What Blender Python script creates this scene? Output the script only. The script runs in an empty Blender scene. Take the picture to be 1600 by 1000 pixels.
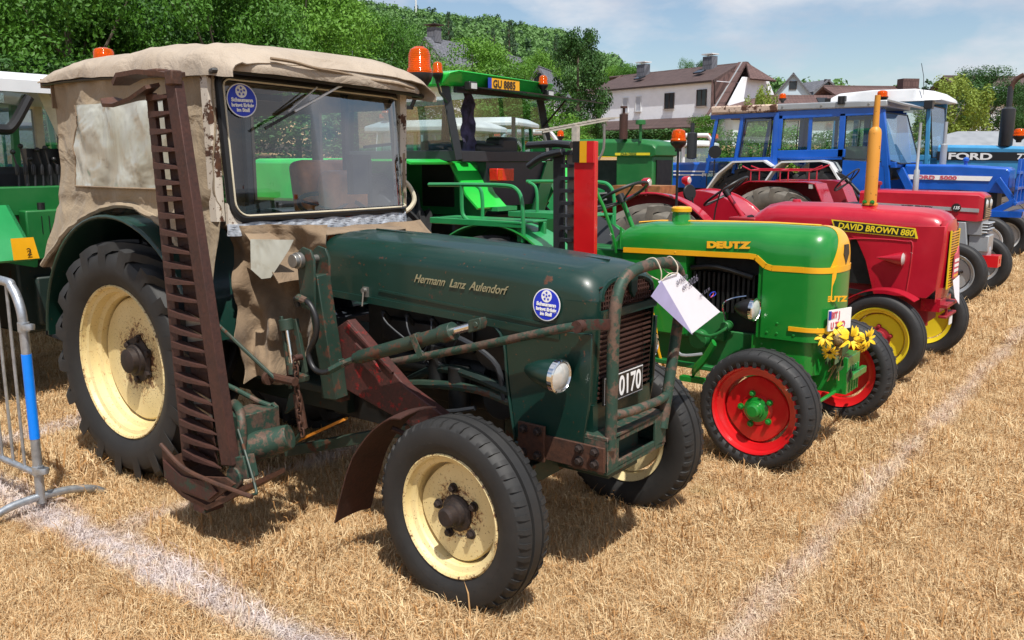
import bpy, bmesh, math, random
from mathutils import Vector, Matrix, Euler, Quaternion
from mathutils import noise as mnoise
random.seed(7)
R = math.radians
SC = bpy.context.scene
COL = SC.collection
# ------------------------------------------------------------ camera
cam_d = bpy.data.cameras.new('camera')
cam_d.sensor_width = 36.0
cam_d.lens = 30.85
cam_d.clip_start = 0.05
cam_d.clip_end = 3000
cam = bpy.data.objects.new('camera', cam_d)
COL.objects.link(cam)
cam.location = (0, 0, 1.70)
cam.rotation_euler = (R(90 - 10.33), 0, R(37.0))
SC.camera = cam
# ------------------------------------------------------------ light and sky
SUN_DIR = Vector((0.46, -0.34, 1.12)).normalized()      # towards the sun
sun_d = bpy.data.lights.new('sun', 'SUN')
sun_d.energy = 4.8
sun_d.angle = R(0.55)
sun_d.color = (1.0, 0.955, 0.88)
sun = bpy.data.objects.new('sun', sun_d)
COL.objects.link(sun)
sun.rotation_euler = SUN_DIR.to_track_quat('Z', 'Y').to_euler()
world = bpy.data.worlds.new('World')
SC.world = world
world.use_nodes = True
wn = world.node_tree.nodes; wl = world.node_tree.links
wn.clear()
w_out = wn.new('ShaderNodeOutputWorld')
w_bg = wn.new('ShaderNodeBackground'); w_bg.inputs['Strength'].default_value = 0.10
w_sky = wn.new('ShaderNodeTexSky'); w_sky.sky_type = 'NISHITA'; w_sky.sun_disc = False
w_sky.sun_elevation = math.asin(SUN_DIR.z)
w_sky.sun_rotation = math.atan2(SUN_DIR.x, SUN_DIR.y)
w_sky.air_density = 1.0; w_sky.dust_density = 0.6; w_sky.ozone_density = 1.4
w_tc = wn.new('ShaderNodeTexCoord')
w_map = wn.new('ShaderNodeMapping'); w_map.inputs['Scale'].default_value = (1.0, 1.0, 2.6)
w_map.inputs['Location'].default_value = (7.7, 4.2, 1.1)
w_n1 = wn.new('ShaderNodeTexNoise'); w_n1.inputs['Scale'].default_value = 2.9
w_n1.inputs['Detail'].default_value = 7; w_n1.inputs['Roughness'].default_value = 0.55
w_r = wn.new('ShaderNodeValToRGB')
w_r.color_ramp.elements[0].position = 0.435; w_r.color_ramp.elements[0].color = (0.0, 0.0, 0.0, 1)
w_r.color_ramp.elements[1].position = 0.56; w_r.color_ramp.elements[1].color = (0.95, 0.95, 0.95, 1)
w_n2 = wn.new('ShaderNodeTexNoise'); w_n2.inputs['Scale'].default_value = 5.5; w_n2.inputs['Detail'].default_value = 5
w_cc = wn.new('ShaderNodeValToRGB')
w_cc.color_ramp.elements[0].position = 0.35; w_cc.color_ramp.elements[0].color = (4.9, 5.1, 5.9, 1)
w_cc.color_ramp.elements[1].position = 0.65; w_cc.color_ramp.elements[1].color = (7.0, 7.1, 7.4, 1)
w_mix = wn.new('ShaderNodeMixRGB')
wl.new(w_tc.outputs['Generated'], w_map.inputs['Vector'])
wl.new(w_map.outputs['Vector'], w_n1.inputs['Vector']); wl.new(w_map.outputs['Vector'], w_n2.inputs['Vector'])
wl.new(w_n1.outputs['Fac'], w_r.inputs['Fac']); wl.new(w_n2.outputs['Fac'], w_cc.inputs['Fac'])
wl.new(w_r.outputs['Color'], w_mix.inputs['Fac'])
wl.new(w_sky.outputs['Color'], w_mix.inputs['Color1']); wl.new(w_cc.outputs['Color'], w_mix.inputs['Color2'])
wl.new(w_mix.outputs['Color'], w_bg.inputs['Color']); wl.new(w_bg.outputs['Background'], w_out.inputs['Surface'])
SC.view_settings.view_transform = 'Standard'
SC.view_settings.look = 'None'
SC.view_settings.exposure = 0.28
SC.view_settings.gamma = 1.0
SC.view_settings.use_curve_mapping = False
SC.cycles.max_bounces = 10
SC.cycles.transparent_max_bounces = 16

# ------------------------------------------------------------ materials
def _mat(name):
    m = bpy.data.materials.new(name); m.use_nodes = True
    nt = m.node_tree; nt.nodes.clear()
    out = nt.nodes.new('ShaderNodeOutputMaterial'); b = nt.nodes.new('ShaderNodeBsdfPrincipled')
    nt.links.new(b.outputs['BSDF'], out.inputs['Surface'])
    return m, nt, b, out
def _noise(nt, scale, detail=5, rough=0.55, vec=None, dist=0.0, stretch=None):
    n = nt.nodes.new('ShaderNodeTexNoise')
    n.inputs['Scale'].default_value = scale; n.inputs['Detail'].default_value = detail
    n.inputs['Roughness'].default_value = rough; n.inputs['Distortion'].default_value = dist
    if vec is None:
        tc = nt.nodes.get('tc') or nt.nodes.new('ShaderNodeTexCoord'); tc.name = 'tc'
        vec = tc.outputs['Object']
    if stretch:
        mp = nt.nodes.new('ShaderNodeMapping'); mp.inputs['Scale'].default_value = stretch
        nt.links.new(vec, mp.inputs['Vector']); vec = mp.outputs['Vector']
    nt.links.new(vec, n.inputs['Vector'])
    return n.outputs['Fac']
def _ramp(nt, fac, a, b, ca=(0, 0, 0, 1), cb=(1, 1, 1, 1)):
    r = nt.nodes.new('ShaderNodeValToRGB')
    r.color_ramp.elements[0].position = a; r.color_ramp.elements[1].position = b
    r.color_ramp.elements[0].color = ca; r.color_ramp.elements[1].color = cb
    nt.links.new(fac, r.inputs['Fac']); return r.outputs['Color']
def _mix(nt, fac, c1, c2, mode='MIX'):
    m = nt.nodes.new('ShaderNodeMixRGB'); m.blend_type = mode
    for s, v in ((m.inputs['Fac'], fac), (m.inputs['Color1'], c1), (m.inputs['Color2'], c2)):
        if isinstance(v, (int, float)): s.default_value = v
        elif isinstance(v, tuple): s.default_value = v if len(v) == 4 else (*v, 1)
        else: nt.links.new(v, s)
    return m.outputs['Color']
def _bump(nt, b, h, strength, dist=0.01):
    n = nt.nodes.new('ShaderNodeBump'); n.inputs['Strength'].default_value = strength; n.inputs['Distance'].default_value = dist
    nt.links.new(h, n.inputs['Height']); nt.links.new(n.outputs['Normal'], b.inputs['Normal'])
RUST = (0.11, 0.042, 0.018); RUST2 = (0.05, 0.022, 0.014)
def paint(name, col, rough=0.35, rust=0.0, dirt=0.25, metal=0.0, coat=0.0, rscale=14, bump=0.05, dirtcol=None, var=0.12):
    """painted sheet metal: colour variation, dust, rust chips (rust 0..1 = amount)"""
    m, nt, b, o = _mat(name)
    n1 = _noise(nt, 3.0, 6); n2 = _noise(nt, 45, 4)
    dk = tuple(c * (1 - var) for c in col); lt = tuple(min(1, c * (1 + var)) for c in col)
    c = _ramp(nt, n1, 0.35, 0.65, (*dk, 1), (*lt, 1))
    dc = dirtcol or (0.16, 0.12, 0.085)
    dm = _ramp(nt, n1, 0.45, 0.80, (0, 0, 0, 1), (dirt, dirt, dirt, 1))
    c = _mix(nt, dm, c, dc)
    rr = nt.nodes.new('ShaderNodeMath'); rr.operation = 'MULTIPLY_ADD'
    rr.inputs[1].default_value = 0.35; rr.inputs[2].default_value = rough - 0.14
    nt.links.new(n1, rr.inputs[0]); rv = rr.outputs[0]
    if rust > 0:
        n3 = _noise(nt, rscale, 8, 0.68); t = 0.69 - 0.19 * rust
        rm = _ramp(nt, n3, t, t + 0.025)
        rc = _ramp(nt, n2, 0.3, 0.7, (*RUST2, 1), (*RUST, 1))
        c = _mix(nt, rm, c, rc)
        rv = _mix(nt, rm, rv, (0.85, 0.85, 0.85))
        n4 = _noise(nt, rscale * 5, 4, 0.7); t2 = 0.672 - 0.07 * rust
        c = _mix(nt, _ramp(nt, n4, t2, t2 + 0.02), c, rc)
    nt.links.new(c, b.inputs['Base Color']); nt.links.new(rv, b.inputs['Roughness'])
    b.inputs['Metallic'].default_value = metal
    b.inputs['Coat Weight'].default_value = coat; b.inputs['Coat Roughness'].default_value = 0.08
    _bump(nt, b, n2, bump, 0.004)
    return m
def rim_paint(name, Ri):
    """cream wheel paint: rust gathers round the hub and along the flange"""
    m, nt, b, o = _mat(name)
    n1 = _noise(nt, 3.0, 6); nf = _noise(nt, 95, 5, 0.75); nm = _noise(nt, 26, 7, 0.7, dist=0.6)
    tc = nt.nodes.get('tc'); sp = nt.nodes.new('ShaderNodeSeparateXYZ'); nt.links.new(tc.outputs['Object'], sp.inputs[0])
    cb = nt.nodes.new('ShaderNodeCombineXYZ'); nt.links.new(sp.outputs['X'], cb.inputs['X']); nt.links.new(sp.outputs['Z'], cb.inputs['Z'])
    ln = nt.nodes.new('ShaderNodeVectorMath'); ln.operation = 'LENGTH'; nt.links.new(cb.outputs[0], ln.inputs[0]); r = ln.outputs['Value']
    def mth(op, a, b_, c=0.0, clamp=False):
        q = nt.nodes.new('ShaderNodeMath'); q.operation = op; q.use_clamp = clamp
        for i, v in enumerate((a, b_, c)):
            if isinstance(v, (int, float)): q.inputs[i].default_value = v
            else: nt.links.new(v, q.inputs[i])
        return q.outputs[0]
    hub = mth('MULTIPLY', mth('SUBTRACT', 1.0, mth('DIVIDE', r, Ri * .62), clamp=True), 0.34)
    edge = mth('MULTIPLY', mth('MULTIPLY', mth('SUBTRACT', r, Ri * .955), 22 / Ri * .4, clamp=True), 0.17)
    add = mth('ADD', hub, edge)
    c = _ramp(nt, n1, 0.3, 0.7, (0.64, 0.50, 0.22, 1), (0.78, 0.65, 0.36, 1))
    c = _mix(nt, _ramp(nt, mth('ADD', nm, add), 0.60, 0.68, (0, 0, 0, 1), (0.55, 0.55, 0.55, 1)), c, (0.42, 0.19, 0.05))
    rc = _ramp(nt, nf, 0.4, 0.7, (0.055, 0.022, 0.012, 1), (0.16, 0.06, 0.02, 1))
    c = _mix(nt, _ramp(nt, mth('ADD', nm, add), 0.68, 0.70), c, rc)
    c = _mix(nt, _ramp(nt, mth('ADD', nf, mth('MULTIPLY', add, 0.6)), 0.615, 0.64), c, rc)
    nt.links.new(c, b.inputs['Base Color']); b.inputs['Roughness'].default_value = 0.45
    _bump(nt, b, nm, 0.12, 0.004)
    return m
def rusty(name, c1=(0.10, 0.042, 0.024), c2=(0.045, 0.026, 0.02), c3=None, amt=0.5):
    """bare rusting steel, optionally with remains of paint c3"""
    m, nt, b, o = _mat(name)
    n1 = _noise(nt, 9, 8, 0.65); n2 = _noise(nt, 70, 4)
    c = _ramp(nt, n1, 0.35, 0.65, (*c2, 1), (*c1, 1))
    c = _mix(nt, 0.35, c, _ramp(nt, n2, 0.3, 0.7, (*c2, 1), (*(x * 1.6 for x in c1), 1)))
    if c3:
        n3 = _noise(nt, 16, 7, 0.7); c = _mix(nt, _ramp(nt, n3, 0.5 - amt * 0.2 + 0.1, 0.5 - amt * 0.2 + 0.17), c, c3)
    nt.links.new(c, b.inputs['Base Color']); b.inputs['Roughness'].default_value = 0.62
    b.inputs['Metallic'].default_value = 0.25
    _bump(nt, b, n2, 0.35, 0.004)
    return m
def rubber(name, col=(0.017, 0.017, 0.018), dust=0.5, dcol=(0.11, 0.10, 0.09)):
    m, nt, b, o = _mat(name)
    n1 = _noise(nt, 6, 7, 0.65); n2 = _noise(nt, 60, 3)
    c = _mix(nt, _ramp(nt, n1, 0.4, 0.75, (0.04, 0.04, 0.04, 1), (dust, dust, dust, 1)), col, dcol)
    nt.links.new(c, b.inputs['Base Color']); b.inputs['Roughness'].default_value = 0.62
    b.inputs['Specular IOR Level'].default_value = 0.42
    _bump(nt, b, n2, 0.15, 0.003)
    return m
def plain(name, col, rough=0.5, metal=0.0, var=0.1, scale=20, bump=0.0, emit=None):
    m, nt, b, o = _mat(name)
    n1 = _noise(nt, scale, 5)
    c = _ramp(nt, n1, 0.3, 0.7, (*(x * (1 - var) for x in col), 1), (*(min(1, x * (1 + var)) for x in col), 1))
    nt.links.new(c, b.inputs['Base Color']); b.inputs['Roughness'].default_value = rough; b.inputs['Metallic'].default_value = metal
    if bump: _bump(nt, b, n1, bump, 0.01)
    return m
def glass(name, tint=(0.9, 0.95, 0.95), refl=0.18, rough=0.0, opac=0.0, opcol=(0.02, 0.03, 0.03)):
    """thin pane: transparent + reflection, some body tint"""
    m, nt, b, o = _mat(name); nt.nodes.remove(b)
    t = nt.nodes.new('ShaderNodeBsdfTransparent'); t.inputs['Color'].default_value = (*tint, 1)
    g = nt.nodes.new('ShaderNodeBsdfGlossy'); g.inputs['Roughness'].default_value = rough
    d = nt.nodes.new('ShaderNodeBsdfDiffuse'); d.inputs['Color'].default_value = (*opcol, 1)
    m1 = nt.nodes.new('ShaderNodeMixShader'); m1.inputs[0].default_value = opac
    nt.links.new(t.outputs[0], m1.inputs[1]); nt.links.new(d.outputs[0], m1.inputs[2])
    lw = nt.nodes.new('ShaderNodeLayerWeight'); lw.inputs['Blend'].default_value = 0.35
    ma = nt.nodes.new('ShaderNodeMath'); ma.operation = 'MULTIPLY_ADD'; ma.inputs[1].default_value = 0.22; ma.inputs[2].default_value = refl
    ma.use_clamp = True
    nt.links.new(lw.outputs['Fresnel'], ma.inputs[0])
    m2 = nt.nodes.new('ShaderNodeMixShader'); nt.links.new(ma.outputs[0], m2.inputs[0])
    nt.links.new(m1.outputs[0], m2.inputs[1]); nt.links.new(g.outputs[0], m2.inputs[2])
    nt.links.new(m2.outputs[0], o.inputs['Surface'])
    return m
def amber(name, col=(0.95, 0.14, 0.0)):
    m, nt, b, o = _mat(name)
    b.inputs['Base Color'].default_value = (*col, 1); b.inputs['Roughness'].default_value = 0.08
    b.inputs['Transmission Weight'].default_value = 0.6; b.inputs['IOR'].default_value = 1.3
    b.inputs['Subsurface Weight'].default_value = 0.0
    w = nt.nodes.new('ShaderNodeTexWave'); w.inputs['Scale'].default_value = 30; w.inputs['Distortion'].default_value = 0
    tc = nt.nodes.new('ShaderNodeTexCoord'); nt.links.new(tc.outputs['Object'], w.inputs['Vector'])
    w.bands_direction = 'Z'
    _bump(nt, b, w.outputs['Fac'], 0.4, 0.003)
    return m
def canvas(name, col, col2, stain=0.5):
    m, nt, b, o = _mat(name)
    n1 = _noise(nt, 2.2, 7, 0.6); n2 = _noise(nt, 160, 2)
    n3 = _noise(nt, 7, 6, 0.6, stretch=(1, 1, 0.25))
    c = _ramp(nt, n1, 0.3, 0.7, (*col2, 1), (*col, 1))
    c = _mix(nt, _ramp(nt, n3, 0.50, 0.78, (0, 0, 0, 1), (stain, stain, stain, 1)), c, tuple(x * 0.5 for x in col2))
    c = _mix(nt, _ramp(nt, _noise(nt, 24, 6, 0.7), 0.68, 0.74, (0, 0, 0, 1), (0.5, 0.5, 0.5, 1)), c, (0.13, 0.07, 0.035))
    nt.links.new(c, b.inputs['Base Color']); b.inputs['Roughness'].default_value = 0.85
    b.inputs['Sheen Weight'].default_value = 0.1
    wr = _noise(nt, 5, 5, 0.5, dist=1.2)
    ad = nt.nodes.new('ShaderNodeMath'); ad.operation = 'MULTIPLY_ADD'; ad.inputs[1].default_value = 0.05
    nt.links.new(n2, ad.inputs[0]); nt.links.new(wr, ad.inputs[2])
    _bump(nt, b, ad.outputs[0], 0.55, 0.05)
    return m

# ------------------------------------------------------------ mesh builder
def frame_of(d, up=Vector((0, 0, 1))):
    d = Vector(d).normalized()
    if abs(d.dot(up)) > 0.995: up = Vector((1, 0, 0))
    s = d.cross(up).normalized(); u = s.cross(d).normalized()
    return d, s, u
def catmull(pts, sub=5, closed=False):
    pts = [Vector(p) for p in pts]; n = len(pts); out = []
    rng = n if closed else n - 1
    for i in range(rng):
        p0 = pts[(i - 1) % n] if (closed or i > 0) else pts[0]
        p1 = pts[i]; p2 = pts[(i + 1) % n]
        p3 = pts[(i + 2) % n] if (closed or i + 2 < n) else pts[-1]
        for k in range(sub):
            t = k / sub
            out.append(0.5 * ((2 * p1) + (-p0 + p2) * t + (2 * p0 - 5 * p1 + 4 * p2 - p3) * t * t + (-p0 + 3 * p1 - 3 * p2 + p3) * t ** 3))
    if not closed: out.append(pts[-1])
    return out
class MB:
    def __init__(s): s.v = []; s.f = []
    def add(s, vs, fs):
        o = len(s.v); s.v += [Vector(v) for v in vs]; s.f += [tuple(i + o for i in f) for f in fs]; return s
    def box(s, c, sz, rot=None, taper=1.0):
        hx, hy, hz = sz[0] / 2, sz[1] / 2, sz[2] / 2; vs = []
        for z, k in ((-hz, 1.0), (hz, taper)):
            for x, y in ((-hx, -hy), (hx, -hy), (hx, hy), (-hx, hy)): vs.append(Vector((x * k, y * k, z)))
        if rot:
            e = Euler([R(a) for a in rot]); vs = [e.to_matrix() @ v for v in vs]
        c = Vector(c)
        return s.add([v + c for v in vs], [(0, 3, 2, 1), (4, 5, 6, 7), (0, 1, 5, 4), (1, 2, 6, 5), (2, 3, 7, 6), (3, 0, 4, 7)])
    def bb(s, x0, x1, y0, y1, z0, z1):
        return s.box(((x0 + x1) / 2, (y0 + y1) / 2, (z0 + z1) / 2), (abs(x1 - x0), abs(y1 - y0), abs(z1 - z0)))
    def bar(s, p, q, w, h, up=(0, 0, 1), w2=None, h2=None):
        p = Vector(p); q = Vector(q); d, sd, u = frame_of(q - p, Vector(up)); vs = []
        for c, ww, hh in ((p, w, h), (q, w2 or w, h2 or h)):
            for a, b in ((-1, -1), (1, -1), (1, 1), (-1, 1)): vs.append(c + sd * a * ww / 2 + u * b * hh / 2)
        return s.add(vs, [(0, 3, 2, 1), (4, 5, 6, 7), (0, 1, 5, 4), (1, 2, 6, 5), (2, 3, 7, 6), (3, 0, 4, 7)])
    def tube(s, pts, r, n=8, sub=1, closed=False, flat=1.0):
        if sub > 1: pts = catmull(pts, sub, closed)
        pts = [Vector(p) for p in pts]; N = len(pts); vs = []; pu = None
        rs = r if isinstance(r, (list, tuple)) else None
        for i, p in enumerate(pts):
            if closed: d = pts[(i + 1) % N] - pts[i - 1]
            else: d = pts[min(i + 1, N - 1)] - pts[max(i - 1, 0)]
            d.normalize()
            if pu is None: _, sd, u = frame_of(d)
            else:
                u = (pu - d * pu.dot(d))
                u = u.normalized() if u.length > 1e-6 else frame_of(d)[2]
                sd = d.cross(u)
            pu = u
            rr = r if rs is None else rs[0] + (rs[1] - rs[0]) * i / max(1, N - 1)
            for k in range(n):
                a = 2 * math.pi * k / n
                vs.append(p + sd * math.cos(a) * rr + u * math.sin(a) * rr * flat)
        fs = []
        for i in range(N if closed else N - 1):
            for k in range(n):
                a = i * n + k; b = i * n + (k + 1) % n; c = ((i + 1) % N) * n + (k + 1) % n; d = ((i + 1) % N) * n + k
                fs.append((a, b, c, d))
        if not closed:
            fs.append(tuple(range(n - 1, -1, -1))); fs.append(tuple((N - 1) * n + k for k in range(n)))
        return s.add(vs, fs)
    def cyl(s, p, q, r, r2=None, n=16):
        return s.tube([p, q], (r, r if r2 is None else r2), n)
    def lathe(s, prof, p=(0, 0, 0), axis=(0, 1, 0), n=32, rad=None, close=False, cap=True):
        """prof: (along axis, radius)"""
        d, sd, u = frame_of(axis); p = Vector(p); vs = []
        for t, r in prof:
            for k in range(n):
                a = 2 * math.pi * k / n; rr = r * (rad(a) if rad else 1)
                vs.append(p + d * t + (sd * math.cos(a) + u * math.sin(a)) * rr)
        fs = []; m = len(prof)
        for i in range(m if close else m - 1):
            for k in range(n):
                fs.append((i * n + k, i * n + (k + 1) % n, ((i + 1) % m) * n + (k + 1) % n, ((i + 1) % m) * n + k))
        if not close and cap:
            if prof[0][1] > 1e-5: fs.append(tuple(range(n - 1, -1, -1)))
            if prof[-1][1] > 1e-5: fs.append(tuple((m - 1) * n + k for k in range(n)))
        return s.add(vs, fs)
    def prism(s, poly, o, ux, uy, th):
        """polygon (a,b) in plane o+a*ux+b*uy, extruded by th along ux x uy (both ways th/2)"""
        o = Vector(o); ux = Vector(ux); uy = Vector(uy); nn = ux.cross(uy).normalized(); n = len(poly)
        vs = [o + ux * a + uy * b - nn * th / 2 for a, b in poly] + [o + ux * a + uy * b + nn * th / 2 for a, b in poly]
        fs = [tuple(range(n - 1, -1, -1)), tuple(range(n, 2 * n))]
        for i in range(n): fs.append((i, (i + 1) % n, n + (i + 1) % n, n + i))
        return s.add(vs, fs)
    def xz(s, poly, y0, y1):
        """side-view polygon in x,z extruded from y0 to y1"""
        n = len(poly)
        vs = [(a, y0, b) for a, b in poly] + [(a, y1, b) for a, b in poly]
        return s.add(vs, [tuple(range(n)), tuple(range(2 * n - 1, n - 1, -1))] + [(i, n + i, n + (i + 1) % n, (i + 1) % n) for i in range(n)])
    def loft(s, secs, caps=True, closed=True):
        """list of rings with the same number of points"""
        n = len(secs[0]); vs = [p for sec in secs for p in sec]; fs = []
        for i in range(len(secs) - 1):
            for k in range(n if closed else n - 1):
                fs.append((i * n + k, i * n + (k + 1) % n, (i + 1) * n + (k + 1) % n, (i + 1) * n + k))
        if caps and closed:
            fs.append(tuple(range(n - 1, -1, -1))); fs.append(tuple((len(secs) - 1) * n + k for k in range(n)))
        return s.add(vs, fs)
    def sheet(s, grid, th=0.0, nrm=None):
        """grid[i][j] of points, thickness along local normal"""
        I = len(grid); J = len(grid[0]); g = [[Vector(p) for p in row] for row in grid]
        vs = [p for row in g for p in row]; fs = []
        for i in range(I - 1):
            for j in range(J - 1): fs.append((i * J + j, i * J + j + 1, (i + 1) * J + j + 1, (i + 1) * J + j))
        if th:
            N = len(vs); back = []
            for i in range(I):
                for j in range(J):
                    a = g[min(i + 1, I - 1)][j] - g[max(i - 1, 0)][j]; b = g[i][min(j + 1, J - 1)] - g[i][max(j - 1, 0)]
                    nn = a.cross(b); nn = nn.normalized() if nn.length > 1e-9 else Vector((0, 0, 1))
                    back.append(g[i][j] + nn * th)
            vs += back; fs += [tuple(N + k for k in reversed(f)) for f in fs]
            for i in range(I - 1):
                fs.append((i * J, (i + 1) * J, N + (i + 1) * J, N + i * J)); fs.append(((i + 1) * J + J - 1, i * J + J - 1, N + i * J + J - 1, N + (i + 1) * J + J - 1))
            for j in range(J - 1):
                fs.append((j + 1, j, N + j, N + j + 1)); fs.append(((I - 1) * J + j, (I - 1) * J + j + 1, N + (I - 1) * J + j + 1, N + (I - 1) * J + j))
        return s.add(vs, fs)
    def ball(s, c, r, n=12, sq=(1, 1, 1)):
        c = Vector(c); prof = [(-math.cos(math.pi * i / (n // 2)), math.sin(math.pi * i / (n // 2))) for i in range(n // 2 + 1)]
        o = len(s.v); s.lathe([(a, max(b, 1e-6)) for a, b in prof], (0, 0, 0), (0, 0, 1), n)
        for i in range(o, len(s.v)):
            v = s.v[i]; s.v[i] = Vector((v.x * r * sq[0], v.y * r * sq[1], v.z * r * sq[2])) + c
        return s
    def xf(s, M, start=0):
        for i in range(start, len(s.v)): s.v[i] = M @ s.v[i]
        return s
ORG = Vector((0, 0, 0))
def finish(me, smooth=38, fixn=True):
    if fixn:
        bm = bmesh.new(); bm.from_mesh(me)
        bmesh.ops.remove_doubles(bm, verts=bm.verts, dist=1e-6)
        bmesh.ops.recalc_face_normals(bm, faces=bm.faces); bm.to_mesh(me); bm.free()
    if smooth and len(me.polygons):
        me.polygons.foreach_set('use_smooth', [True] * len(me.polygons))
        me.set_sharp_from_angle(angle=R(smooth))
def mesh_of(mb, name, org=None, smooth=38, fixn=True):
    o = ORG if org is None else org
    me = bpy.data.meshes.new(name)
    me.from_pydata([tuple(v - o) for v in mb.v], [], mb.f)
    finish(me, smooth, fixn); me.update()
    return me
def build(mb, name, mat, parent=None, bev=0.0, org=None, smooth=38, seg=2, fixn=True):
    me = mesh_of(mb, name, org, smooth, fixn); me.materials.append(mat)
    o = bpy.data.objects.new(name, me); COL.objects.link(o)
    if parent is not None: o.parent = parent
    if bev:
        b = o.modifiers.new('bevel', 'BEVEL'); b.width = bev; b.segments = seg; b.limit_method = 'ANGLE'; b.angle_limit = R(40)
    return o
def inst(me, name, parent, loc, rot=(0, 0, 0), scale=None):
    o = bpy.data.objects.new(name, me); COL.objects.link(o)
    if parent is not None: o.parent = parent
    o.location = loc; o.rotation_euler = rot
    if scale: o.scale = scale
    return o
def tag(o, label=None, cat=None, group=None, kind=None):
    if label: o['label'] = label
    if cat: o['category'] = cat
    if group: o['group'] = group
    if kind: o['kind'] = kind
    return o
def empty(name, loc, rz=0.0):
    o = bpy.data.objects.new(name, None); o.empty_display_size = 0.1; COL.objects.link(o)
    o.location = loc; o.rotation_euler = (0, 0, rz); return o
def kids(o): return [c for c in bpy.data.objects if c.parent == o]
def copy_tree(o, parent=None):
    c = o.copy(); COL.objects.link(c); c.parent = parent
    for ch in kids(o): copy_tree(ch, c)
    return c
def text(s, size, loc, ux, uy, mat, name, parent, bold=0.0, shear=0.0, xs=1.0, th=0.0015, align='LEFT', org=None):
    cu = bpy.data.curves.new(name, 'FONT'); cu.body = s; cu.size = size; cu.offset = bold; cu.shear = shear
    cu.extrude = th; cu.align_x = align; cu.resolution_u = 4
    t = bpy.data.objects.new('tmp', cu); COL.objects.link(t)
    dg = bpy.context.evaluated_depsgraph_get(); dg.update()
    me = bpy.data.meshes.new_from_object(t.evaluated_get(dg)); me.name = name
    bpy.data.objects.remove(t); bpy.data.curves.remove(cu)
    ux = Vector(ux).normalized(); uy = Vector(uy); uy = (uy - ux * uy.dot(ux)).normalized(); n = ux.cross(uy)
    o_ = Vector(loc) - (ORG if org is None else org)
    M = Matrix(((ux.x * xs, uy.x, n.x, o_.x), (ux.y * xs, uy.y, n.y, o_.y), (ux.z * xs, uy.z, n.z, o_.z), (0, 0, 0, 1)))
    me.transform(M); me.materials.clear(); me.materials.append(mat)
    o = bpy.data.objects.new(name, me); COL.objects.link(o); o.parent = parent
    return o
def lerp(a, b, t): return a + (b - a) * t
def nz(x, y, z, s=1.0): return mnoise.noise(Vector((x * s, y * s, z * s)))
def interp(tab, x):
    if x <= tab[0][0]: return tab[0][1]
    for (a, u), (b, v) in zip(tab, tab[1:]):
        if x <= b: return u + (v - u) * (x - a) / (b - a)
    return tab[-1][1]
# ------------------------------------------------------------ shared materials
M = {}
M['dkgreen'] = paint('old_dark_green_paint', (0.0036, 0.028, 0.020), 0.36, rust=0.20, dirt=0.10, coat=0.22, rscale=9, dirtcol=(0.03, 0.05, 0.045))
M['dkgreen_dirty'] = paint('worn_dark_green_paint', (0.014, 0.038, 0.026), 0.5, rust=0.66, dirt=0.6, rscale=12, dirtcol=(0.075, 0.06, 0.04))
M['oily'] = paint('oily_engine_green', (0.008, 0.022, 0.018), 0.5, rust=0.25, dirt=0.3, rscale=10, dirtcol=(0.03, 0.028, 0.022))
M['rust'] = rusty('rusty_brown_steel')
M['rust_dark'] = rusty('dark_rusted_steel', (0.075, 0.03, 0.022), (0.038, 0.02, 0.017))
M['rust_red'] = rusty('rust_with_red_paint', (0.07, 0.022, 0.016), (0.03, 0.018, 0.016), (0.02, 0.05, 0.035), 0.35)
M['arm_red'] = rusty('worn_red_and_rust', (0.085, 0.022, 0.018), (0.033, 0.020, 0.017), (0.26, 0.012, 0.012), 0.2)
M['rust_green'] = rusty('rust_with_green_paint', (0.14, 0.085, 0.06), (0.07, 0.05, 0.04), (0.025, 0.06, 0.042), 0.75)
M['cream'] = paint('cream_rim_paint', (0.72, 0.56, 0.25), 0.45, rust=0.30, dirt=0.22, rscale=16, dirtcol=(0.5, 0.30, 0.08))
M['cream_rear'] = rim_paint('cream_rear_rim_paint', .405); M['cream_front'] = rim_paint('cream_front_rim_paint', .236)
M['white_rust'] = paint('white_pillar_paint', (0.62, 0.56, 0.48), 0.5, rust=0.80, dirt=0.3, rscale=9)
M['rubber'] = rubber('tyre_rubber', (0.014, 0.014, 0.0145), 0.22, (0.08, 0.075, 0.068))
M['rubber_clean'] = rubber('clean_tyre_rubber', (0.017, 0.017, 0.018), 0.3, (0.07, 0.07, 0.072))
M['rubber_tan'] = rubber('dusty_tyre_rubber', (0.10, 0.092, 0.08), 0.8, (0.20, 0.175, 0.14))
M['black_rubber'] = plain('black_rubber_seal', (0.012, 0.012, 0.013), 0.45)
M['hub_black'] = rusty('greasy_hub', (0.035, 0.022, 0.018), (0.015, 0.013, 0.013))
M['canvas'] = canvas('tan_canvas', (0.34, 0.268, 0.182), (0.245, 0.187, 0.122), 0.4)
M['canvas_roof'] = canvas('toplit_roof_canvas', (0.43, 0.36, 0.285), (0.34, 0.275, 0.21), 0.25)  # lighter copy of the canvas: brighter light from above painted into the roof colour
M['canvas_old'] = canvas('stained_tan_canvas', (0.28, 0.20, 0.125), (0.17, 0.115, 0.07), 0.6)
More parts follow.
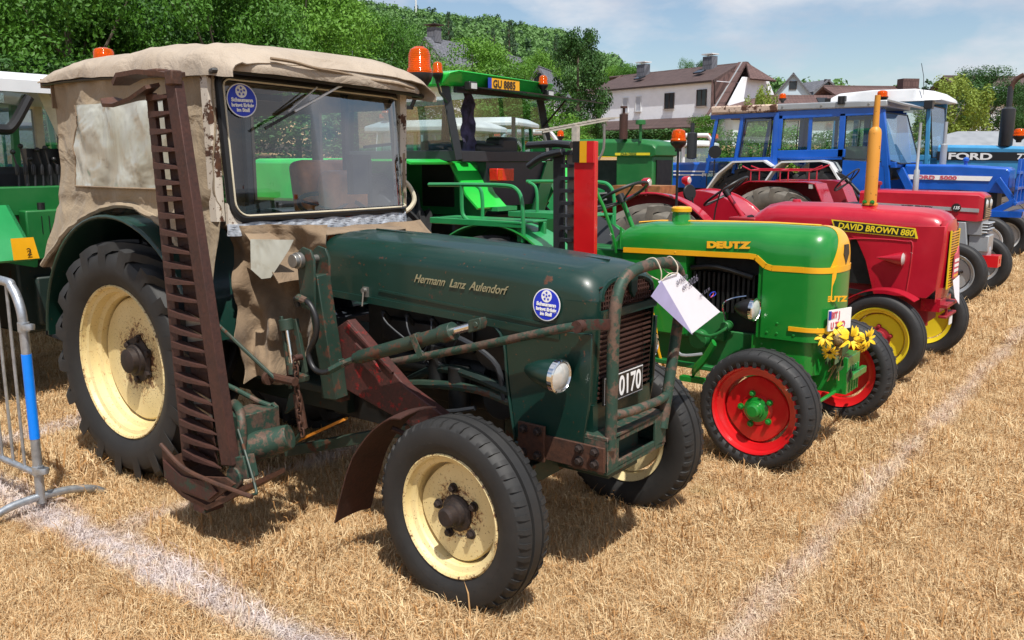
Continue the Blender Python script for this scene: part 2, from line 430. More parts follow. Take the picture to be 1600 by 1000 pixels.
def _vinyl():
    m, nt, b, o = _mat('clouded_vinyl')
    n1 = _noise(nt, 3.0, 4, 0.5, dist=0.5, stretch=(1, 1, 0.7)); n2 = _noise(nt, 12, 6, 0.65)
    c = _ramp(nt, n1, 0.32, 0.66, (0.30, 0.29, 0.23, 1), (0.50, 0.52, 0.48, 1))
    c = _mix(nt, _ramp(nt, n2, 0.56, 0.72, (0, 0, 0, 1), (0.6, 0.6, 0.6, 1)), c, (0.24, 0.20, 0.13))
    nt.links.new(c, b.inputs['Base Color']); b.inputs['Roughness'].default_value = 0.18
    cr = _noise(nt, 2.6, 3, 0.45, dist=1.0)
    _bump(nt, b, cr, 0.8, 0.07)
    return m
M['vinyl'] = _vinyl()
M['weathered'] = plain('weathered_white_trim', (0.42, 0.45, 0.50), 0.6, var=0.45, scale=30, bump=0.5)
M['bead'] = plain('cream_seal_bead', (0.62, 0.56, 0.42), 0.5)
M['ws_glass'] = glass('windshield_glass', (0.84, 0.93, 1.0), 0.085)
M['cab_glass'] = glass('cab_window_glass', (0.72, 0.82, 0.82), 0.10)
M['cab_glass_blue'] = glass('tinted_blue_cab_glass', (0.35, 0.5, 0.7), 0.35, opac=0.35, opcol=(0.16, 0.40, 0.75))
M['chrome'] = plain('chrome', (0.85, 0.85, 0.85), 0.12, 1.0, var=0.03)
M['lens'] = plain('headlamp_lens', (0.62, 0.62, 0.60), 0.12, 0.35, var=0.12, scale=30)
M['amber'] = amber('amber_beacon_plastic')
M['black'] = plain('black_paint', (0.012, 0.012, 0.013), 0.4)
M['black_metal'] = plain('charcoal_metal', (0.03, 0.033, 0.038), 0.45, 0.2)
M['steel'] = plain('dull_steel', (0.32, 0.31, 0.29), 0.4, 0.8, var=0.2)
M['galv'] = plain('galvanised_steel', (0.40, 0.43, 0.47), 0.42, 0.75, var=0.25, scale=22)
M['sleeve'] = plain('bright_blue_sleeve', (0.0, 0.21, 0.85), 0.35, var=0.05)
M['gold'] = plain('faded_gold_lettering', (0.24, 0.21, 0.12), 0.5)
M['sticker'] = plain('blue_sticker', (0.008, 0.03, 0.50), 0.35, var=0.03)
M['white'] = plain('white_print', (0.80, 0.80, 0.80), 0.5, var=0.03)
M['paper'] = plain('white_paper', (0.80, 0.79, 0.86), 0.7, var=0.02)
M['paper_back'] = plain('printed_lilac_paper', (0.42, 0.40, 0.66), 0.7, var=0.06)
M['print'] = plain('grey_print', (0.14, 0.13, 0.18), 0.7)
M['print_red'] = plain('red_print', (0.55, 0.08, 0.12), 0.6)
M['string'] = plain('jute_string', (0.55, 0.48, 0.38), 0.8)
M['orange_leather'] = plain('worn_orange_leather', (0.85, 0.24, 0.06), 0.45, var=0.35, scale=9, bump=0.3)
M['interior'] = plain('dark_cab_interior', (0.03, 0.035, 0.045), 0.7)
M['orange_steel'] = plain('orange_drawbar', (0.55, 0.20, 0.02), 0.5, var=0.3)
M['dgreen'] = paint('bright_green_paint', (0.007, 0.195, 0.022), 0.28, dirt=0.05, coat=0.5, bump=0.01)
M['dgreen2'] = paint('dull_machine_green', (0.010, 0.14, 0.03), 0.4, dirt=0.18, bump=0.02)  # darker, duller green with more dirt, for running gear and older machines
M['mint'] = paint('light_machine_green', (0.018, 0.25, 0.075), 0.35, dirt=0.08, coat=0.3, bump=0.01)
M['lime'] = paint('lime_green_paint', (0.02, 0.50, 0.055), 0.3, dirt=0.04, coat=0.4, bump=0.01)
M['yellow'] = paint('golden_yellow_paint', (0.78, 0.38, 0.008), 0.32, dirt=0.04, coat=0.4, bump=0.01)
M['lemon'] = paint('lemon_rim_paint', (0.78, 0.62, 0.02), 0.35, dirt=0.12, bump=0.01)
M['red'] = paint('bright_red_paint', (0.60, 0.008, 0.012), 0.28, dirt=0.03, coat=0.5, bump=0.01)
M['crimson'] = paint('crimson_red_paint', (0.42, 0.006, 0.022), 0.28, dirt=0.03, coat=0.5, bump=0.01)
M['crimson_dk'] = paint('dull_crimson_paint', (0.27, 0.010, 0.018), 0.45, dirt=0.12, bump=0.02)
M['blue'] = paint('ford_blue_paint', (0.004, 0.09, 0.46), 0.3, dirt=0.05, coat=0.4, bump=0.01)
M['blue_lt'] = paint('pale_blue_paint', (0.05, 0.27, 0.52), 0.35, rust=0.08, dirt=0.08, coat=0.3, bump=0.01)
M['white_paint'] = paint('white_cab_paint', (0.66, 0.68, 0.70), 0.4, dirt=0.12, bump=0.01)
M['grey_paint'] = paint('silver_grey_paint', (0.36, 0.38, 0.40), 0.35, dirt=0.1, metal=0.3, bump=0.01)
M['mustard'] = paint('mustard_exhaust_paint', (0.62, 0.27, 0.03), 0.45, rust=0.12, dirt=0.15, rscale=10)
M['seat_black'] = plain('black_seat_vinyl', (0.02, 0.02, 0.02), 0.5)
M['engine'] = plain('dark_engine', (0.013, 0.014, 0.014), 0.5, 0.3, var=0.5, scale=12)
M['red_lens'] = plain('red_tail_lens', (0.55, 0.02, 0.01), 0.15, var=0.2, scale=40)
M['plate_orange'] = plain('orange_number_plate', (0.85, 0.40, 0.01), 0.4, var=0.03)
M['eu_blue'] = plain('number_plate_blue', (0.01, 0.04, 0.35), 0.4)
M['petal'] = plain('sunflower_petal', (0.85, 0.55, 0.02), 0.6, var=0.15, scale=60)
M['seed'] = plain('sunflower_centre', (0.03, 0.015, 0.008), 0.9, bump=0.6, scale=200)
M['leaf_plant'] = plain('wilted_leaf', (0.05, 0.075, 0.025), 0.7, var=0.4)
M['straw_brown'] = plain('dried_seed_head', (0.32, 0.22, 0.09), 0.9, var=0.4, scale=60, bump=0.6)
M['wood'] = plain('brown_plank', (0.28, 0.12, 0.04), 0.7, var=0.3)
M['wood_grey'] = plain('grey_weathered_wood', (0.42, 0.38, 0.33), 0.8, var=0.25)
# ------------------------------------------------------------ ground, chalk lines, straw
CF = Vector((-math.sin(R(37)), math.cos(R(37)), 0)); CR = Vector((math.cos(R(37)), math.sin(R(37)), 0))
CY, SY = math.cos(R(10.33)), math.sin(R(10.33))
def at(px, py, dist):
    """point of the place seen at a pixel of the 1600x1000 photograph, at a horizontal distance"""
    u = (px - 800) / 1371.0; v = (500 - py) / 1371.0
    h = CY + v * SY; z = -SY + v * CY
    return CF * dist + CR * (u / h * dist) + Vector((0, 0, 1.70 + z / h * dist))
def chalk_group():
    g = bpy.data.node_groups.new('chalk_mask', 'ShaderNodeTree')
    g.interface.new_socket(name='Mask', in_out='OUTPUT', socket_type='NodeSocketFloat')
    n = g.nodes; l = g.links; out = n.new('NodeGroupOutput')
    geo = n.new('ShaderNodeNewGeometry'); sep = n.new('ShaderNodeSeparateXYZ'); l.new(geo.outputs['Position'], sep.inputs[0])
    big = n.new('ShaderNodeTexNoise'); big.inputs['Scale'].default_value = 1.7; big.inputs['Detail'].default_value = 6; big.inputs['Roughness'].default_value = 0.65
    l.new(geo.outputs['Position'], big.inputs['Vector'])
    fine = n.new('ShaderNodeTexNoise'); fine.inputs['Scale'].default_value = 18; fine.inputs['Detail'].default_value = 4
    l.new(geo.outputs['Position'], fine.inputs['Vector'])
    def mth(op, a, b=None, c=None, clamp=False):
        m = n.new('ShaderNodeMath'); m.operation = op; m.use_clamp = clamp
        for i, v in enumerate((a, b, c)):
            if v is None: continue
            if isinstance(v, (int, float)): m.inputs[i].default_value = v
            else: l.new(v, m.inputs[i])
        return m.outputs[0]
    def band(ax, c, hw, lo=None, hi=None, amp=1.0):
        d = mth('ABSOLUTE', mth('SUBTRACT', sep.outputs[ax], c))
        d = mth('ADD', d, mth('MULTIPLY', mth('SUBTRACT', big.outputs['Fac'], 0.5), 0.30))
        v = mth('MULTIPLY', mth('SUBTRACT', hw, d), 11.0, clamp=True)
        o = 1 - ax
        if lo is not None: v = mth('MULTIPLY', v, mth('MULTIPLY', mth('SUBTRACT', sep.outputs[o], lo), 6.0, clamp=True))
        if hi is not None: v = mth('MULTIPLY', v, mth('MULTIPLY', mth('SUBTRACT', hi, sep.outputs[o]), 6.0, clamp=True))
        return mth('MULTIPLY', v, amp)
    tot = band(0, -1.11, 0.10, 1.9, None, 0.38)
    tot = mth('MAXIMUM', tot, band(1, 1.84, 0.135, None, -1.0, 0.85))
    tot = mth('MAXIMUM', tot, band(0, -3.76, 0.085, 1.8, 4.2, 0.55))
    tot = mth('MAXIMUM', tot, band(0, -5.56, 0.10, 1.8, 5.0, 0.7))
    tot = mth('MULTIPLY', tot, mth('MULTIPLY_ADD', mth('SUBTRACT', fine.outputs['Fac'], 0.5), 2.6, 0.85, clamp=True), clamp=True)
    l.new(tot, out.inputs[0]); return g
CHALK = chalk_group()
def straw_mat(name, ground=False):
    m, nt, b, o = _mat(name)
    geo = nt.nodes.new('ShaderNodeNewGeometry'); pos = geo.outputs['Position']
    n1 = _noise(nt, 1.1, 6, 0.65, vec=pos); n2 = _noise(nt, 9, 4, 0.6, vec=pos); n3 = _noise(nt, 90 if ground else 260, 3, 0.6, vec=pos)
    c = _ramp(nt, n1, 0.32, 0.68, (0.58, 0.36, 0.15, 1), (0.80, 0.60, 0.34, 1))
    c2 = _ramp(nt, n2, 0.32, 0.70, (0.42, 0.22, 0.075, 1), (0.84, 0.68, 0.42, 1))
    c = _mix(nt, 0.5, c, c2)
    c = _mix(nt, _ramp(nt, _noise(nt, 4.2, 6, 0.7, vec=pos), 0.52, 0.66, (0, 0, 0, 1), (0.7, 0.7, 0.7, 1)), c, (0.40, 0.20, 0.06))
    if not ground:
        oi = nt.nodes.new('ShaderNodeObjectInfo')
        c = _mix(nt, 0.60, c, _ramp(nt, geo.outputs['Random Per Island'], 0.0, 1.0, (0.29, 0.125, 0.03, 1), (0.98, 0.87, 0.58, 1)))
        c = _mix(nt, _ramp(nt, oi.outputs['Random'], 0.0, 1.0, (0, 0, 0, 1), (0.35, 0.35, 0.35, 1)), c, (0.55, 0.27, 0.085))
        gg = _ramp(nt, _noise(nt, 0.9, 4, 0.6, vec=pos), 0.66, 0.74, (0, 0, 0, 1), (0.55, 0.55, 0.55, 1))
        c = _mix(nt, gg, c, (0.20, 0.19, 0.06))
    else:
        c = _mix(nt, 0.45, c, (0.24, 0.12, 0.045)); c = _mix(nt, _ramp(nt, n3, 0.3, 0.7), _mix(nt, 0.5, c, (0.13, 0.065, 0.03)), c)
    gn = nt.nodes.new('ShaderNodeGroup'); gn.node_tree = CHALK
    sc = nt.nodes.new('ShaderNodeMath'); sc.operation = 'MULTIPLY'; sc.inputs[1].default_value = 0.85 if not ground else 0.7
    nt.links.new(gn.outputs[0], sc.inputs[0])
    c = _mix(nt, sc.outputs[0], c, (0.74, 0.70, 0.74))
    nt.links.new(c, b.inputs['Base Color']); b.inputs['Roughness'].default_value = 0.75
    b.inputs['Specular IOR Level'].default_value = 0.2
    if ground: _bump(nt, b, n3, 0.9, 0.03)
    else:
        tr = nt.nodes.new('ShaderNodeBsdfTranslucent'); mx = nt.nodes.new('ShaderNodeMixShader'); mx.inputs[0].default_value = 0.22
        nt.links.new(c, tr.inputs['Color']); nt.links.new(b.outputs[0], mx.inputs[1]); nt.links.new(tr.outputs[0], mx.inputs[2]); nt.links.new(mx.outputs[0], o.inputs['Surface'])
    return m
M['ground'] = straw_mat('dry_lawn_soil', True); M['straw'] = straw_mat('dry_straw_blades')
def terrain(x, y):
    d = math.hypot(x, y); a = x * CF.x + y * CF.y
    if a < 5: return 0.0
    return interp([(0, 0), (34, 0), (52, 0.9), (75, 2.6), (110, 5.0), (170, 9), (260, 14), (900, 20)], d)
def ground():
    xs = sorted(set([-900, -600, -400, -300, -220, -160, -120, -95, -80, -68, -58, -50, -44, -38, -34, -30, -25, -20, -15] + [i for i in range(-12, 13, 2)] + [20, 30, 45, 70, 110, 200, 400, 900]))
    ys = sorted(set([-900, -300, -60, -20, -10] + [i for i in range(-6, 20, 2)] + [22, 26, 30, 34, 38, 44, 50, 58, 66, 75, 85, 95, 110, 130, 160, 200, 260, 340, 480, 900]))
    mb = MB(); mb.sheet([[(x, y, terrain(x, y)) for y in ys] for x in xs])
    o = build(mb, 'ground', M['ground'], smooth=80); tag(o, kind='structure')
    me = o.data
    if me.polygons[0].normal.z < 0: me.flip_normals()
ground()
def tuft_mesh(seed, n=54, rad=0.09, hmax=0.10, w=0.0015):
    rd = random.Random(seed); v = []; f = []; swirl = rd.random() * 6.283
    for i in range(n):
        r = rad * math.sqrt(rd.random()); a = rd.random() * 6.283; bx, by = r * math.cos(a), r * math.sin(a)
        lean = rd.choice([0.5, 1.1, 2.0, 3.0, 4.5, 7.0]) * rd.uniform(0.6, 1.2); L = hmax * rd.uniform(0.35, 1.0) * (1.5 if i % 19 == 0 else 1)
        la = swirl + rd.gauss(0, .95); dx, dy = math.cos(la), math.sin(la); px_, py_ = -dy, dx; ww = w * rd.uniform(0.6, 1.5) * (1.5 if i % 19 == 0 else 1)
        norm = math.sqrt(1 + lean * lean); hx = L * lean / norm; hz = L / norm
        tw = rd.uniform(-0.5, 0.5); z0 = rd.uniform(-.003, .012) if lean > 1.5 else -.003
        o = len(v); cv = rd.uniform(-.3, .3) * L
        v += [(bx - px_ * ww, by - py_ * ww, z0), (bx + px_ * ww, by + py_ * ww, z0),
              (bx + dx * hx * 0.5 + px_ * (ww * 0.8 + cv * .3), by + dy * hx * 0.5 + py_ * (ww * 0.8 + cv * .3), z0 + hz * 0.68 + tw * ww), (bx + dx * hx * 0.5 - px_ * (ww * 0.8 - cv * .3), by + dy * hx * 0.5 - py_ * (ww * 0.8 - cv * .3), z0 + hz * 0.68 - tw * ww),
              (bx + dx * hx + px_ * cv * .1, by + dy * hx + py_ * cv * .1, z0 + hz * rd.uniform(0.6, 1.0))]
        f += [(o, o + 1, o + 2, o + 3), (o + 3, o + 2, o + 4)]
    me = bpy.data.meshes.new('straw_tuft'); me.from_pydata(v, [], f); me.materials.append(M['straw']); me.update()
    return me
def scatter(name, pts, scl, meshes, mat, label, cat, kind='stuff', upright=False):
    """one object whose geometry nodes put a tuft on every point"""
    src = bpy.data.collections.new(name + '_source')
    for k, me in enumerate(meshes):
        so = bpy.data.objects.new(name + '_source', me); src.objects.link(so)
    me = bpy.data.meshes.new(name); me.from_pydata(pts, [], [])
    at_ = me.attributes.new('scl', 'FLOAT', 'POINT'); at_.data.foreach_set('value', scl)
    rr = me.attributes.new('rz', 'FLOAT', 'POINT'); rr.data.foreach_set('value', [random.random() * 6.283 for _ in pts])
    ii = me.attributes.new('idx', 'INT', 'POINT'); ii.data.foreach_set('value', [random.randrange(len(meshes)) for _ in pts])
    o = bpy.data.objects.new(name, me); COL.objects.link(o)
    g = bpy.data.node_groups.new(name + '_nodes', 'GeometryNodeTree')
    g.interface.new_socket(name='Geometry', in_out='INPUT', socket_type='NodeSocketGeometry')
    g.interface.new_socket(name='Geometry', in_out='OUTPUT', socket_type='NodeSocketGeometry')
    n = g.nodes; l = g.links; gi = n.new('NodeGroupInput'); go = n.new('NodeGroupOutput')
    ip = n.new('GeometryNodeInstanceOnPoints'); ci = n.new('GeometryNodeCollectionInfo')
    ci.inputs['Collection'].default_value = src; ci.inputs['Separate Children'].default_value = True; ci.inputs['Reset Children'].default_value = True
    def attr(nm, t):
        a = n.new('GeometryNodeInputNamedAttribute'); a.data_type = t; a.inputs['Name'].default_value = nm; return a.outputs['Attribute']
    cx = n.new('ShaderNodeCombineXYZ'); l.new(attr('rz', 'FLOAT'), cx.inputs['Z'])
    l.new(gi.outputs[0], ip.inputs['Points']); l.new(ci.outputs[0], ip.inputs['Instance'])
    ip.inputs['Pick Instance'].default_value = True
    l.new(attr('idx', 'INT'), ip.inputs['Instance Index']); l.new(cx.outputs[0], ip.inputs['Rotation']); l.new(attr('scl', 'FLOAT'), ip.inputs['Scale'])
    l.new(ip.outputs[0], go.inputs[0])
    md = o.modifiers.new('scatter', 'NODES'); md.node_group = g
    return tag(o, label, cat, kind=kind)
def straw():
    rd = random.Random(3); pts = []; scl = []
    def add(n, d0, d1, s0, s1):
        k = 0
        while k < n:
            d = math.sqrt(rd.uniform(d0 * d0, d1 * d1)); a = R(37) + rd.uniform(-R(37), R(37))
            x, y = -math.sin(a) * d, math.cos(a) * d; k += 1
            clump = nz(x, y, 3.1, 1.6) * 0.45 + nz(x, y, 9, 5) * 0.6
            pts.append((x, y, 0)); scl.append(max(0.45, rd.uniform(s0, s1) * (1 + clump)))
    add(15000, 1.9, 4.6, 0.55, 0.95); add(15000, 4.6, 9, 0.75, 1.15); add(9000, 9, 17, 1.1, 1.8); add(5000, 17, 30, 1.8, 3.0)
    scatter('dry_grass', pts, scl, [tuft_mesh(s) for s in range(1, 9)], M['straw'], 'dry straw coloured grass covering the whole parking field', 'dry grass')
straw()
# ------------------------------------------------------------ trees
def leaf_mat(name, c1, c2, tr=0.3):
    m, nt, b, o = _mat(name)
    geo = nt.nodes.new('ShaderNodeNewGeometry')
    n1 = _noise(nt, 0.9, 4, 0.6, vec=geo.outputs['Position']); n2 = _noise(nt, 7, 3, 0.6, vec=geo.outputs['Position'])
    c = _mix(nt, 0.5, _ramp(nt, n1, 0.35, 0.65, (*c1, 1), (*c2, 1)), _ramp(nt, n2, 0.3, 0.7, (*c1, 1), (*c2, 1)))
    nt.links.new(c, b.inputs['Base Color']); b.inputs['Roughness'].default_value = 0.55; b.inputs['Specular IOR Level'].default_value = 0.35
    t = nt.nodes.new('ShaderNodeBsdfTranslucent'); mx = nt.nodes.new('ShaderNodeMixShader'); mx.inputs[0].default_value = tr
    nt.links.new(c, t.inputs['Color']); nt.links.new(b.outputs[0], mx.inputs[1]); nt.links.new(t.outputs[0], mx.inputs[2]); nt.links.new(mx.outputs[0], o.inputs['Surface'])
    return m
LF = {'mid': leaf_mat('mid_green_leaves', (0.034, 0.112, 0.010), (0.100, 0.255, 0.024)), 'dark': leaf_mat('dark_green_leaves', (0.020, 0.070, 0.014), (0.055, 0.145, 0.026), 0.2),
      'light': leaf_mat('light_green_leaves', (0.09, 0.22, 0.020), (0.17, 0.36, 0.040)), 'yellow': leaf_mat('yellow_green_leaves', (0.16, 0.24, 0.03), (0.30, 0.38, 0.07)),
      'fir': leaf_mat('fir_needles', (0.018, 0.055, 0.024), (0.05, 0.11, 0.045), 0.1), 'hill': leaf_mat('far_forest_leaves', (0.075, 0.17, 0.045), (0.155, 0.30, 0.080), 0.2)}
M['bark'] = plain('bark', (0.13, 0.105, 0.08), 0.9, var=0.4, scale=4, bump=0.8)
def crown_mesh(seed, kind='broad', cards=5200, size=0.021):
    """unit crown: height 0..1, half width 0.5 ; many small leaf faces gathered in clumps"""
    rd = random.Random(seed); v = []; f = []; clumps = []
    if kind == 'broad':
        for i in range(54):
            while True:
                p = Vector((rd.uniform(-1, 1), rd.uniform(-1, 1), rd.uniform(-1, 1)))
                if 0.35 < p.length < 1: break
            w = 0.40 * (1 - 0.25 * p.z)
            clumps.append((Vector((p.x * w, p.y * w, 0.58 + p.z * 0.36)), rd.uniform(0.085, 0.155)))
    elif kind == 'column':
        for i in range(110):
            z = rd.uniform(0.07, 0.96); w = 0.40 * math.sqrt(max(0.02, 1 - ((z - .45) / .56) ** 2)); a = rd.random() * 6.283; rr = rd.uniform(0.2, 1) ** .6
            clumps.append((Vector((math.cos(a) * w * rr, math.sin(a) * w * rr, z)), rd.uniform(0.06, 0.10)))
    elif kind == 'conifer':
        for i in range(90):
            z = 0.08 + 0.9 * i / 90; w = 0.42 * (1 - z) ** 0.85; a = i * 2.4
            clumps.append((Vector((math.cos(a) * w * 0.75, math.sin(a) * w * 0.75, z)), 0.03 + 0.085 * (1 - z)))
    elif kind == 'willow':
        for i in range(60):
            a = rd.random() * 6.283; rr = rd.uniform(0.1, 0.42); z = rd.uniform(0.2, 0.95 - rr * 0.5)
            clumps.append((Vector((math.cos(a) * rr, math.sin(a) * rr, z)), rd.uniform(0.05, 0.085)))
    else:
        for i in range(34):
            a = rd.random() * 6.283; z = rd.uniform(0.05, 0.85); rr = rd.uniform(0.1, 0.40) * (1 - z * 0.4)
            clumps.append((Vector((math.cos(a) * rr, math.sin(a) * rr, z)), rd.uniform(0.09, 0.16)))
    tot = sum(r * r for _, r in clumps)
    for c, r in clumps:
        n = int(cards * r * r / tot)
        for i in range(n):
            d = Vector((rd.gauss(0, 1), rd.gauss(0, 1), rd.gauss(0, 1))).normalized()
            rr = r * rd.uniform(0.55, 1.12); zs = 0.75
            if kind == 'willow': zs = 1.8
            if kind == 'conifer': zs = 0.35
            p = c + Vector((d.x * rr, d.y * rr, d.z * rr * zs))
            nn = (d + Vector((rd.gauss(0, 0.55), rd.gauss(0, 0.55), rd.gauss(0, 0.55) + 0.3))).normalized()
            _, a, b = frame_of(nn); ang = rd.random() * 6.283
            ux = (a * math.cos(ang) + b * math.sin(ang)); uy = nn.cross(ux); s = size * rd.uniform(0.6, 1.25)
            o = len(v)
            v += [p - ux * s, p - uy * s * 0.55 + nn * s * 0.12, p + ux * s, p + uy * s * 0.55 + nn * s * 0.12]
            f += [(o, o + 1, o + 2, o + 3)]
    me = bpy.data.meshes.new('crown'); me.from_pydata([tuple(p) for p in v], [], f); me.update(); return me
def trunk_mesh(seed, kind):
    rd = random.Random(seed); mb = MB(); top = 0.9 if kind in ('column', 'conifer') else 0.62
    mb.tube([(0, 0, -0.03), (0.01, 0, 0.2), (rd.uniform(-.02, .02), rd.uniform(-.02, .02), top)], (0.026, 0.008), 8, sub=4)
    if kind in ('broad', 'willow'):
        for k in range(6):
            a = k * 1.05 + rd.random(); z = rd.uniform(0.22, 0.5); L = rd.uniform(0.22, 0.36)
            mb.tube([(0, 0, z), (math.cos(a) * L * 0.5, math.sin(a) * L * 0.5, z + 0.13), (math.cos(a) * L, math.sin(a) * L, z + 0.34)], (0.012, 0.003), 6, sub=3)
    return mesh_of(mb, 'trunk', Vector((0, 0, 0)))
CROWNS = {}
def crown_for(kind, leaf, var):
    k = (kind, leaf, var)
    if k not in CROWNS:
        base = (kind, None, var)
        if base not in CROWNS: CROWNS[base] = crown_mesh(hash((len(kind), kind[0] == 'c', var)) % 1000 + var * 7, kind, 27000 if kind == 'broad' else 15000 if kind == 'column' else 8500, 0.0105 if kind == 'broad' else 0.0155 if kind != 'willow' else 0.018)
        me = CROWNS[base].copy(); me.name = 'crown'; me.materials.clear(); me.materials.append(LF[leaf]); CROWNS[k] = me
    return CROWNS[k]
TRUNKS = {}
def tree(px, dist, ytop, wpx, kind, leaf, name, label, group=None, var=0, ybot=None, cat='tree'):
    t = at(px, ytop, dist); g = terrain(t.x, t.y)
    H = t.z - g; W = wpx / 1371.0 * dist * (1.28 if kind in ('broad', 'bush') else 1.45 if kind == 'column' else 1.2)
    e = empty(name, (t.x, t.y, g), rz=(px * 0.37) % 6.28); tag(e, label, cat, group)
    c = bpy.data.objects.new('crown', crown_for(kind, leaf, var)); COL.objects.link(c); c.parent = e; c.scale = (W, W, H)
    if kind != 'bush':
        if kind not in TRUNKS:
            TRUNKS[kind] = trunk_mesh(len(kind), kind); TRUNKS[kind].materials.append(M['bark'])
        b = bpy.data.objects.new('trunk', TRUNKS[kind]); COL.objects.link(b); b.parent = e; b.scale = (H * 0.75, H * 0.75, H)
    return e
GW = 'trees along the edge of the field'
tree(-60, 40, -150, 330, 'broad', 'mid', 'broadleaf_tree', 'broad green tree beyond the white cab roof, the farthest left of the tree row', GW, 0)
tree(95, 37, -130, 280, 'broad', 'mid', 'broadleaf_tree', 'bright green tree rising right behind the white cab roof and canvas roof corner', GW, 1)
tree(235, 41, -110, 250, 'broad', 'dark', 'broadleaf_tree', 'dark tree with bare grey limbs behind the rear of the canvas roof', GW, 2)
tree(345, 38, -90, 230, 'broad', 'mid', 'broadleaf_tree', 'green tree behind the middle of the canvas roof', GW, 0)
tree(455, 50, -70, 230, 'broad', 'light', 'broadleaf_tree', 'light green tree to the left of the grey pointed roof', GW, 1)
tree(15, 52, -150, 340, 'broad', 'dark', 'broadleaf_tree', 'dark tree filling the gap behind the two leftmost green trees', GW, 2)
tree(170, 55, -130, 330, 'broad', 'dark', 'broadleaf_tree', 'shaded tree in the second row behind the canvas roof', GW, 1)
tree(300, 56, -100, 300, 'broad', 'mid', 'broadleaf_tree', 'second row tree showing above the front half of the canvas roof', GW, 2)
tree(410, 70, -60, 240, 'broad', 'dark', 'broadleaf_tree', 'dark tree left of the grey pointed roof, farther back', GW, 0)
tree(528, 72, -18, 160, 'broad', 'light', 'broadleaf_tree', 'light green tree just right of the grey pointed roof', GW, 0)
tree(585, 66, 10, 130, 'broad', 'mid', 'broadleaf_tree', 'mid green tree behind the steel lattice mast', GW, 1)
tree(640, 74, 30, 120, 'broad', 'mid', 'broadleaf_tree', 'rounded tree directly left of the big orange beacon', GW, 2)
tree(560, 50, 62, 170, 'bush', 'dark', 'dark_bush', 'dark bush in front of the trees above the canvas roof front', GW, 0, cat='bush')
tree(742, 62, 52, 150, 'broad', 'light', 'round_tree', 'round bright green tree between the beacon and the green cab roof', GW, 1)
tree(795, 60, 88, 115, 'broad', 'mid', 'round_tree', 'smaller brownish green tree behind the orange number plate', GW, 2)
tree(846, 90, 76, 84, 'broad', 'light', 'round_tree', 'small light green tree in front of the pale blue gable', GW, 0)
tree(905, 68, 44, 80, 'column', 'dark', 'poplar_tree', 'tall dark oval tree left of the white house', GW, 0)
tree(700, 130, 14, 60, 'conifer', 'fir', 'fir_tree', 'dark fir on the slope right of the big beacon', 'firs on the slope', 0)
tree(797, 125, 28, 62, 'conifer', 'fir', 'fir_tree', 'tall fir above the round bright green tree', 'firs on the slope', 0)
tree(868, 130, 55, 50, 'conifer', 'fir', 'fir_tree', 'fir directly left of the tall dark oval tree', 'firs on the slope', 0)
tree(770, 150, 40, 46, 'conifer', 'fir', 'fir_tree', 'slim fir between the slope and the round bright tree', 'firs on the slope', 0)
tree(985, 125, 96, 70, 'broad', 'mid', 'broadleaf_tree', 'thin tree crown above the left end of the brown roof', GW, 1)
tree(1070, 118, 88, 44, 'broad', 'mid', 'broadleaf_tree', 'left of two small crowns above the brown roof ridge', GW, 2)
tree(1103, 118, 86, 42, 'broad', 'dark', 'broadleaf_tree', 'right of two small crowns, beside the chimney', GW, 0)
tree(955, 150, 100, 70, 'broad', 'light', 'broadleaf_tree', 'pale tree showing between the oval tree and the brown roof', GW, 0)
tree(1196, 62, 122, 66, 'willow', 'yellow', 'birch_tree', 'yellow green feathery tree before the gable end of the white house', None, 0)
tree(1100, 60, 174, 72, 'bush', 'mid', 'garden_bush', 'round green bush in front of the white house', None, 1, cat='bush')
tree(1492, 60, 112, 112, 'willow', 'yellow', 'willow_tree', 'feathery yellow green tree right of the white cab roof', None, 1)
tree(1545, 66, 98, 118, 'broad', 'dark', 'broadleaf_tree', 'dark green tree behind the feathery yellow tree', GW, 1)
tree(1610, 62, 140, 60, 'broad', 'dark', 'broadleaf_tree', 'dark tree cut off by the right edge beside the grey exhaust', GW, 2)
tree(700, 47, 165, 180, 'bush', 'mid', 'green_bush', 'green bush seen through the left windows of the green cab', 'bushes along the field', 0, cat='bush')
tree(800, 50, 150, 150, 'bush', 'mid', 'green_bush', 'green bush seen through the open rear window of the green cab', 'bushes along the field', 1, cat='bush')
tree(870, 52, 162, 110, 'bush', 'light', 'green_bush', 'light green bush below the tall dark oval tree', 'bushes along the field', 0, cat='bush')
tree(905, 56, 178, 70, 'bush', 'mid', 'green_bush', 'green bush at the left corner of the white house', 'bushes along the field', 1, cat='bush')
tree(600, 46, 150, 220, 'bush', 'dark', 'green_bush', 'dark bush behind the canvas cab of the front tractor', 'bushes along the field', 0, cat='bush')
tree(40, 33, 60, 260, 'bush', 'dark', 'green_bush', 'dark bush under the leftmost trees behind the white cab roof', 'bushes along the field', 1, cat='bush')
tree(200, 34, 60, 300, 'bush', 'dark', 'green_bush', 'dark bush behind the rear of the canvas roof', 'bushes along the field', 0, cat='bush')
tree(400, 36, 62, 300, 'bush', 'dark', 'green_bush', 'dark bush behind the middle of the canvas roof', 'bushes along the field', 1, cat='bush')
for i, (px, yt, w_, lf) in enumerate(((650, 196, 120, 'mid'), (715, 200, 110, 'dark'), (780, 196, 120, 'mid'), (850, 204, 100, 'light'), (900, 212, 70, 'mid'))):
    tree(px, 31, yt, w_, 'bush', lf, 'field_bush', ('green bush low behind the orange beacon pole', 'dark bush behind the left rear post of the lime cab', 'mid green bush behind the seat of the lime cab', 'light bush right of the lime cab under its raised window', 'small green bush left of the faded green hood')[i], 'bushes at the field edge', i % 2, cat='bush')
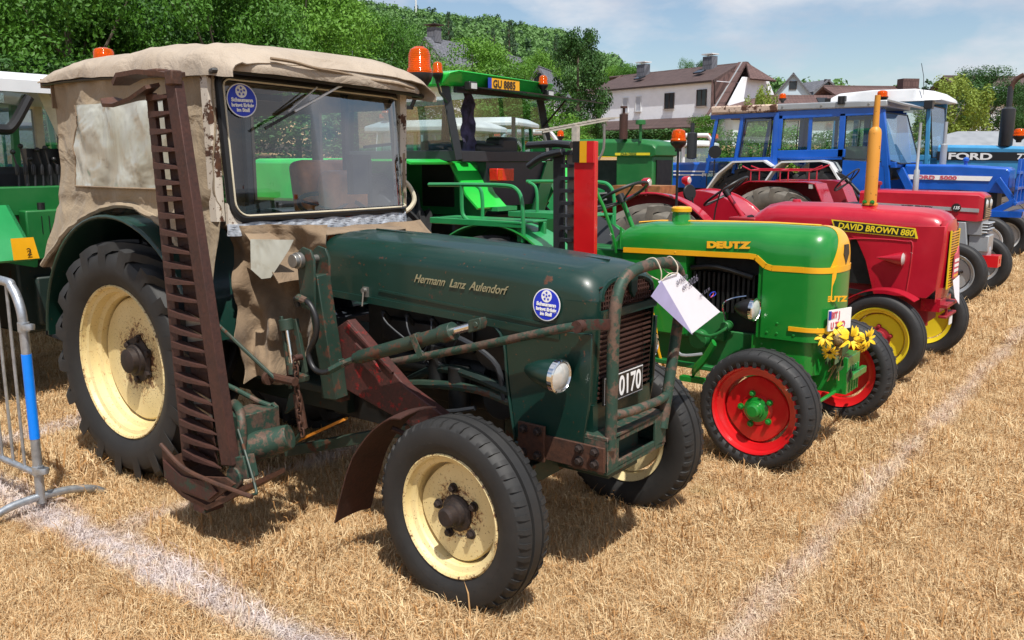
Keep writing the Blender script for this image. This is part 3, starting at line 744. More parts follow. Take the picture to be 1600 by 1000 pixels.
for i, (px, yt, w_, lf) in enumerate(((1140, 188, 110, 'mid'), (1215, 186, 120, 'light'), (1290, 190, 120, 'mid'), (1365, 192, 110, 'light'), (1430, 198, 100, 'mid'))):
    tree(px, 34, yt, w_, 'bush', lf, 'field_bush', ('green bush seen through the door window under the rusty roof', 'light green bush seen between the two blue cabs', 'green bush seen through the long window of the silver roofed cab', 'light green bush behind the mustard exhaust', 'green bush left of the feathery yellow tree')[i], 'bushes at the field edge', i % 2, cat='bush')
# ------------------------------------------------------------ hill with its forest
def hill():
    ridge = [(-700, 60), (0, 66), (400, 66), (560, 64), (640, 60.5), (720, 58.0), (790, 55), (870, 49.5), (950, 39), (1020, 26), (1150, 17), (1600, 12), (2200, 10)]
    rows = []; pts = []; scl = []
    def P(px, t):
        d = 150 + 250 * t; p = at(px, 250, d); r = interp(ridge, px)
        z = lerp(terrain(p.x, p.y) - 1.5, r, t ** 1.15) if t <= 1 else r
        return Vector((p.x, p.y, z + 1.5 * nz(px * 0.01, t * 6, 2)))
    for i in range(60):
        px = -700 + 2900 * i / 59
        row = [P(px, j / 14) for j in range(15)]; b = row[-1].copy(); row.append(Vector((b.x * 1.3, b.y * 1.3, b.z * 0.6)))
        rows.append(row)
    mb = MB(); mb.sheet(rows); o = build(mb, 'hill', plain('hill_ground', (0.06, 0.10, 0.03), 0.9, var=0.3, scale=0.05), smooth=80); tag(o, kind='structure')
    rd = random.Random(5)
    for k in range(5200):
        px = rd.uniform(420, 1300) if rd.random() < .8 else rd.uniform(-200, 1700); t = rd.uniform(0.02, 1.0)
        if px > 1020 and rd.random() < 0.5: continue
        pts.append(tuple(P(px, t) - Vector((0, 0, 1.0)))); scl.append(rd.uniform(5.5, 9.5) * (1 + 0.25 * nz(px * 0.02, t * 9, 4)))
    ms = []
    for s, kd, lf in ((1, 'broad', 'hill'), (2, 'broad', 'hill'), (3, 'conifer', 'fir'), (4, 'bush', 'hill')):
        me = crown_mesh(50 + s, kd, 420, 0.06); me.materials.append(LF[lf]); ms.append(me)
    scatter('hill_forest', pts, scl, ms, None, 'far wooded hill of mixed green trees falling away to the right', 'forest')
hill()
# ------------------------------------------------------------ houses
M['render_white'] = plain('white_house_render', (0.82, 0.85, 0.92), 0.85, var=0.05, scale=1.5)
M['render_blue'] = plain('pale_blue_render', (0.46, 0.58, 0.68), 0.85, var=0.05, scale=1.5)
def tile_mat(name, c1, c2, sx=0.30, sy=0.35):
    m, nt, b, o = _mat(name)
    tc = nt.nodes.new('ShaderNodeTexCoord'); br = nt.nodes.new('ShaderNodeTexBrick')
    br.inputs['Scale'].default_value = 1.0; br.inputs['Mortar Size'].default_value = 0.025; br.inputs['Brick Width'].default_value = sx; br.inputs['Row Height'].default_value = sy
    br.inputs['Color1'].default_value = (*c1, 1); br.inputs['Color2'].default_value = (*c2, 1); br.inputs['Mortar'].default_value = (*(x * 0.4 for x in c1), 1)
    mp = nt.nodes.new('ShaderNodeMapping'); nt.links.new(tc.outputs['Object'], mp.inputs['Vector']); mp.inputs['Rotation'].default_value = (R(35), 0, 0)
    nt.links.new(mp.outputs['Vector'], br.inputs['Vector'])
    c = _mix(nt, 0.4, br.outputs['Color'], _ramp(nt, _noise(nt, 1.2, 5), 0.3, 0.7, (*c1, 1), (*c2, 1)))
    nt.links.new(c, b.inputs['Base Color']); b.inputs['Roughness'].default_value = 0.75
    _bump(nt, b, br.outputs['Fac'], -0.6, 0.05); return m
M['tile'] = tile_mat('brown_roof_tiles', (0.060, 0.036, 0.034), (0.10, 0.063, 0.058))
M['tile_red'] = tile_mat('red_brown_roof_tiles', (0.085, 0.045, 0.042), (0.14, 0.08, 0.072))
M['slate'] = tile_mat('slate_roof', (0.10, 0.105, 0.125), (0.16, 0.165, 0.19))
M['fascia'] = plain('dark_brown_fascia', (0.04, 0.025, 0.022), 0.7)
M['win_dark'] = plain('dark_window_pane', (0.02, 0.025, 0.03), 0.1)
M['shutter'] = plain('lowered_grey_shutter', (0.42, 0.45, 0.52), 0.6)
M['brown_pane'] = plain('brown_curtained_pane', (0.12, 0.07, 0.06), 0.3)
M['sill'] = plain('stone_sill', (0.36, 0.32, 0.30), 0.8)
def window(parent, x, y, z, w, h, mat, sill=True):
    """x along the front, y = plane of the wall (front looks to -y)"""
    f = MB(); t = 0.07
    f.bb(x, x + t, y - 0.06, y + 0.04, z, z + h); f.bb(x + w - t, x + w, y - 0.06, y + 0.04, z, z + h)
    f.bb(x + t, x + w - t, y - 0.06, y + 0.04, z + h - t, z + h); f.bb(x + t, x + w - t, y - 0.06, y + 0.04, z, z + t)
    if w > 0.9: f.bb(x + w / 2 - 0.03, x + w / 2 + 0.03, y - 0.055, y + 0.04, z + t, z + h - t)
    o = build(f, 'window', M['fascia'] if mat != 'shutter' else M['white_paint'], parent)
    build(MB().bb(x + t - .01, x + w - t + .01, y - 0.02, y + 0.02, z + t - .01, z + h - t + .01), 'pane', M[mat], o)
    if sill: build(MB().bb(x - 0.08, x + w + 0.08, y - 0.16, y - 0.062, z - 0.08, z - 0.003), 'sill', M['sill'], o)
def big_house():
    L = at(906, 215, 94); Rr = at(1112, 215, 80); d = Rr - L; d.z = 0; ln = d.length; ang = math.atan2(d.y, d.x)
    gz = 2.4
    e = empty('white_house', (L.x, L.y, gz), rz=ang); tag(e, 'long white house with steep brown tiled roof, two chimneys and a porch roof', 'house')
    S = ln / 16.8
    # local: x along front, y to the back; front wall y=0
    E0, E1 = -0.8, ln + 1.7
    w = MB(); w.bb(0.3, ln, 0.0, 8, -1.0, 6.2); w.bb(-0.2, ln + .9, 1.2, 8, -1.0, 3.4)
    build(w, 'wall', M['render_white'], e)
    gb = MB(); xg = ln + .95
    gb.prism([(0.2, 1.4), (8.8, 1.4), (8.8, 3.2), (6.2, 6.6), (2.8, 6.6), (0.2, 3.2)], (xg, 0, 0), (0, 1, 0), (0, 0, 1), 0.25)
    gb.prism([(0.2, -2.4), (8.8, -2.4), (8.8, 1.4), (0.2, 1.4)], (xg, 0, 0), (0, 1, 0), (0, 0, 1), 0.25)
    build(gb, 'gable_wall', M['render_white'], e)
    # main roof: front slope dormer part and the full slopes at both ends
    RZ = 8.0; RY = 4.5
    def slope(y): return RZ - (RY - y) * (RZ - 2.9) / (RY + 1.3)
    rf = MB()
    rf.sheet([[(1.6, RY, RZ), (0.0, -0.22, 6.25)], [(ln - .9, RY, RZ), (ln + 0.15, -0.22, 6.25)]], 0.18)
    build(rf, 'roof', M['tile'], e)
    for nm, pts in (('roof', [[(-0.2, RY - 1.3, slope(RY - 1.3) + .02), (1.65, RY, RZ + .02)], [(-2.4, -1.3, 2.9), (0.0, -1.3, 2.9)]]),
                    ('roof', [[(ln - .95, RY, RZ + .02), (ln + .0, RY, RZ)], [(ln + 0.3, -1.3, 2.9), (E1, -1.3, 2.9)]])):
        mb = MB(); mb.sheet(pts, 0.16); build(mb, nm, M['tile_red'], e)
    mb = MB(); mb.sheet([[(ln - .1, RY, RZ + .05), (E1 + 0.2, RY - 1.9, 6.4)], [(ln - .1, RY + .05, RZ + .05), (E1 + 0.2, RY + 1.9, 6.4)]], 0.14)
    build(mb, 'hip', M['tile_red'], e)
    mb = MB(); mb.sheet([[(-0.5, RY, RZ), (-2.4, 10, 2.9)], [(ln + .0, RY, RZ), (E1, 10, 2.9)]], 0.16); build(mb, 'roof', M['tile'], e)
    build(MB().bar((ln - .5, RY - 0.1, RZ + 0.1), (ln + .8, -1.35, 3.05), 0.14, 0.1), 'flashing', M['grey_paint'], e)
    build(MB().bar((-0.2, -0.26, 6.15), (ln + 0.2, -0.26, 6.15), 0.12, 0.16), 'gutter', M['fascia'], e)
    build(MB().bar((0.15, -0.06, 2.9), (0.05, -0.06, 6.1), 0.3, 0.1, up=(0, 1, 0)), 'cheek_board', M['fascia'], e); build(MB().bar((ln + .25, -0.06, 2.9), (ln + 0.02, -0.06, 6.1), 0.3, 0.1, up=(0, 1, 0)), 'cheek_board', M['fascia'], e)
    build(MB().sheet([[(ln - .9, RY, RZ - .02), (ln + .16, -.45, 6.2)], [(ln - .6, RY - .6, RZ - .7), (ln + .30, -.60, 3.2)]], .05), 'cheek_tiles', M['tile_red'], e)
    build(MB().prism([(.0, 2.9), (.0, 6.15), (3.2, 6.15), (3.2, 2.9)], (ln + .03, 0, 0), (0, 1, 0), (0, 0, 1), .05), 'cheek_tiles', M['tile_red'], e)
    # porch roof
    mb = MB(); mb.sheet([[(-1.8, 0.02, 3.15), (-2.2, -1.9, 2.15)], [(ln - 1.0, 0.02, 3.15), (ln - 1.0, -1.9, 2.15)]], 0.16); build(mb, 'porch_roof', M['tile'], e)
    build(MB().bar((-2.2, -1.92, 2.12), (ln - 1.0, -1.92, 2.12), 0.12, 0.16), 'gutter', M['fascia'], e)
    for x, w_, mt in ((2.0 * S, 1.15, 'shutter'), (6.0 * S, .8, 'shutter'), (7.7 * S, .75, 'shutter'), (11.3 * S, 1.2, 'win_dark'), (15.0 * S, 1.15, 'win_dark')):
        window(e, x, -0.03, 3.75 + 0.02 * x, w_, 1.45, mt)
    for x, w_, z, h, mt in ((-0.6, 1.7, -.2, 2.1, 'brown_pane'), (2.6 * S, 1.3, .25, 1.3, 'shutter'), (6.2 * S, 2.0, -.6, 2.3, 'shutter'), (11.6 * S, 1.4, -.3, 2.0, 'win_dark')):
        window(e, x, -0.03, z, w_, h, mt, sill=h < 1.6)
    for x, big in ((4.6, 0), (13.0 * S - .4, 1)):
        c = build(MB().bb(x, x + 1.1, RY - 1.0, RY - 0.2, RZ - 1.0, RZ + 0.85), 'chimney', M['slate'], e)
        build(MB().bb(x - 0.1, x + 1.2, RY - 1.1, RY - 0.1, RZ + 1.0, RZ + 1.1), 'chimney_cap', M['white_paint'], c)
    for x in (6.3 * S, 13.6 * S):
        build(MB().box((x, 1.9, 7.32), (0.9, 0.8, 0.12), (20, 0, 0)), 'skylight', M['win_dark'], e)
    # terrace: railing, wall
    r = MB(); r.bb(8.2, 8.4, -3.2, -0.1, -1.0, 1.6); build(r, 'terrace_wall', M['render_white'], e)
    rl = MB(); rl.bb(8.5, ln - 1.5, -3.2, -3.15, .6, .65)
    for i in range(28): rl.bb(8.5 + i * (ln - 10) / 27, 8.54 + i * (ln - 10) / 27, -3.2, -3.16, -1, .6)
    build(rl, 'railing', M['galv'], e)
big_house()
def simple_house(name, label, px, dist, ybase, ytop, wpx, depth, wallmat, roofmat, eave=0.5, rz=0.0, gable=True, win=1, group=None):
    """gable front (triangle towards the viewer) or eaves front; width from pixels"""
    p = at(px, ybase, dist); W = wpx / 1371.0 * dist; H = (ybase - ytop) / 1371.0 * dist
    e = empty(name, (p.x, p.y, p.z), rz=R(37) + rz); tag(e, label, 'house', group)
    hE = H * eave; w = MB(); lo = -5
    if gable:
        w.prism([(-W / 2, lo), (W / 2, lo), (W / 2, hE), (0, H), (-W / 2, hE)], (0, depth / 2, 0), (1, 0, 0), (0, 0, 1), depth)
        build(w, 'wall', M[wallmat], e)
        for s in (-1, 1):
            mb = MB(); mb.sheet([[(0, -0.35, H + 0.02), (s * (W / 2 + 0.35), -0.35, hE - 0.35 * (H - hE) / (W / 2))], [(0, depth, H + 0.02), (s * (W / 2 + 0.35), depth, hE - 0.35 * (H - hE) / (W / 2))]], 0.18 * s)
            build(mb, 'roof', M[roofmat], e)
        for i in range(win): window(e, -0.45, -0.03, hE + (H - hE) * 0.28, 0.9, 1.0, 'win_dark', False)
    else:
        w.bb(-W / 2, W / 2, 0, depth, lo, hE); build(w, 'wall', M[wallmat], e)
        mb = MB(); mb.sheet([[(-W / 2 - .3, -0.5, hE - .1), (-W / 2 - .3, depth / 2, H)], [(W / 2 + .3, -0.5, hE - .1), (W / 2 + .3, depth / 2, H)]], -0.2); build(mb, 'roof', M[roofmat], e)
        mb = MB(); mb.sheet([[(-W / 2 - .3, depth + .5, hE - .1), (-W / 2 - .3, depth / 2, H)], [(W / 2 + .3, depth + .5, hE - .1), (W / 2 + .3, depth / 2, H)]], -0.2); build(mb, 'roof', M[roofmat], e)
        for i in range(win): window(e, -W / 2 + (i + .7) * W / (win + .4), -0.03, hE * .3, 1.1, 1.2, 'win_dark')
    return e, W, H, hE
e, W, H, hE = simple_house('blue_gable_house', 'pale blue house with grey gable roof right of the big white house', 1238, 112, 152, 116, 58, 12, 'render_blue', 'slate', 0.05, rz=-0.35)
e2, *_ = simple_house('blue_annex_house', 'lower pale blue house with slate roof beside the pale blue gable', 1291, 116, 150, 126, 46, 8, 'render_blue', 'slate', 0.35, rz=0.3)
e3, *_ = simple_house('long_roof_house', 'low building with long brown tiled roof behind the blue tractors', 1260, 78, 190, 148, 230, 9, 'render_white', 'tile_red', 0.15, gable=False, win=0, rz=0.1)
build(MB().box((2, 1.4, 1.9), (1.0, .7, .1), (38, 0, 0)), 'skylight', M['win_dark'], e3)
e4, *_ = simple_house('terracotta_roof_house', 'distant house with dark red roof ridge behind the white cab roof', 1395, 92, 165, 133, 150, 9, 'render_white', 'tile_red', 0.2, gable=False, win=0, rz=0.12)
c4 = build(MB().bb(2.8, 4.6, 3.2, 4.4, 1.2, 3.0), 'chimney', M['tile_red'], e4)
e5, W5, H5, hE5 = simple_house('solar_roof_house', 'house with solar panels on a dark roof at the far right edge', 1600, 76, 190, 118, 160, 9, 'render_white', 'tile', 0.42, gable=False, win=1, rz=0.1)
for i in range(4):
    build(MB().box((-3.6 + i * 1.15, 1.35, hE5 + .98), (1.08, 1.6, 0.06), (23, 0, 0)), 'solar_panel', M['shutter'], e5)
def slate_house(name, label, px, dist, ybase, ytop, wpx, rz, chim=False):
    e, W, H, hE = simple_house(name, label, px, dist, ybase, ytop, wpx, 6, 'render_white', 'slate', 0.15, rz=rz)
    if chim:
        c = build(MB().bb(-0.5, 0.5, .6, 1.6, H - .4, H + 1.0), 'chimney', M['slate'], e); build(MB().bb(-.7, .7, .4, 1.8, H + 1.2, H + 1.3), 'chimney_cap', M['fascia'], c)
slate_house('slate_roof_house', 'white house with slate roof and chimney just right of the big orange beacon', 668, 88, 112, 62, 80, -0.6, True)
slate_house('slate_roof_house', 'white gable half hidden behind the round bright green tree', 783, 100, 108, 84, 34, -0.4)
slate_house('slate_roof_house', 'pale gable with slate roof behind the right beacon of the green cab', 842, 84, 150, 106, 50, -0.3)
slate_house('slate_roof_house', 'tiny white gable with a dark roof between the trees above the canvas roof', 318, 70, 75, 50, 34, -0.8)
def turret_house():
    p = at(468, 62, 92); e = empty('turret_house', tuple(p), rz=R(30)); tag(e, 'white house with grey pointed hipped roof among the trees', 'house')
    build(MB().bb(-1.5, 1.5, -1.5, 1.5, -6, 0.0), 'wall', M['render_white'], e)
    mb = MB(); mb.loft([[(-1.9, -1.9, 0), (1.9, -1.9, 0), (1.9, 1.9, 0), (-1.9, 1.9, 0)], [(-.7, -.05, 2.8), (.7, -.05, 2.8), (.7, .05, 2.8), (-.7, .05, 2.8)]]); build(mb, 'roof', M['slate'], e)
    build(MB().bb(-.9, -.5, -.2, .2, 2.2, 3.3), 'chimney', M['fascia'], e)
turret_house()
def mast():
    p = at(547, 98, 55); g = terrain(p.x, p.y); top = at(547, 62, 55).z
    e = empty('lattice_mast', (p.x, p.y, g), rz=R(37)); tag(e, 'thin steel lattice mast standing in front of the trees', 'mast')
    mb = MB(); h = top - g
    for s in (-1, 1): mb.bb(s * .16 - .02, s * .16 + .02, -.02, .02, 0, h)
    n = int(h / .35)
    for i in range(n): mb.bar((-.16, 0, i * .35), (.16, 0, i * .35 + (.3 if i % 2 else 0)), .025, .025)
    build(mb, 'lattice', M['galv'], e)
    p = at(650, 15, 380)
    build(MB().cyl((0, 0, -3), (0, 0, 5.5), .5, .35, 8), 'tower_shaft', M['white_paint'], tag(empty('radio_tower', (p.x, p.y, p.z - 1.0)), 'slim white tower on the far hilltop', 'tower'))
mast()
def hedge():
    a = at(925, 238, 74); b = at(1115, 240, 64); d = b - a; d.z = 0; ln = d.length; rd = random.Random(9)
    v = []; f = []
    for i in range(9000):
        x = rd.uniform(0, ln); sd = rd.random()
        if sd < 0.55: p = Vector((x, rd.gauss(0, 0.05), rd.uniform(-.3, 1.35)))
        else: p = Vector((x, rd.uniform(0, 0.8), 1.35 + rd.gauss(0, 0.05)))
        s = rd.uniform(.06, .13); nn = Vector((rd.gauss(0, 1), -1.2 + rd.gauss(0, .5), rd.gauss(0, 1) + .4)).normalized(); _, ux, uy = frame_of(nn)
        o = len(v); v += [p - ux * s, p - uy * s * .6, p + ux * s, p + uy * s * .6]; f.append((o, o + 1, o + 2, o + 3))
    me = bpy.data.meshes.new('clipped_hedge'); me.from_pydata([tuple(p) for p in v], [], f); me.materials.append(LF['dark'])
    e = empty('clipped_hedge', (a.x, a.y, terrain(a.x, a.y)), rz=math.atan2(d.y, d.x)); tag(e, 'clipped dark green hedge running below the white house', 'hedge')
    o = bpy.data.objects.new('foliage', me); COL.objects.link(o); o.parent = e
    build(MB().bb(0.1, ln - .1, 0.1, 0.7, -1, 1.25), 'branches', LF['dark'], e)
    a2 = at(925, 243, 66); b2 = at(1115, 246, 58); d2 = b2 - a2
    e = empty('warning_tape', tuple(a2), rz=math.atan2(d2.y, d2.x)); tag(e, 'yellow barrier tape strung in front of the dark hedge', 'tape')
    build(MB().bb(0, Vector((d2.x, d2.y)).length, -.01, .01, -0.12, 0.05), 'tape_band', M['lemon'], e)
    mb = MB()
    for k in range(5): mb.bb(k * 3.2, k * 3.2 + .06, -.08, -.02, -2.0, .1)
    build(mb, 'post', M['wood_grey'], e)
hedge()
# ------------------------------------------------------------ wheels (axis = y, outer side = -y)
def tyre_mesh(name, Ro, W, Ri, kind, mat, nl=20, lug=0.035, slant=0.42):
    mb = MB(); R0 = Ro - (lug if kind == 'ag' else 0.006); h = W / 2
    side = [(-h * .72, Ri - .004), (-h * .80, Ri + .012), (-h * .93, Ri + (R0 - Ri) * .22), (-h * 1.0, Ri + (R0 - Ri) * .45), (-h * .985, Ri + (R0 - Ri) * .66), (-h * .93, Ri + (R0 - Ri) * .80), (-h * .91, Ri + (R0 - Ri) * .83), (-h * .82, R0 - .02 * (Ro / .4))]
    if kind == 'ag': tread = [(-h * .55, R0 - .003), (0, R0), (h * .55, R0 - .003)]
    elif kind == 'rib3':
        g = .011; tread = [(-h * .70, R0 - .006), (-h * .36, R0), (-h * .33, R0 - g), (-h * .25, R0 - g), (-h * .22, R0 + .002), (h * .22, R0 + .002), (h * .25, R0 - g), (h * .33, R0 - g), (h * .36, R0), (h * .70, R0 - .006)]
    else:
        g = .010; tread = [(-h * .72, R0 - .006), (-h * .60, R0 - .002), (-h * .57, R0 - g), (-h * .50, R0 - g), (-h * .47, R0), (-h * .1, R0 + .004), (-h * .07, R0 - g), (h * .07, R0 - g), (h * .1, R0 + .004), (h * .47, R0), (h * .5, R0 - g), (h * .57, R0 - g), (h * .60, R0 - .002), (h * .72, R0 - .006)]
    prof = side + tread + [(-a, b) for a, b in reversed(side)]
    mb.lathe(prof, n=72, cap=False)
    def P(y, r, a): return Vector((math.cos(a) * r, y, math.sin(a) * r))
    def ring_bar(stations):
        vs = []
        for y, r0, r1, a, hw0, hw1 in stations:
            vs += [P(y, r0, a - hw0), P(y, r0, a + hw0), P(y, r1, a + hw1), P(y, r1, a - hw1)]
        fs = [(3, 2, 1, 0)]
        for i in range(len(stations) - 1):
            o = 4 * i
            for k in range(4): fs.append((o + k, o + (k + 1) % 4, o + 4 + (k + 1) % 4, o + 4 + k))
        o = 4 * (len(stations) - 1); fs.append((o, o + 1, o + 2, o + 3)); mb.add(vs, fs)
    if kind == 'ag':
        for i in range(nl):
            for s in (-1, 1):
                a0 = 2 * math.pi * (i + (0.5 if s > 0 else 0)) / nl; st = []
                for t, sink, yy in ((-.05, 0, None), (.30, 0, None), (.62, .002, None), (.86, .008, None), (1.0, .022, None), (1.05, .075, None)):
                    y = s * h * min(t, 1.0) * .98
                    if t > 1: y = s * h * 1.0
                    top = Ro - sink; base = top - lug * 1.25 if t < .95 else (R0 - .035 if t < 1.02 else R0 - .11)
                    a = a0 + slant * max(0, t) ** .85
                    w = (.020 + .010 * t) / Ro
                    if t > 1: top = R0 - .045
                    st.append((y, base, top, a, w * 1.35, w))
                ring_bar(st)
    elif kind == 'rib3':
        n = nl
        for i in range(n):
            for s in (-1, 1):
                a = 2 * math.pi * (i + (.5 if s > 0 else 0)) / n; w = .0095 / Ro * (40 / n) * 1.3
                ring_bar([(s * h * .40, R0 - .02, R0 + .001, a, w, w * .9), (s * h * .72, R0 - .03, R0 - .001, a + .01, w, w * .9), (s * h * .90, R0 - .05, R0 - .014, a + .02, w, w * .8), (s * h * .985, R0 - .085, R0 - .05, a + .02, w, w * .7)])
    me = mesh_of(mb, name, Vector((0, 0, 0)), 42); me.materials.append(mat); return me
def rim_mesh(Ri, W, rd, depth, lobes=0, mat=None, dish=0.0, hr=0.05, holes=True):
    """rim ring + disc; Ri outer radius of the flange, rd disc radius, depth = how far the disc sits in from the tyre face"""
    mb = MB(); h = W / 2 * .80
    mb.lathe([(-h, Ri - .006), (-h - .006, Ri + .004), (-h, Ri + .010), (-h + .008, Ri + .006)], n=56, close=True)
    mb.lathe([(-h, Ri - .004), (-h + .022, Ri - .012), (-h + .03, Ri - .03), (-h + depth * .65, Ri - .034), (-h + depth * .75, rd + .012), (-h + depth * 1.5, rd + .008), (h * .7, rd + .008), (h * .75, Ri - .03), (h, Ri - .004)], n=56, cap=False)
    y = -h + depth
    rad = (lambda a: 1 + 0.035 * math.cos(lobes * a)) if lobes else None
    mb.lathe([(y + .035, rd * .985), (y + .006, rd), (y - .004, rd * .97), (y - .008 - dish * .4, rd * .75), (y - .006 - dish, rd * .5), (y - dish - .002, hr * 2.0), (y - dish - .012, hr * 1.25), (y - dish - .012, .002)], n=56, rad=rad)
    me = mesh_of(mb, 'rim', Vector((0, 0, 0)), 30)
    if mat: me.materials.append(mat)
    return me
def hub_mesh(r, L, mat):
    mb = MB(); mb.lathe([(.02, r * 1.6), (-.006, r * 1.6), (-.012, r * 1.15), (-L * .45, r * 1.08), (-L * .5, r * .92), (-L * .9, r * .86), (-L, r * .66), (-L - .001, .001)], n=20)
    me = mesh_of(mb, 'hub_cap', Vector((0, 0, 0)), 30); me.materials.append(mat); return me
def nut_mesh(r, L, mat):
    mb = MB(); mb.lathe([(.004, r * 1.4), (-.003, r * 1.4), (-.003, r)], n=12); mb.lathe([(-.002, r), (-L, r), (-L - .003, r * .7), (-L - .003, .001)], n=6)
    me = mesh_of(mb, 'wheel_nut', Vector((0, 0, 0)), 30); me.materials.append(mat); return me
def wheel_kit(Ro, W, Ri, kind, rd, depth, rimmat, tmat=None, hubr=.045, hubL=.07, nuts=5, nutr=.012, nutR=.1, hubmat=None, nutmat=None, nl=20, lobes=0, dish=0.0, lug=.035, slant=.42):
    return dict(tyre=tyre_mesh('tyre', Ro, W, Ri, kind, tmat or M['rubber'], nl, lug, slant), rim=rim_mesh(Ri, W, rd, depth, lobes, rimmat, dish, hubr),
                hub=hub_mesh(hubr, hubL, hubmat or M['hub_black']), nut=nut_mesh(nutr, .016, nutmat or hubmat or M['hub_black']), nuts=nuts, nutR=nutR,
                yd=-W / 2 * .80 + depth - dish - .010, Ro=Ro)
def put_wheel(kit, parent, loc, name='wheel', spin=0.0, steer=0.0, flip=False, parts=True):
    """part 'wheel' (rim and disc) with sub-parts tyre, hub_cap, wheel_nut ; loc local to the parent"""
    o = inst(kit['rim'], name, parent, loc, (0, 0, steer + (math.pi if flip else 0)))
    o.rotation_mode = 'XYZ'
    t = inst(kit['tyre'], 'tyre', o, (0, 0, 0), (0, spin, 0))
    if parts:
        inst(kit['hub'], 'hub_cap', o, (0, kit['yd'], 0))
        for k in range(kit['nuts']):
            a = spin + 2 * math.pi * k / kit['nuts'] + .3
            inst(kit['nut'], 'wheel_nut', o, (math.cos(a) * kit['nutR'], kit['yd'] - .002, math.sin(a) * kit['nutR']))
    return o
def beacon(parent, base, r=.052, h=.14, org=None, name='beacon', pole=None):
    """amber dome on a black foot; returns the dome part with the foot as sub-part"""
    b = Vector(base); mb = MB(); Z = (0, 0, 1)
    mb.lathe([(.03 * h / .14, r * 1.12), (.045 * h / .14, r * 1.12), (.055 * h / .14, r * .98), (h * .75, r * .96), (h * .90, r * .80), (h * .98, r * .42), (h, .001)], b, Z, 24)
    o = build(mb, name, M['amber'], parent, org=org)
    mb = MB(); mb.lathe([(-.06 * h / .14, r * .45), (-.03 * h / .14, r * .5), (0, r * 1.0), (.02 * h / .14, r * 1.15), (.032 * h / .14, r * 1.15)], b, Z, 20)
    build(mb, 'beacon_foot', M['black'], o, org=org)
    mb = MB(); mb.lathe([(.03 * h / .14, r * .5), (h * .6, r * .42), (h * .7, r * .2)], b, Z, 10)
    mb.box(b + Vector((r * .3, 0, h * .45)), (r * .5, r * .9, h * .3)); build(mb, 'lamp_reflector', M['orange_core'], o, org=org)
    if pole: build(MB().cyl(pole, b + Vector((0, 0, -.03)), .012, n=8), 'beacon_pole', M['black'], o, org=org)
    return o
M['orange_core'] = plain('orange_lamp_core', (0.9, 0.25, 0.02), 0.3, 0.3)
def headlamp(parent, c, d, r, body, mat, org=None, L=.14, name='headlight'):
    """c = centre of the lens, d = where it looks"""
    d = Vector(d).normalized(); c = Vector(c)
    o = build(MB().lathe([(-L, r * .08), (-L * .9, r * .35), (-L * .6, r * .72), (-L * .3, r * .93), (-.008, r)], c, d, 28), name, body, parent, org=org)
    build(MB().lathe([(-.014, r * 1.04), (.006, r * 1.04), (.010, r * .95), (.004, r * .9)], c, d, 28), 'chrome_ring', M['chrome'], o, org=org)
    build(MB().lathe([(.002, r * .93), (.012, r * .7), (.018, r * .35), (.02, .001)], c, d, 24), 'lens', mat, o, org=org)
    return o
# ------------------------------------------------------------ the old dark green tractor in front
ORG = Vector((-4.25, 3.07, 0))
FT = empty('vintage_tractor', ORG)
tag(FT, 'old dark green tractor with tan canvas cab, rusty upright mower bar and cream wheels', 'tractor', 'tractors parked in the front row')
FIX = False
def ft(mb, name, mat, parent=None, **k):
    if FIX:
        for v in mb.v:
            if v.x > -2.15: v.x -= .054 * min(1, (v.x + 2.15) / .38)
    return build(mb, name, M[mat] if isinstance(mat, str) else mat, parent or FT, **k)
kit = wheel_kit(.645, .33, .405, 'ag', .335, .115, M['cream_rear'], hubr=.075, hubL=.075, nuts=6, nutr=.019, nutR=.112, nl=19, lug=.034, dish=.0)
put_wheel(kit, FT, Vector((-4.38, 2.50, .645)) - ORG, spin=.1)
put_wheel(kit, FT, Vector((-4.38, 3.64, .645)) - ORG, spin=.4, flip=True)
kitf = wheel_kit(.378, .185, .236, 'rib3', .192, .062, M['cream_front'], hubr=.045, hubL=.075, nuts=5, nutr=.014, nutR=.098, nl=44, lobes=4)
FW = (-2.075, 2.43, .372); FWF = (-2.055, 3.70, .372)
put_wheel(kitf, FT, Vector(FW) - ORG, spin=.2, steer=R(-2)); put_wheel(kitf, FT, Vector(FWF) - ORG, spin=.6, steer=R(-2), flip=True)
# ---- hood
FIX = True
YC = 3.05
def hood_sec(x, hw, ztop, zbot, rr=.10, crown=.012, n=8):
    pts = [Vector((x, YC - hw, zbot))]
    for k in range(n + 1):
        a = math.pi - k * (math.pi / 2) / n; pts.append(Vector((x, YC - hw + rr + math.cos(a) * rr, ztop - rr * .9 + math.sin(a) * rr * .9)))
    pts.append(Vector((x, YC - hw * .4, ztop + crown * .85))); pts.append(Vector((x, YC, ztop + crown)))
    for p in list(reversed(pts[:-1])): pts.append(Vector((x, 2 * YC - p.y, p.z)))
    return pts
HT = [(-3.22, .278, 1.342, 1.085), (-3.2, .282, 1.348, 1.08), (-3.0, .280, 1.345, 1.075), (-2.6, .274, 1.335, 1.06), (-2.2, .268, 1.318, 1.043), (-1.95, .264, 1.303, 1.033), (-1.80, .260, 1.292, 1.027), (-1.735, .254, 1.280, 1.025), (-1.69, .240, 1.255, 1.025), (-1.668, .222, 1.225, 1.03)]
mb = MB(); mb.loft([hood_sec(x, w, zt, zb, .105 if x < -1.75 else .10) for x, w, zt, zb in HT], caps=False, closed=False)
hood = ft(mb, 'hood', 'dkgreen', smooth=50)
mb = MB()
for s in (-1, 1):
    mb.bar((-3.2, YC + s * .284, 1.083), (-1.82, YC + s * .262, 1.028), .012, .03)
    mb.bar((-2.84, YC + s * .280, 1.122), (-1.80, YC + s * .264, 1.060), .008, .010)
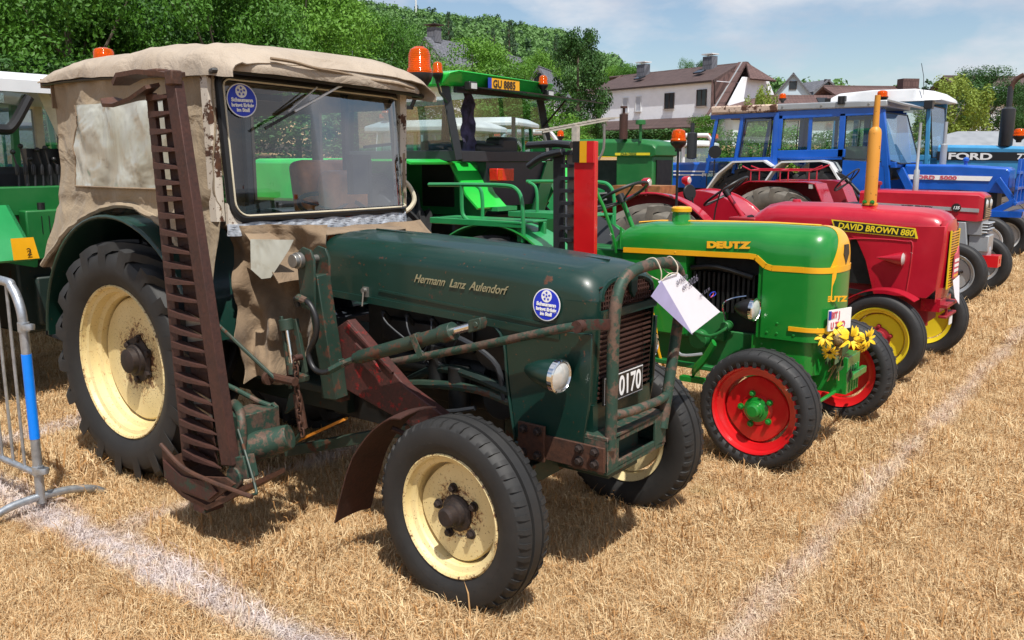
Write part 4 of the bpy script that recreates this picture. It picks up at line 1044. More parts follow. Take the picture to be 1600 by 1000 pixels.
mb.tube([(-3.19, YC + .20 * math.cos(a) * 1.4, 1.09 + .262 * math.sin(a) ** .55) for a in [math.pi * k / 20 for k in range(1, 20)]], .012, 6)
ft(mb, 'hood_trim', 'dkgreen', hood)
mb = MB(); mb.bar((-3.15, YC + .02, 1.364), (-1.76, YC + .012, 1.302), .010, .008); ft(mb, 'hood_seam', 'dkgreen', hood)
mb = MB(); mb.bb(-2.935, -2.905, 2.758, 2.772, 1.085, 1.13); mb.cyl((-2.92, 2.768, 1.115), (-2.92, 2.745, 1.115), .012); mb.bar((-2.92, 2.75, 1.11), (-2.925, 2.745, 1.045), .016, .006); ft(mb, 'hood_catch', 'steel', hood)
# lettering
mb_t = text('Hermann  Lanz  Aulendorf', .050, (-2.625, 2.772, 1.178), (1, .012, -.024), (.02, .10, 1), M['gold'], 'lettering', hood, bold=.0006, shear=.35, xs=.92)
def sticker(c, r, parent, ux, uy):
    ux = Vector(ux).normalized(); uy = Vector(uy).normalized(); n = ux.cross(uy).normalized(); c = Vector(c)
    o = ft(MB().lathe([(0, r), (.0012, r)], c, n, 40), 'sticker', 'white', parent)
    ft(MB().lathe([(.0012, r * .93), (.0022, r * .93)], c, n, 40), 'sticker_field', 'sticker', o)
    q = c + uy * r * .52
    ft(MB().lathe([(.0022, r * .38), (.0030, r * .38)], q, n, 24), 'sticker_disc', 'white', o)
    mb = MB()
    for k in range(6):
        a = math.pi / 2 + k * 2 * math.pi / 5; rr = r * .21 if k < 5 else 0; p = q + (ux * math.cos(a) + uy * math.sin(a)) * rr + n * .0034
        star = [(math.cos(b * math.pi / 5 + 1.57) * r * (.10 if b % 2 == 0 else .045), math.sin(b * math.pi / 5 + 1.57) * r * (.10 if b % 2 == 0 else .045)) for b in range(10)]
        mb.prism(star, p, ux, uy, .0008)
    ft(mb, 'stars', 'sticker', o)
    for s, dy, sz in (('Schaumann', .0, .30), ('bringt Erfolg', -.30, .28), ('im Stall', -.58, .28)):
        text(s, r * sz, c + uy * r * (dy - .08) + n * .0035, ux, uy, M['white'], 'sticker_print', o, bold=.0012 * r / .07, xs=1.05, align='CENTER', th=.0004)
FIX = False
sticker((-1.925, 2.779, 1.145), .064, hood, (1, .012, -.03), (0, .05, 1))
FIX = True
# side panels at the front
for s in (-1, 1):
    y0 = YC + s * .264; y1 = YC + s * .25
    mb = MB(); mb.xz([(-2.20, 1.04), (-2.13, .97), (-2.11, .80), (-2.07, .585), (-2.04, .552), (-1.75, .552), (-1.70, .60), (-1.672, .78), (-1.665, 1.05)], min(y0, y1), max(y0, y1))
    p = ft(mb, 'side_panel', 'dkgreen', bev=.004)
    mb = MB(); mb.tube([(-2.20, y0 - s * 0, 1.04), (-2.14, y0, .97), (-2.118, y0, .80), (-2.075, y0, .585), (-2.04, y0, .552), (-1.75, y0, .55)], .008, 6, sub=3); ft(mb, 'panel_edge', 'dkgreen', p)
# nose shell and grille
mb = MB()
def nose_sec(z, hw, xf):
    return [Vector((-1.80, YC - hw, z))] + [Vector((xf - .075 + .075 * math.sin(a), YC - hw + .05 * (1 - math.cos(a)), z)) for a in [math.pi / 2 * k / 5 for k in range(6)]]
for s in (1, -1):
    secs = []
    for z, hw, xf in ((.60, .235, -1.70), (.78, .25, -1.675), (.95, .258, -1.665), (1.10, .262, -1.66), (1.17, .262, -1.66)):
        sec = nose_sec(z, hw, xf)
        if s < 0: sec = [Vector((p.x, 2 * YC - p.y, p.z)) for p in sec]
        secs.append(sec)
    mb.loft(secs, caps=False, closed=False)
mb.xz([(-1.80, .55), (-1.69, .56), (-1.672, .66), (-1.678, .76), (-1.80, .76)], YC - .23, YC + .23)
mb.tube([(-1.664, YC - .20, 1.168), (-1.668, YC - .19, 1.205), (-1.675, YC - .12, 1.235), (-1.67, YC, 1.243), (-1.675, YC + .12, 1.235), (-1.668, YC + .19, 1.205), (-1.664, YC + .20, 1.168)], .012, 6, sub=3)
mb.bar((-1.655, YC - .215, 1.115), (-1.655, YC + .215, 1.115), .018, .032)
nose = ft(mb, 'nose_shell', 'dkgreen')
ft(MB().bb(-1.72, -1.70, YC - .21, YC + .21, .74, 1.23), 'grille_backing', 'rust_dark', nose)
for k in range(15):
    z = .785 + k * .0205
    ft(MB().bar((-1.672, YC - .205, z), (-1.672, YC + .205, z), .012, .008), 'grille_slat', 'rust_dark', nose)
mb = MB()
for k in range(22): mb.bb(-1.674, -1.668, YC - .20 + k * .019 - .003, YC - .20 + k * .019 + .003, 1.135, 1.225 if 2 < k < 19 else 1.20)
for k in range(5): mb.bb(-1.6735, -1.6685, YC - .205, YC + .205, 1.142 + k * .019, 1.147 + k * .019)
ft(mb, 'mesh_screen', 'rust_dark', nose)
mb = MB(); mb.prism([(-.028, .04), (.028, .04), (.022, -.02), (0, -.045), (-.022, -.02)], (-1.652, YC + .02, 1.205), (0, 1, 0), (0, 0, 1), .012); ft(mb, 'nose_badge', 'dkgreen', nose)
FIX = False
# number plate
pl = ft(MB().box((-1.702, 3.00, .815), (.008, .31, .112)), 'number_plate', 'black')
ft(MB().box((-1.6985, 3.00, .815), (.002, .304, .106)), 'plate_rim', 'white', pl)
ft(MB().box((-1.6970, 3.00, .815), (.0022, .296, .098)), 'plate_field', 'black', pl)
text('N 0170', .112, (-1.6955, 2.862, .777), (0, 1, 0), (0, 0, 1), M['white'], 'plate_print', pl, bold=.002, xs=.80, th=.0006)
# headlights
headlamp(FT, (-1.80, 2.690, .893), (1, -.03, -.04), .064, M['dkgreen'], M['lens'], L=.17)
headlamp(FT, (-1.80, 3.410, .893), (1, .03, -.04), .064, M['dkgreen'], M['lens'], L=.17)
ft(MB().cyl((-1.88, 2.80, .87), (-1.88, 2.71, .88), .016).cyl((-1.88, 3.30, .87), (-1.88, 3.39, .88), .016), 'lamp_bracket', 'dkgreen')
# ---- bull bar, bumper
mb = MB(); bx = -1.65
mb.tube([(bx, 2.82, .60), (bx, 2.825, .88), (bx, 2.83, 1.11), (bx + .0, 2.865, 1.225), (bx, 2.95, 1.276), (bx, 3.10, 1.290), (bx, 3.26, 1.282), (bx, 3.36, 1.235), (bx, 3.385, 1.12), (bx, 3.33, .88), (bx, 3.25, .58)], .0235, 12, sub=5)
bb = ft(mb, 'bull_bar', 'rust_green')
ft(MB().tube([(bx, 2.83, .735), (bx + .02, 2.92, .730), (bx + .02, 3.16, .72), (bx, 3.27, .715)], .019, 10, sub=4), 'cross_tube', 'rust_green', bb)
mb = MB(); mb.tube([(-1.76, 2.735, 1.085), (-1.735, 2.765, 1.088), (-1.69, 2.785, 1.092), (-1.65, 2.80, 1.094)], .004, 6, flat=6); ft(mb, 'clamp_strap', 'rust_red', bb)
br_ = ft(MB().tube([(-2.72, 2.70, .815), (-2.3, 2.71, .93), (-1.82, 2.72, 1.07), (-1.745, 2.735, 1.088)], .018, 10), 'brace_tube', 'rust_green')
ft(MB().cyl((-1.745, 2.715, 1.086), (-1.745, 2.75, 1.086), .024), 'brace_eye', 'rust_dark', br_)
mb = MB(); q0, q1, qa, qb = 2.79, 3.27, -1.83, -1.645
mb.bb(qa, qb, q0, q1, .640, .653); mb.bb(qa, qb, q0, q1, .500, .515)
mb.bb(qb - .012, qb, q0, q0 + .09, .515, .640); mb.bb(qb - .012, qb, q1 - .09, q1, .515, .640)
mb.bb(qb - .014, qb - .001, q0 + .09, q1 - .09, .618, .640); mb.bb(qb - .014, qb - .001, q0 + .09, q1 - .09, .515, .540)
mb.bb(qa, qa + .012, q0, q1, .515, .640); mb.bb(qa + .012, qb - .012, q1 - .012, q1, .515, .640); mb.bb(qa + .012, qb - .012, q0, q0 + .012, .515, .640)
bump = ft(mb, 'front_weight_carrier', 'rust_green', bev=.003)
ft(MB().lathe([(-.001, .022), (.0015, .022)], (-1.73, 2.93, .6535), (0, 0, 1), 16).lathe([(-.001, .022), (.0015, .022)], (-1.73, 3.15, .6535), (0, 0, 1), 16), 'pin_hole', 'black', bump)
mb = MB(); mb.bb(-2.05, -1.65, 2.774, 2.787, .515, .615); mb.bb(-2.05, -1.92, 2.760, 2.773, .505, .655); ft(mb, 'side_plate', 'rust', bump, bev=.002)
for x, z in ((-2.02, .63), (-2.02, .53), (-1.95, .63), (-1.95, .53), (-1.76, .595), (-1.76, .545), (-1.69, .595), (-1.69, .545)):
    inst(kitf['nut'], 'bolt', bump, Vector((x, 2.772 if x > -1.9 else 2.758, z)) - ORG)
# ---- front axle
mb = MB()
mb.bar((-2.06, 2.62, .40), (-1.98, 3.05, .47), .075, .085); mb.bar((-1.98, 3.05, .47), (-2.06, 3.5, .40), .075, .085)
mb.cyl((-2.045, 2.60, .30), (-2.02, 2.60, .50), .034); mb.cyl((-2.045, 3.53, .30), (-2.02, 3.53, .50), .034)
mb.cyl((-2.07, 2.43, .372), (-2.05, 2.6, .375), .03); mb.cyl((-2.07, 3.7, .372), (-2.05, 3.53, .375), .03)
mb.bb(-2.25, -1.72, 2.93, 3.17, .43, .60); mb.tube([(-2.2, 2.62, .33), (-2.22, 3.05, .34), (-2.2, 3.5, .33)], .014, 8)
ft(mb, 'front_axle', 'dkgreen_dirty', bev=.004)
mb = MB(); mb.cyl((-2.03, 2.60, .50), (-2.03, 2.60, .56), .045); mb.box((-2.03, 2.60, .575), (.11, .07, .035)); mb.box((-2.02, 2.60, .60), (.07, .085, .03), (0, 0, 20)); ft(mb, 'steering_knuckle', 'rust_red', bev=.004)
mb = MB(); mb.tube([(-2.03, 2.60, .58), (-2.12, 2.66, .585), (-2.35, 2.72, .57), (-2.8, 2.78, .60)], .013, 8, sub=3); ft(mb, 'steering_rod', 'dkgreen_dirty')
mb = MB(); mb.tube([(-2.9, 2.9, .62), (-2.5, 2.82, .80), (-2.12, 2.80, .76)], .022, 8, sub=4); ft(mb, 'drag_link', 'oily')
# front mudguard
path = catmull([(-2.20, .735), (-2.33, .728), (-2.47, .655), (-2.575, .53), (-2.64, .38), (-2.70, .205)], 5)
mb = MB(); mb.sheet([[(p[0] + .004 * nz(i, j, 0, .7), 2.335 + j * .035 + (0 if j else .0), p[1] - .012 * ((j - 3) / 3) ** 2) for j in range(7)] for i, p in enumerate([(v.x, v.y) for v in catmull([(a, b, 0) for a, b in [(-2.30, .735), (-2.37, .718), (-2.47, .645), (-2.575, .52), (-2.64, .38), (-2.70, .205)]], 5)])], .005)
g = ft(mb, 'mudguard', 'rust_dark'); ft(MB().tube([(-2.45, 2.44, .63), (-2.35, 2.55, .55), (-2.12, 2.58, .48)], .012, 6), 'mudguard_stay', 'rust_dark', g)
# ---- engine and chassis
mb = MB()
mb.bb(-3.05, -2.15, 2.90, 3.20, .62, 1.03); mb.bb(-3.35, -2.25, 2.93, 3.17, .42, .66); mb.cyl((-3.0, 2.90, .78), (-2.3, 2.90, .78), .055); mb.bb(-2.9, -2.35, 2.84, 2.92, .88, .98)
mb.cyl((-2.55, 2.84, .70), (-2.55, 2.84, .90), .045); mb.cyl((-2.42, 2.83, .62), (-2.42, 2.83, .82), .05); mb.cyl((-2.25, 2.86, .93), (-2.25, 3.1, .93), .12, n=20); mb.cyl((-2.21, 2.84, .70), (-2.21, 3.0, .70), .09, n=20)
for k in range(4): mb.cyl((-2.85 + k * .15, 2.86, .96), (-2.85 + k * .15, 2.80, 1.02), .014, n=8)
ft(mb, 'engine_block', 'engine', bev=.004)
mb = MB()
for k in range(4): mb.tube([(-2.85 + k * .15, 2.80, 1.02), (-2.80 + k * .13, 2.78, .97 - k * .02), (-2.6, 2.80, .86 - k * .015), (-2.45, 2.82, .80)], .0045, 6, sub=4)
mb.tube([(-2.5, 2.78, .98), (-2.3, 2.77, .94), (-2.18, 2.79, .86), (-2.15, 2.8, .72)], .013, 8, sub=4); mb.tube([(-2.75, 2.79, .70), (-2.5, 2.77, .62), (-2.3, 2.79, .66)], .011, 8, sub=4)
ft(mb, 'engine_pipes', 'black_metal')
ft(MB().tube([(-2.9, 2.80, .66), (-2.6, 2.79, .72), (-2.3, 2.80, .74), (-2.12, 2.81, .71)], .02, 8, sub=3), 'side_pipe', 'dkgreen_dirty')
mb = MB(); mb.bb(-4.4, -3.2, 2.88, 3.22, .45, .85); mb.cyl((-4.38, 2.65, .645), (-4.38, 3.49, .645), .10, n=20); mb.cyl((-4.38, 2.62, .645), (-4.38, 2.75, .645), .17, n=20); mb.bb(-3.75, -3.1, 2.70, 3.40, .60, .64); ft(mb, 'gearbox', 'oily', bev=.006)
# ---- loader frame on the side
mb = MB()
mb.bar((-3.015, 2.565, 1.20), (-2.96, 2.60, .64), .085, .075, up=(0, 1, 0)); mb.bb(-3.06, -2.93, 2.60, 2.66, .62, .82)
up = ft(mb, 'loader_post', 'dkgreen_dirty', bev=.004)
mb = MB()
for y in (2.515, 2.60): mb.prism([(-.045, -.16), (.045, -.17), (.052, .06), (.03, .10), (-.02, .11), (-.055, .085), (-.06, .03)], (-3.02, y, 1.215), (1, 0, 0), (0, 0, 1), .012)
ft(mb, 'post_fork_plate', 'dkgreen_dirty', up, bev=.002)
mb = MB(); mb.cyl((-3.045, 2.47, 1.268), (-3.045, 2.63, 1.268), .018); mb.cyl((-3.045, 2.475, 1.268), (-3.045, 2.50, 1.268), .036, n=18); mb.cyl((-3.045, 2.455, 1.268), (-3.045, 2.476, 1.268), .030, n=18); ft(mb, 'pivot_pin', 'steel', up, bev=.002)
mb = MB(); mb.prism([(-3.02, .93), (-2.90, 1.00), (-2.55, .745), (-2.16, .585), (-2.04, .545), (-1.99, .52), (-1.99, .49), (-2.04, .47), (-2.25, .51), (-2.62, .60), (-2.95, .68)], (0, 2.655, 0), (1, 0, 0), (0, 0, 1), .05)
ft(mb, 'loader_arm', 'arm_red', bev=.005)
mb = MB(); mb.bar((-2.90, 2.625, .985), (-2.62, 2.625, .80), .012, .012); mb.prism([(-.10, .05), (.02, -.02), (.05, -.06), (-.02, -.03)], (-2.72, 2.60, .86), (1, 0, 0), (0, 0, 1), .012); ft(mb, 'arm_rib', 'arm_red')
mb = MB(); A = Vector((-2.735, 2.545, .868)); B = Vector((-2.05, 2.545, 1.095)); d = (B - A).normalized()
mb.cyl(A, A + d * .52, .0295, n=18); mb.cyl(A - d * .03, A + d * .0, .024, n=18); mb.cyl(A + d * .50, A + d * .56, .037, n=18)
mb.cyl(A + d * .36, A + d * .375, .034, n=18)
cyl_ = ft(mb, 'lift_cylinder', 'dkgreen_dirty', bev=.002)
ft(MB().cyl(A + d * .55, A + d * .66, .017), 'piston_rod', 'chrome', cyl_)
mb = MB(); mb.prism([(-.035, -.025), (.025, -.022), (.032, .0), (.025, .022), (-.035, .025)], A + d * .69, d, Vector((0, 0, 1)), .04); mb.cyl(A + d * .695 + Vector((0, -.025, 0)), A + d * .695 + Vector((0, .03, 0)), .012); ft(mb, 'rod_eye', 'dkgreen_dirty', cyl_, bev=.003)
ft(MB().bar(A + d * .36 + Vector((0, -.036, .03)), A + d * .41 + Vector((0, -.036, -.07)), .03, .006, up=(0, 1, 0)), 'cylinder_clip', 'rust_green', cyl_)
hs = ft(MB().tube([(-3.075, 2.50, 1.06), (-3.075, 2.49, 1.095), (-3.03, 2.48, 1.10), (-2.965, 2.475, 1.085), (-2.925, 2.475, 1.02), (-2.935, 2.475, .94), (-2.985, 2.475, .865), (-2.955, 2.475, .80), (-2.89, 2.48, .79), (-2.82, 2.50, .825), (-2.76, 2.53, .858)], .0125, 10, sub=6), 'hydraulic_hose', 'black_rubber')
mb = MB(); mb.cyl((-3.05, 2.485, 1.104), (-2.985, 2.476, 1.094), .018, n=8); mb.cyl((-2.86, 2.487, .802), (-2.80, 2.51, .838), .018, n=6); mb.cyl((-2.80, 2.51, .838), (-2.765, 2.528, .855), .014, n=8); ft(mb, 'hose_fitting', 'rust_green', hs)
# second slim cylinder, chain, linkage
mb = MB(); C0 = Vector((-3.135, 2.475, 1.00)); C1 = Vector((-3.075, 2.475, .66))
d = (C1 - C0).normalized(); mb.cyl(C0, C0 + d * .05, .032, n=16); mb.cyl(C0 + d * .20, C0 + d * .25, .028, n=14); mb.bar(C0 + Vector((-.028, 0, .01)), C0 + d * .32 + Vector((-.03, -.01, 0)), .010, .02); mb.bar(C0 + Vector((.03, .03, .0)), C0 + d * .26 + Vector((.04, .03, 0)), .018, .03)
mb.prism([(-.05, -.02), (.08, .02), (.085, .045), (-.02, .05), (-.06, .02)], C0 + d * .29, (1, 0, 0), (0, 0, 1), .03); mb.prism([(-.09, -.09), (.02, -.02), (.0, .04), (-.05, .01)], C0 + d * .36, (1, 0, 0), (0, 0, 1), .02)
sc_ = ft(mb, 'support_cylinder', 'dkgreen_dirty', bev=.002)
ft(MB().cyl(C0 + d * .04, C0 + d * .21, .0095, n=10), 'piston_rod', 'chrome', sc_)
ft(MB().cyl(C0 + d * .34, C0 + d * .50, .021, .023, n=12), 'cylinder_foot', 'rust', sc_)
mb = MB()
ch = tag(ft(MB().cyl((-3.055, 2.45, .835), (-3.055, 2.49, .835), .014), 'chain_hook', 'rust_dark'), None)
def link_mesh():
    m_ = MB(); pts = []
    for k in range(12):
        a = 2 * math.pi * k / 12; pts.append((math.cos(a) * .0105, 0, math.sin(a) * .011 + (.0105 if math.sin(a) > 0 else -.0105)))
    m_.tube(pts, .0042, 6, closed=True); me = mesh_of(m_, 'chain_link', Vector((0, 0, 0))); me.materials.append(M['rust']); return me
lm = link_mesh()
for k in range(12): inst(lm, 'chain_link', ch, Vector((-3.052 + .006 * math.sin(k * 1.3) + k * .002, 2.452, .812 - k * .0285)) - ORG, (0, R(4 * math.sin(k * 2)), R(0 if k % 2 else 88)))
mb = MB(); mb.tube([(-3.04, 2.46, .49), (-3.10, 2.46, .43), (-3.16, 2.47, .40), (-3.21, 2.47, .385)], .012, 8, sub=3); ft(mb, 'turnbuckle', 'dkgreen_dirty')
ft(MB().bar((-3.22, 2.56, .385), (-2.90, 2.60, .55), .03, .012), 'orange_bar', 'orange_steel')
ft(MB().bar((-3.35, 2.62, .30), (-2.55, 2.72, .545), .05, .05), 'lower_beam', 'dkgreen_dirty', bev=.004)
ft(MB().cyl((-3.55, 2.36, .99), (-3.15, 2.42, .73), .009, n=8), 'pull_rod', 'dkgreen_dirty')
mb = MB(); mb.cyl((-3.20, 2.43, .735), (-3.03, 2.43, .735), .02, n=8); mb.cyl((-3.21, 2.415, .73), (-3.19, 2.415, .73), .03); ft(mb, 'rod_joint', 'rust')
ft(MB().tube([(-3.50, 2.33, .70), (-3.38, 2.36, .665), (-3.26, 2.40, .615), (-3.19, 2.42, .60)], .0125, 8).prism([(-.04, -.17), (0, -.17), (.0, .015), (-.03, .03), (-.055, .0)], (-3.165, 2.43, .585), (1, 0, 0), (0, 0, 1), .02), 'lever_link', 'rust_green', bev=.002)
# ---- mower bar, folded upright beside the rear wheel
mb = MB()
L0, L1 = Vector((-3.625, 2.20, 1.985)), Vector((-3.535, 2.20, .33)); R0_, R1_ = Vector((-3.40, 2.17, 2.02)), Vector((-3.165, 2.17, .40))
mb.bar(L0, L1, .055, .02, up=(0, 1, 0), w2=.07)
mow = ft(mb, 'mower_bar', 'rust_dark', bev=.002)
ft(MB().bar(R0_, R1_, .072, .045, up=(0, 1, 0), w2=.078), 'guard_post', 'rust_dark', mow, bev=.003)
ft(MB().bar(L0 + Vector((.09, .03, 0)), L1 + Vector((.12, .03, 0)), .11, .006, up=(0, 1, 0), w2=.12), 'knife_back', 'rust_dark', mow)
N = 23
fm = MB(); fm.loft([[(0, -.022, -.013), (0, .016, -.013), (0, .016, .009), (0, -.022, .009)], [(.09, -.026, -.011), (.09, .010, -.011), (.09, .010, .007), (.09, -.026, .007)], [(.17, -.020, -.006), (.17, 0, -.006), (.17, 0, .004), (.17, -.020, .004)], [(.235, -.012, -.002), (.235, -.008, -.002), (.235, -.008, .001), (.235, -.012, .001)]])
fme = mesh_of(fm, 'mower_finger', Vector((0, 0, 0))); fme.materials.append(M['rust_dark'])
km = MB(); km.prism([(.03, -.034), (.15, -.010), (.155, .0), (.15, .010), (.03, .034)], (0, .012, 0), (1, 0, 0), (0, 0, 1), .004)
kme = mesh_of(km, 'knife_blade', Vector((0, 0, 0))); kme.materials.append(M['rust_dark'])
kms = MB(); kms.prism([(.03, -.034), (.15, -.010), (.155, .0), (.15, .010), (.03, .034)], (0, .012, 0), (1, 0, 0), (0, 0, 1), .004)
kme2 = mesh_of(kms, 'knife_blade', Vector((0, 0, 0))); kme2.materials.append(M['steel'])
for k in range(N):
    t = (k + .25) / N; p = L0.lerp(L1, t); ang = R(1 + 2 * math.sin(k * 5))
    inst(fme, 'mower_finger', mow, p + Vector((.02, -.012, 0)) - ORG, (0, ang, R(-5)), (1.0 + .35 * t, 1.2, 1.25))
    p = L0.lerp(L1, (k + .75) / N); inst(kme2 if (k * 7) % 5 in (1, 3) and k > 10 else kme, 'knife_blade', mow, p + Vector((.025, .012, 0)) - ORG, (0, 0, 0), (1.05, 1, 1.02))
mb = MB(); pth = [(-3.865, 2.12, 1.965), (-3.80, 2.115, 1.935), (-3.70, 2.12, 1.94), (-3.60, 2.13, 1.985), (-3.48, 2.14, 2.035), (-3.36, 2.15, 2.04)]
mb.sheet([[(-3.87, 2.10, 1.955), (-3.87, 2.16, 1.965)], [(-3.83, 2.085, 1.93), (-3.82, 2.20, 1.95)], [(-3.74, 2.085, 1.925), (-3.72, 2.22, 1.965)], [(-3.63, 2.10, 1.95), (-3.62, 2.20, 1.985)], [(-3.53, 2.12, 1.995), (-3.52, 2.18, 2.01)]], .016)
mb.sheet([[(-3.83, 2.14, 2.025), (-3.83, 2.22, 2.03)], [(-3.76, 2.12, 2.055), (-3.76, 2.24, 2.055)], [(-3.60, 2.12, 2.06), (-3.60, 2.24, 2.065)], [(-3.46, 2.13, 2.045), (-3.46, 2.22, 2.055)], [(-3.36, 2.14, 2.03), (-3.36, 2.20, 2.04)]], .02)
ft(mb, 'swath_board', 'rust', mow)
ft(MB().box((-3.38, 2.155, 2.035), (.055, .05, .06)).box((-3.50, 2.16, 2.062), (.08, .06, .03)), 'board_bracket', 'rust', mow, bev=.006)
mb = MB()
sh = [(-3.57, .335), (-3.555, .24), (-3.44, .195), (-3.28, .185), (-3.12, .255), (-3.00, .33)]
mb.loft([[(x, 2.10 + .0, z - .012), (x, 2.32, z + .01 + .0), (x, 2.32, z + .03), (x, 2.10, z + .012)] for x, z in [(-3.58, .34), (-3.56, .26), (-3.44, .215), (-3.26, .20), (-3.12, .27), (-2.99, .35)]])
mb.prism([(-3.575, .42), (-3.57, .27), (-3.44, .235), (-3.22, .235), (-3.04, .36), (-3.10, .375), (-3.30, .335), (-3.48, .36)], (0, 2.10, 0), (1, 0, 0), (0, 0, 1), .012)
shoe = ft(mb, 'mower_shoe', 'rust', mow)
mb = MB(); mb.prism([(-3.555, .36), (-3.55, .285), (-3.42, .255), (-3.22, .25), (-3.15, .30), (-3.20, .335), (-3.42, .315)], (0, 2.088, 0), (1, 0, 0), (0, 0, 1), .01); mb.bb(-3.36, -3.28, 2.10, 2.2, .165, .21); ft(mb, 'shoe_plate', 'rust_red', shoe)
mb = MB(); mb.tube([(-3.57, 2.09, .43), (-3.40, 2.085, .36), (-3.2, 2.08, .345), (-3.0, 2.09, .335), (-2.93, 2.10, .33)], .010, 8, sub=4); ft(mb, 'shoe_rod', 'rust', shoe)
mb = MB(); mb.cyl((-3.18, 2.28, .44), (-3.02, 2.38, .50), .07, .055, n=18); mb.cyl((-3.20, 2.2, .40), (-3.20, 2.36, .40), .03); mb.bb(-3.30, -3.16, 2.22, 2.42, .50, .60); mb.lathe([(0, .05), (.02, .05)], (-3.14, 2.16, .345), (0, 1, 0), 18); mb.box((-3.12, 2.2, .39), (.12, .06, .10), (0, -15, 0)); ft(mb, 'drive_housing', 'rust_green', bev=.004)
ft(MB().tube([(-3.30, 2.30, .62), (-3.21, 2.26, .62), (-3.155, 2.23, .58), (-3.145, 2.22, .50), (-3.15, 2.21, .41)], .021, 10, sub=5), 'lift_tube', 'rust_green')
ft(MB().tube([(-3.14, 2.20, .555), (-3.06, 2.18, .45), (-2.955, 2.14, .345), (-2.955, 2.13, .325), (-3.02, 2.11, .315), (-3.13, 2.10, .335)], .0065, 8, sub=4), 'wire_handle', 'dkgreen_dirty')
# ---- rear fender
def arc_band(cx, cz, r, a0, a1, y0, y1, th=.008, n=28, ry=1.0):
    mb = MB(); mb.sheet([[(cx + math.cos(a) * r, y, cz + math.sin(a) * r * ry) for y in (y0, (y0 + y1) / 2, y1)] for a in [R(a0 + (a1 - a0) * i / n) for i in range(n + 1)]], th); return mb
mb = arc_band(-4.35, .66, .755, 14, 176, 2.345, 2.80); fen = ft(mb, 'fender', 'dkgreen')
ft(MB().tube([(-4.35 + math.cos(R(a)) * .757, 2.345, .66 + math.sin(R(a)) * .757) for a in range(18, 177, 6)], .010, 8), 'fender_edge', 'dkgreen', fen)
ft(MB().prism([(-4.35 + math.cos(R(a)) * .75, .66 + math.sin(R(a)) * .75) for a in range(10, 171, 8)], (0, 2.80, 0), (1, 0, 0), (0, 0, 1), .01), 'fender_side', 'black_metal', fen)
mb = arc_band(-4.35, .66, .755, 18, 176, 3.34, 3.80); ft(mb, 'fender', 'dkgreen')
# ---- canvas cab
CYN, CYF = 2.44, 3.70     # near and far side planes
def arch(x):
    dx = (x + 4.35) / .80
    return .66 + .80 * math.sqrt(max(0, 1 - dx * dx)) if abs(dx) < 1 else .66
def side_pt(x, t):
    """t 0 bottom .. 1 top"""
    zt = interp([(-5.0, 2.12), (-4.5, 2.135), (-3.5, 2.085)], x)
    zb = max(arch(x), interp([(-5.2, 1.0), (-5.0, 1.02), (-3.56, 1.0)], x)); z = lerp(zb, zt, t)
    xs = x + (-.13 * max(0, (1.62 - z)) / .6 if x < -4.6 else 0) * ((-4.6 - x) / .4 if x < -4.6 else 0)
    fl = max(0, (1.50 - z)) / .5
    y = CYN - .10 * min(1, fl) ** 1.3 + .035 * nz(x, z, 1, 2.1) + .018 * nz(x + z, z - x, 5, 5) + .010 * nz(x * 2 + z * .6, z * .5, 8, 9)
    if abs(z - 1.47) < .03: y += .012
    return Vector((xs, y, z))
mb = MB(); rows = []
for i in range(60):
    x = -5.02 + (1.50) * i / 59; rows.append([side_pt(x, (j / 40)) for j in range(41)])
mb.sheet(rows, -.004); side = ft(mb, 'canvas_side', 'canvas')
hem = []
for i in range(60):
    p = side_pt(-5.02 + 1.5 * i / 59, 0); hem.append((p.x, p.y - .004 + .004 * math.sin(i * 1.9), p.z + .012))
ft(MB().tube(hem, .016, 6), 'hem', 'canvas', side)
# clouded window patch with frayed outline
out = [(-4.745, 1.985), (-4.72, 1.93), (-4.80, 1.83), (-4.815, 1.78), (-4.79, 1.72), (-4.825, 1.66), (-4.83, 1.585), (-4.78, 1.562), (-4.5, 1.562), (-4.2, 1.556), (-3.95, 1.553), (-3.62, 1.555)]
def vedge(z):
    pts = sorted([(b, a) for a, b in out[:7]]); return interp(pts, z) + .012 * nz(z * 9, 0, 0, 1)
rows = []
for i in range(34):
    row = []
    for j in range(25):
        z = 1.56 + (1.985 - 1.56) * j / 24; x0 = vedge(z); x = lerp(x0, -3.76, i / 33); y = CYN + .035 * nz(x, z, 1, 2.1) + .018 * nz(x + z, z - x, 5, 5) + .010 * nz(x * 2 + z * .6, z * .5, 8, 9) - .007
        row.append((x, y - .006 * math.sin(math.pi * i / 33) - .016 * nz(x, z, 12, 4.5) - .008 * abs(nz(x * 1.5 + z, z, 14, 11)), z))
    rows.append(row)
vin = ft(MB().sheet(rows, -.003), 'vinyl_window', 'vinyl', side)
ft(MB().tube([rows[0][j] for j in range(25)], .005, 6).tube([rows[i][0] for i in range(34)], .005, 6), 'torn_seam', 'canvas_old', vin)
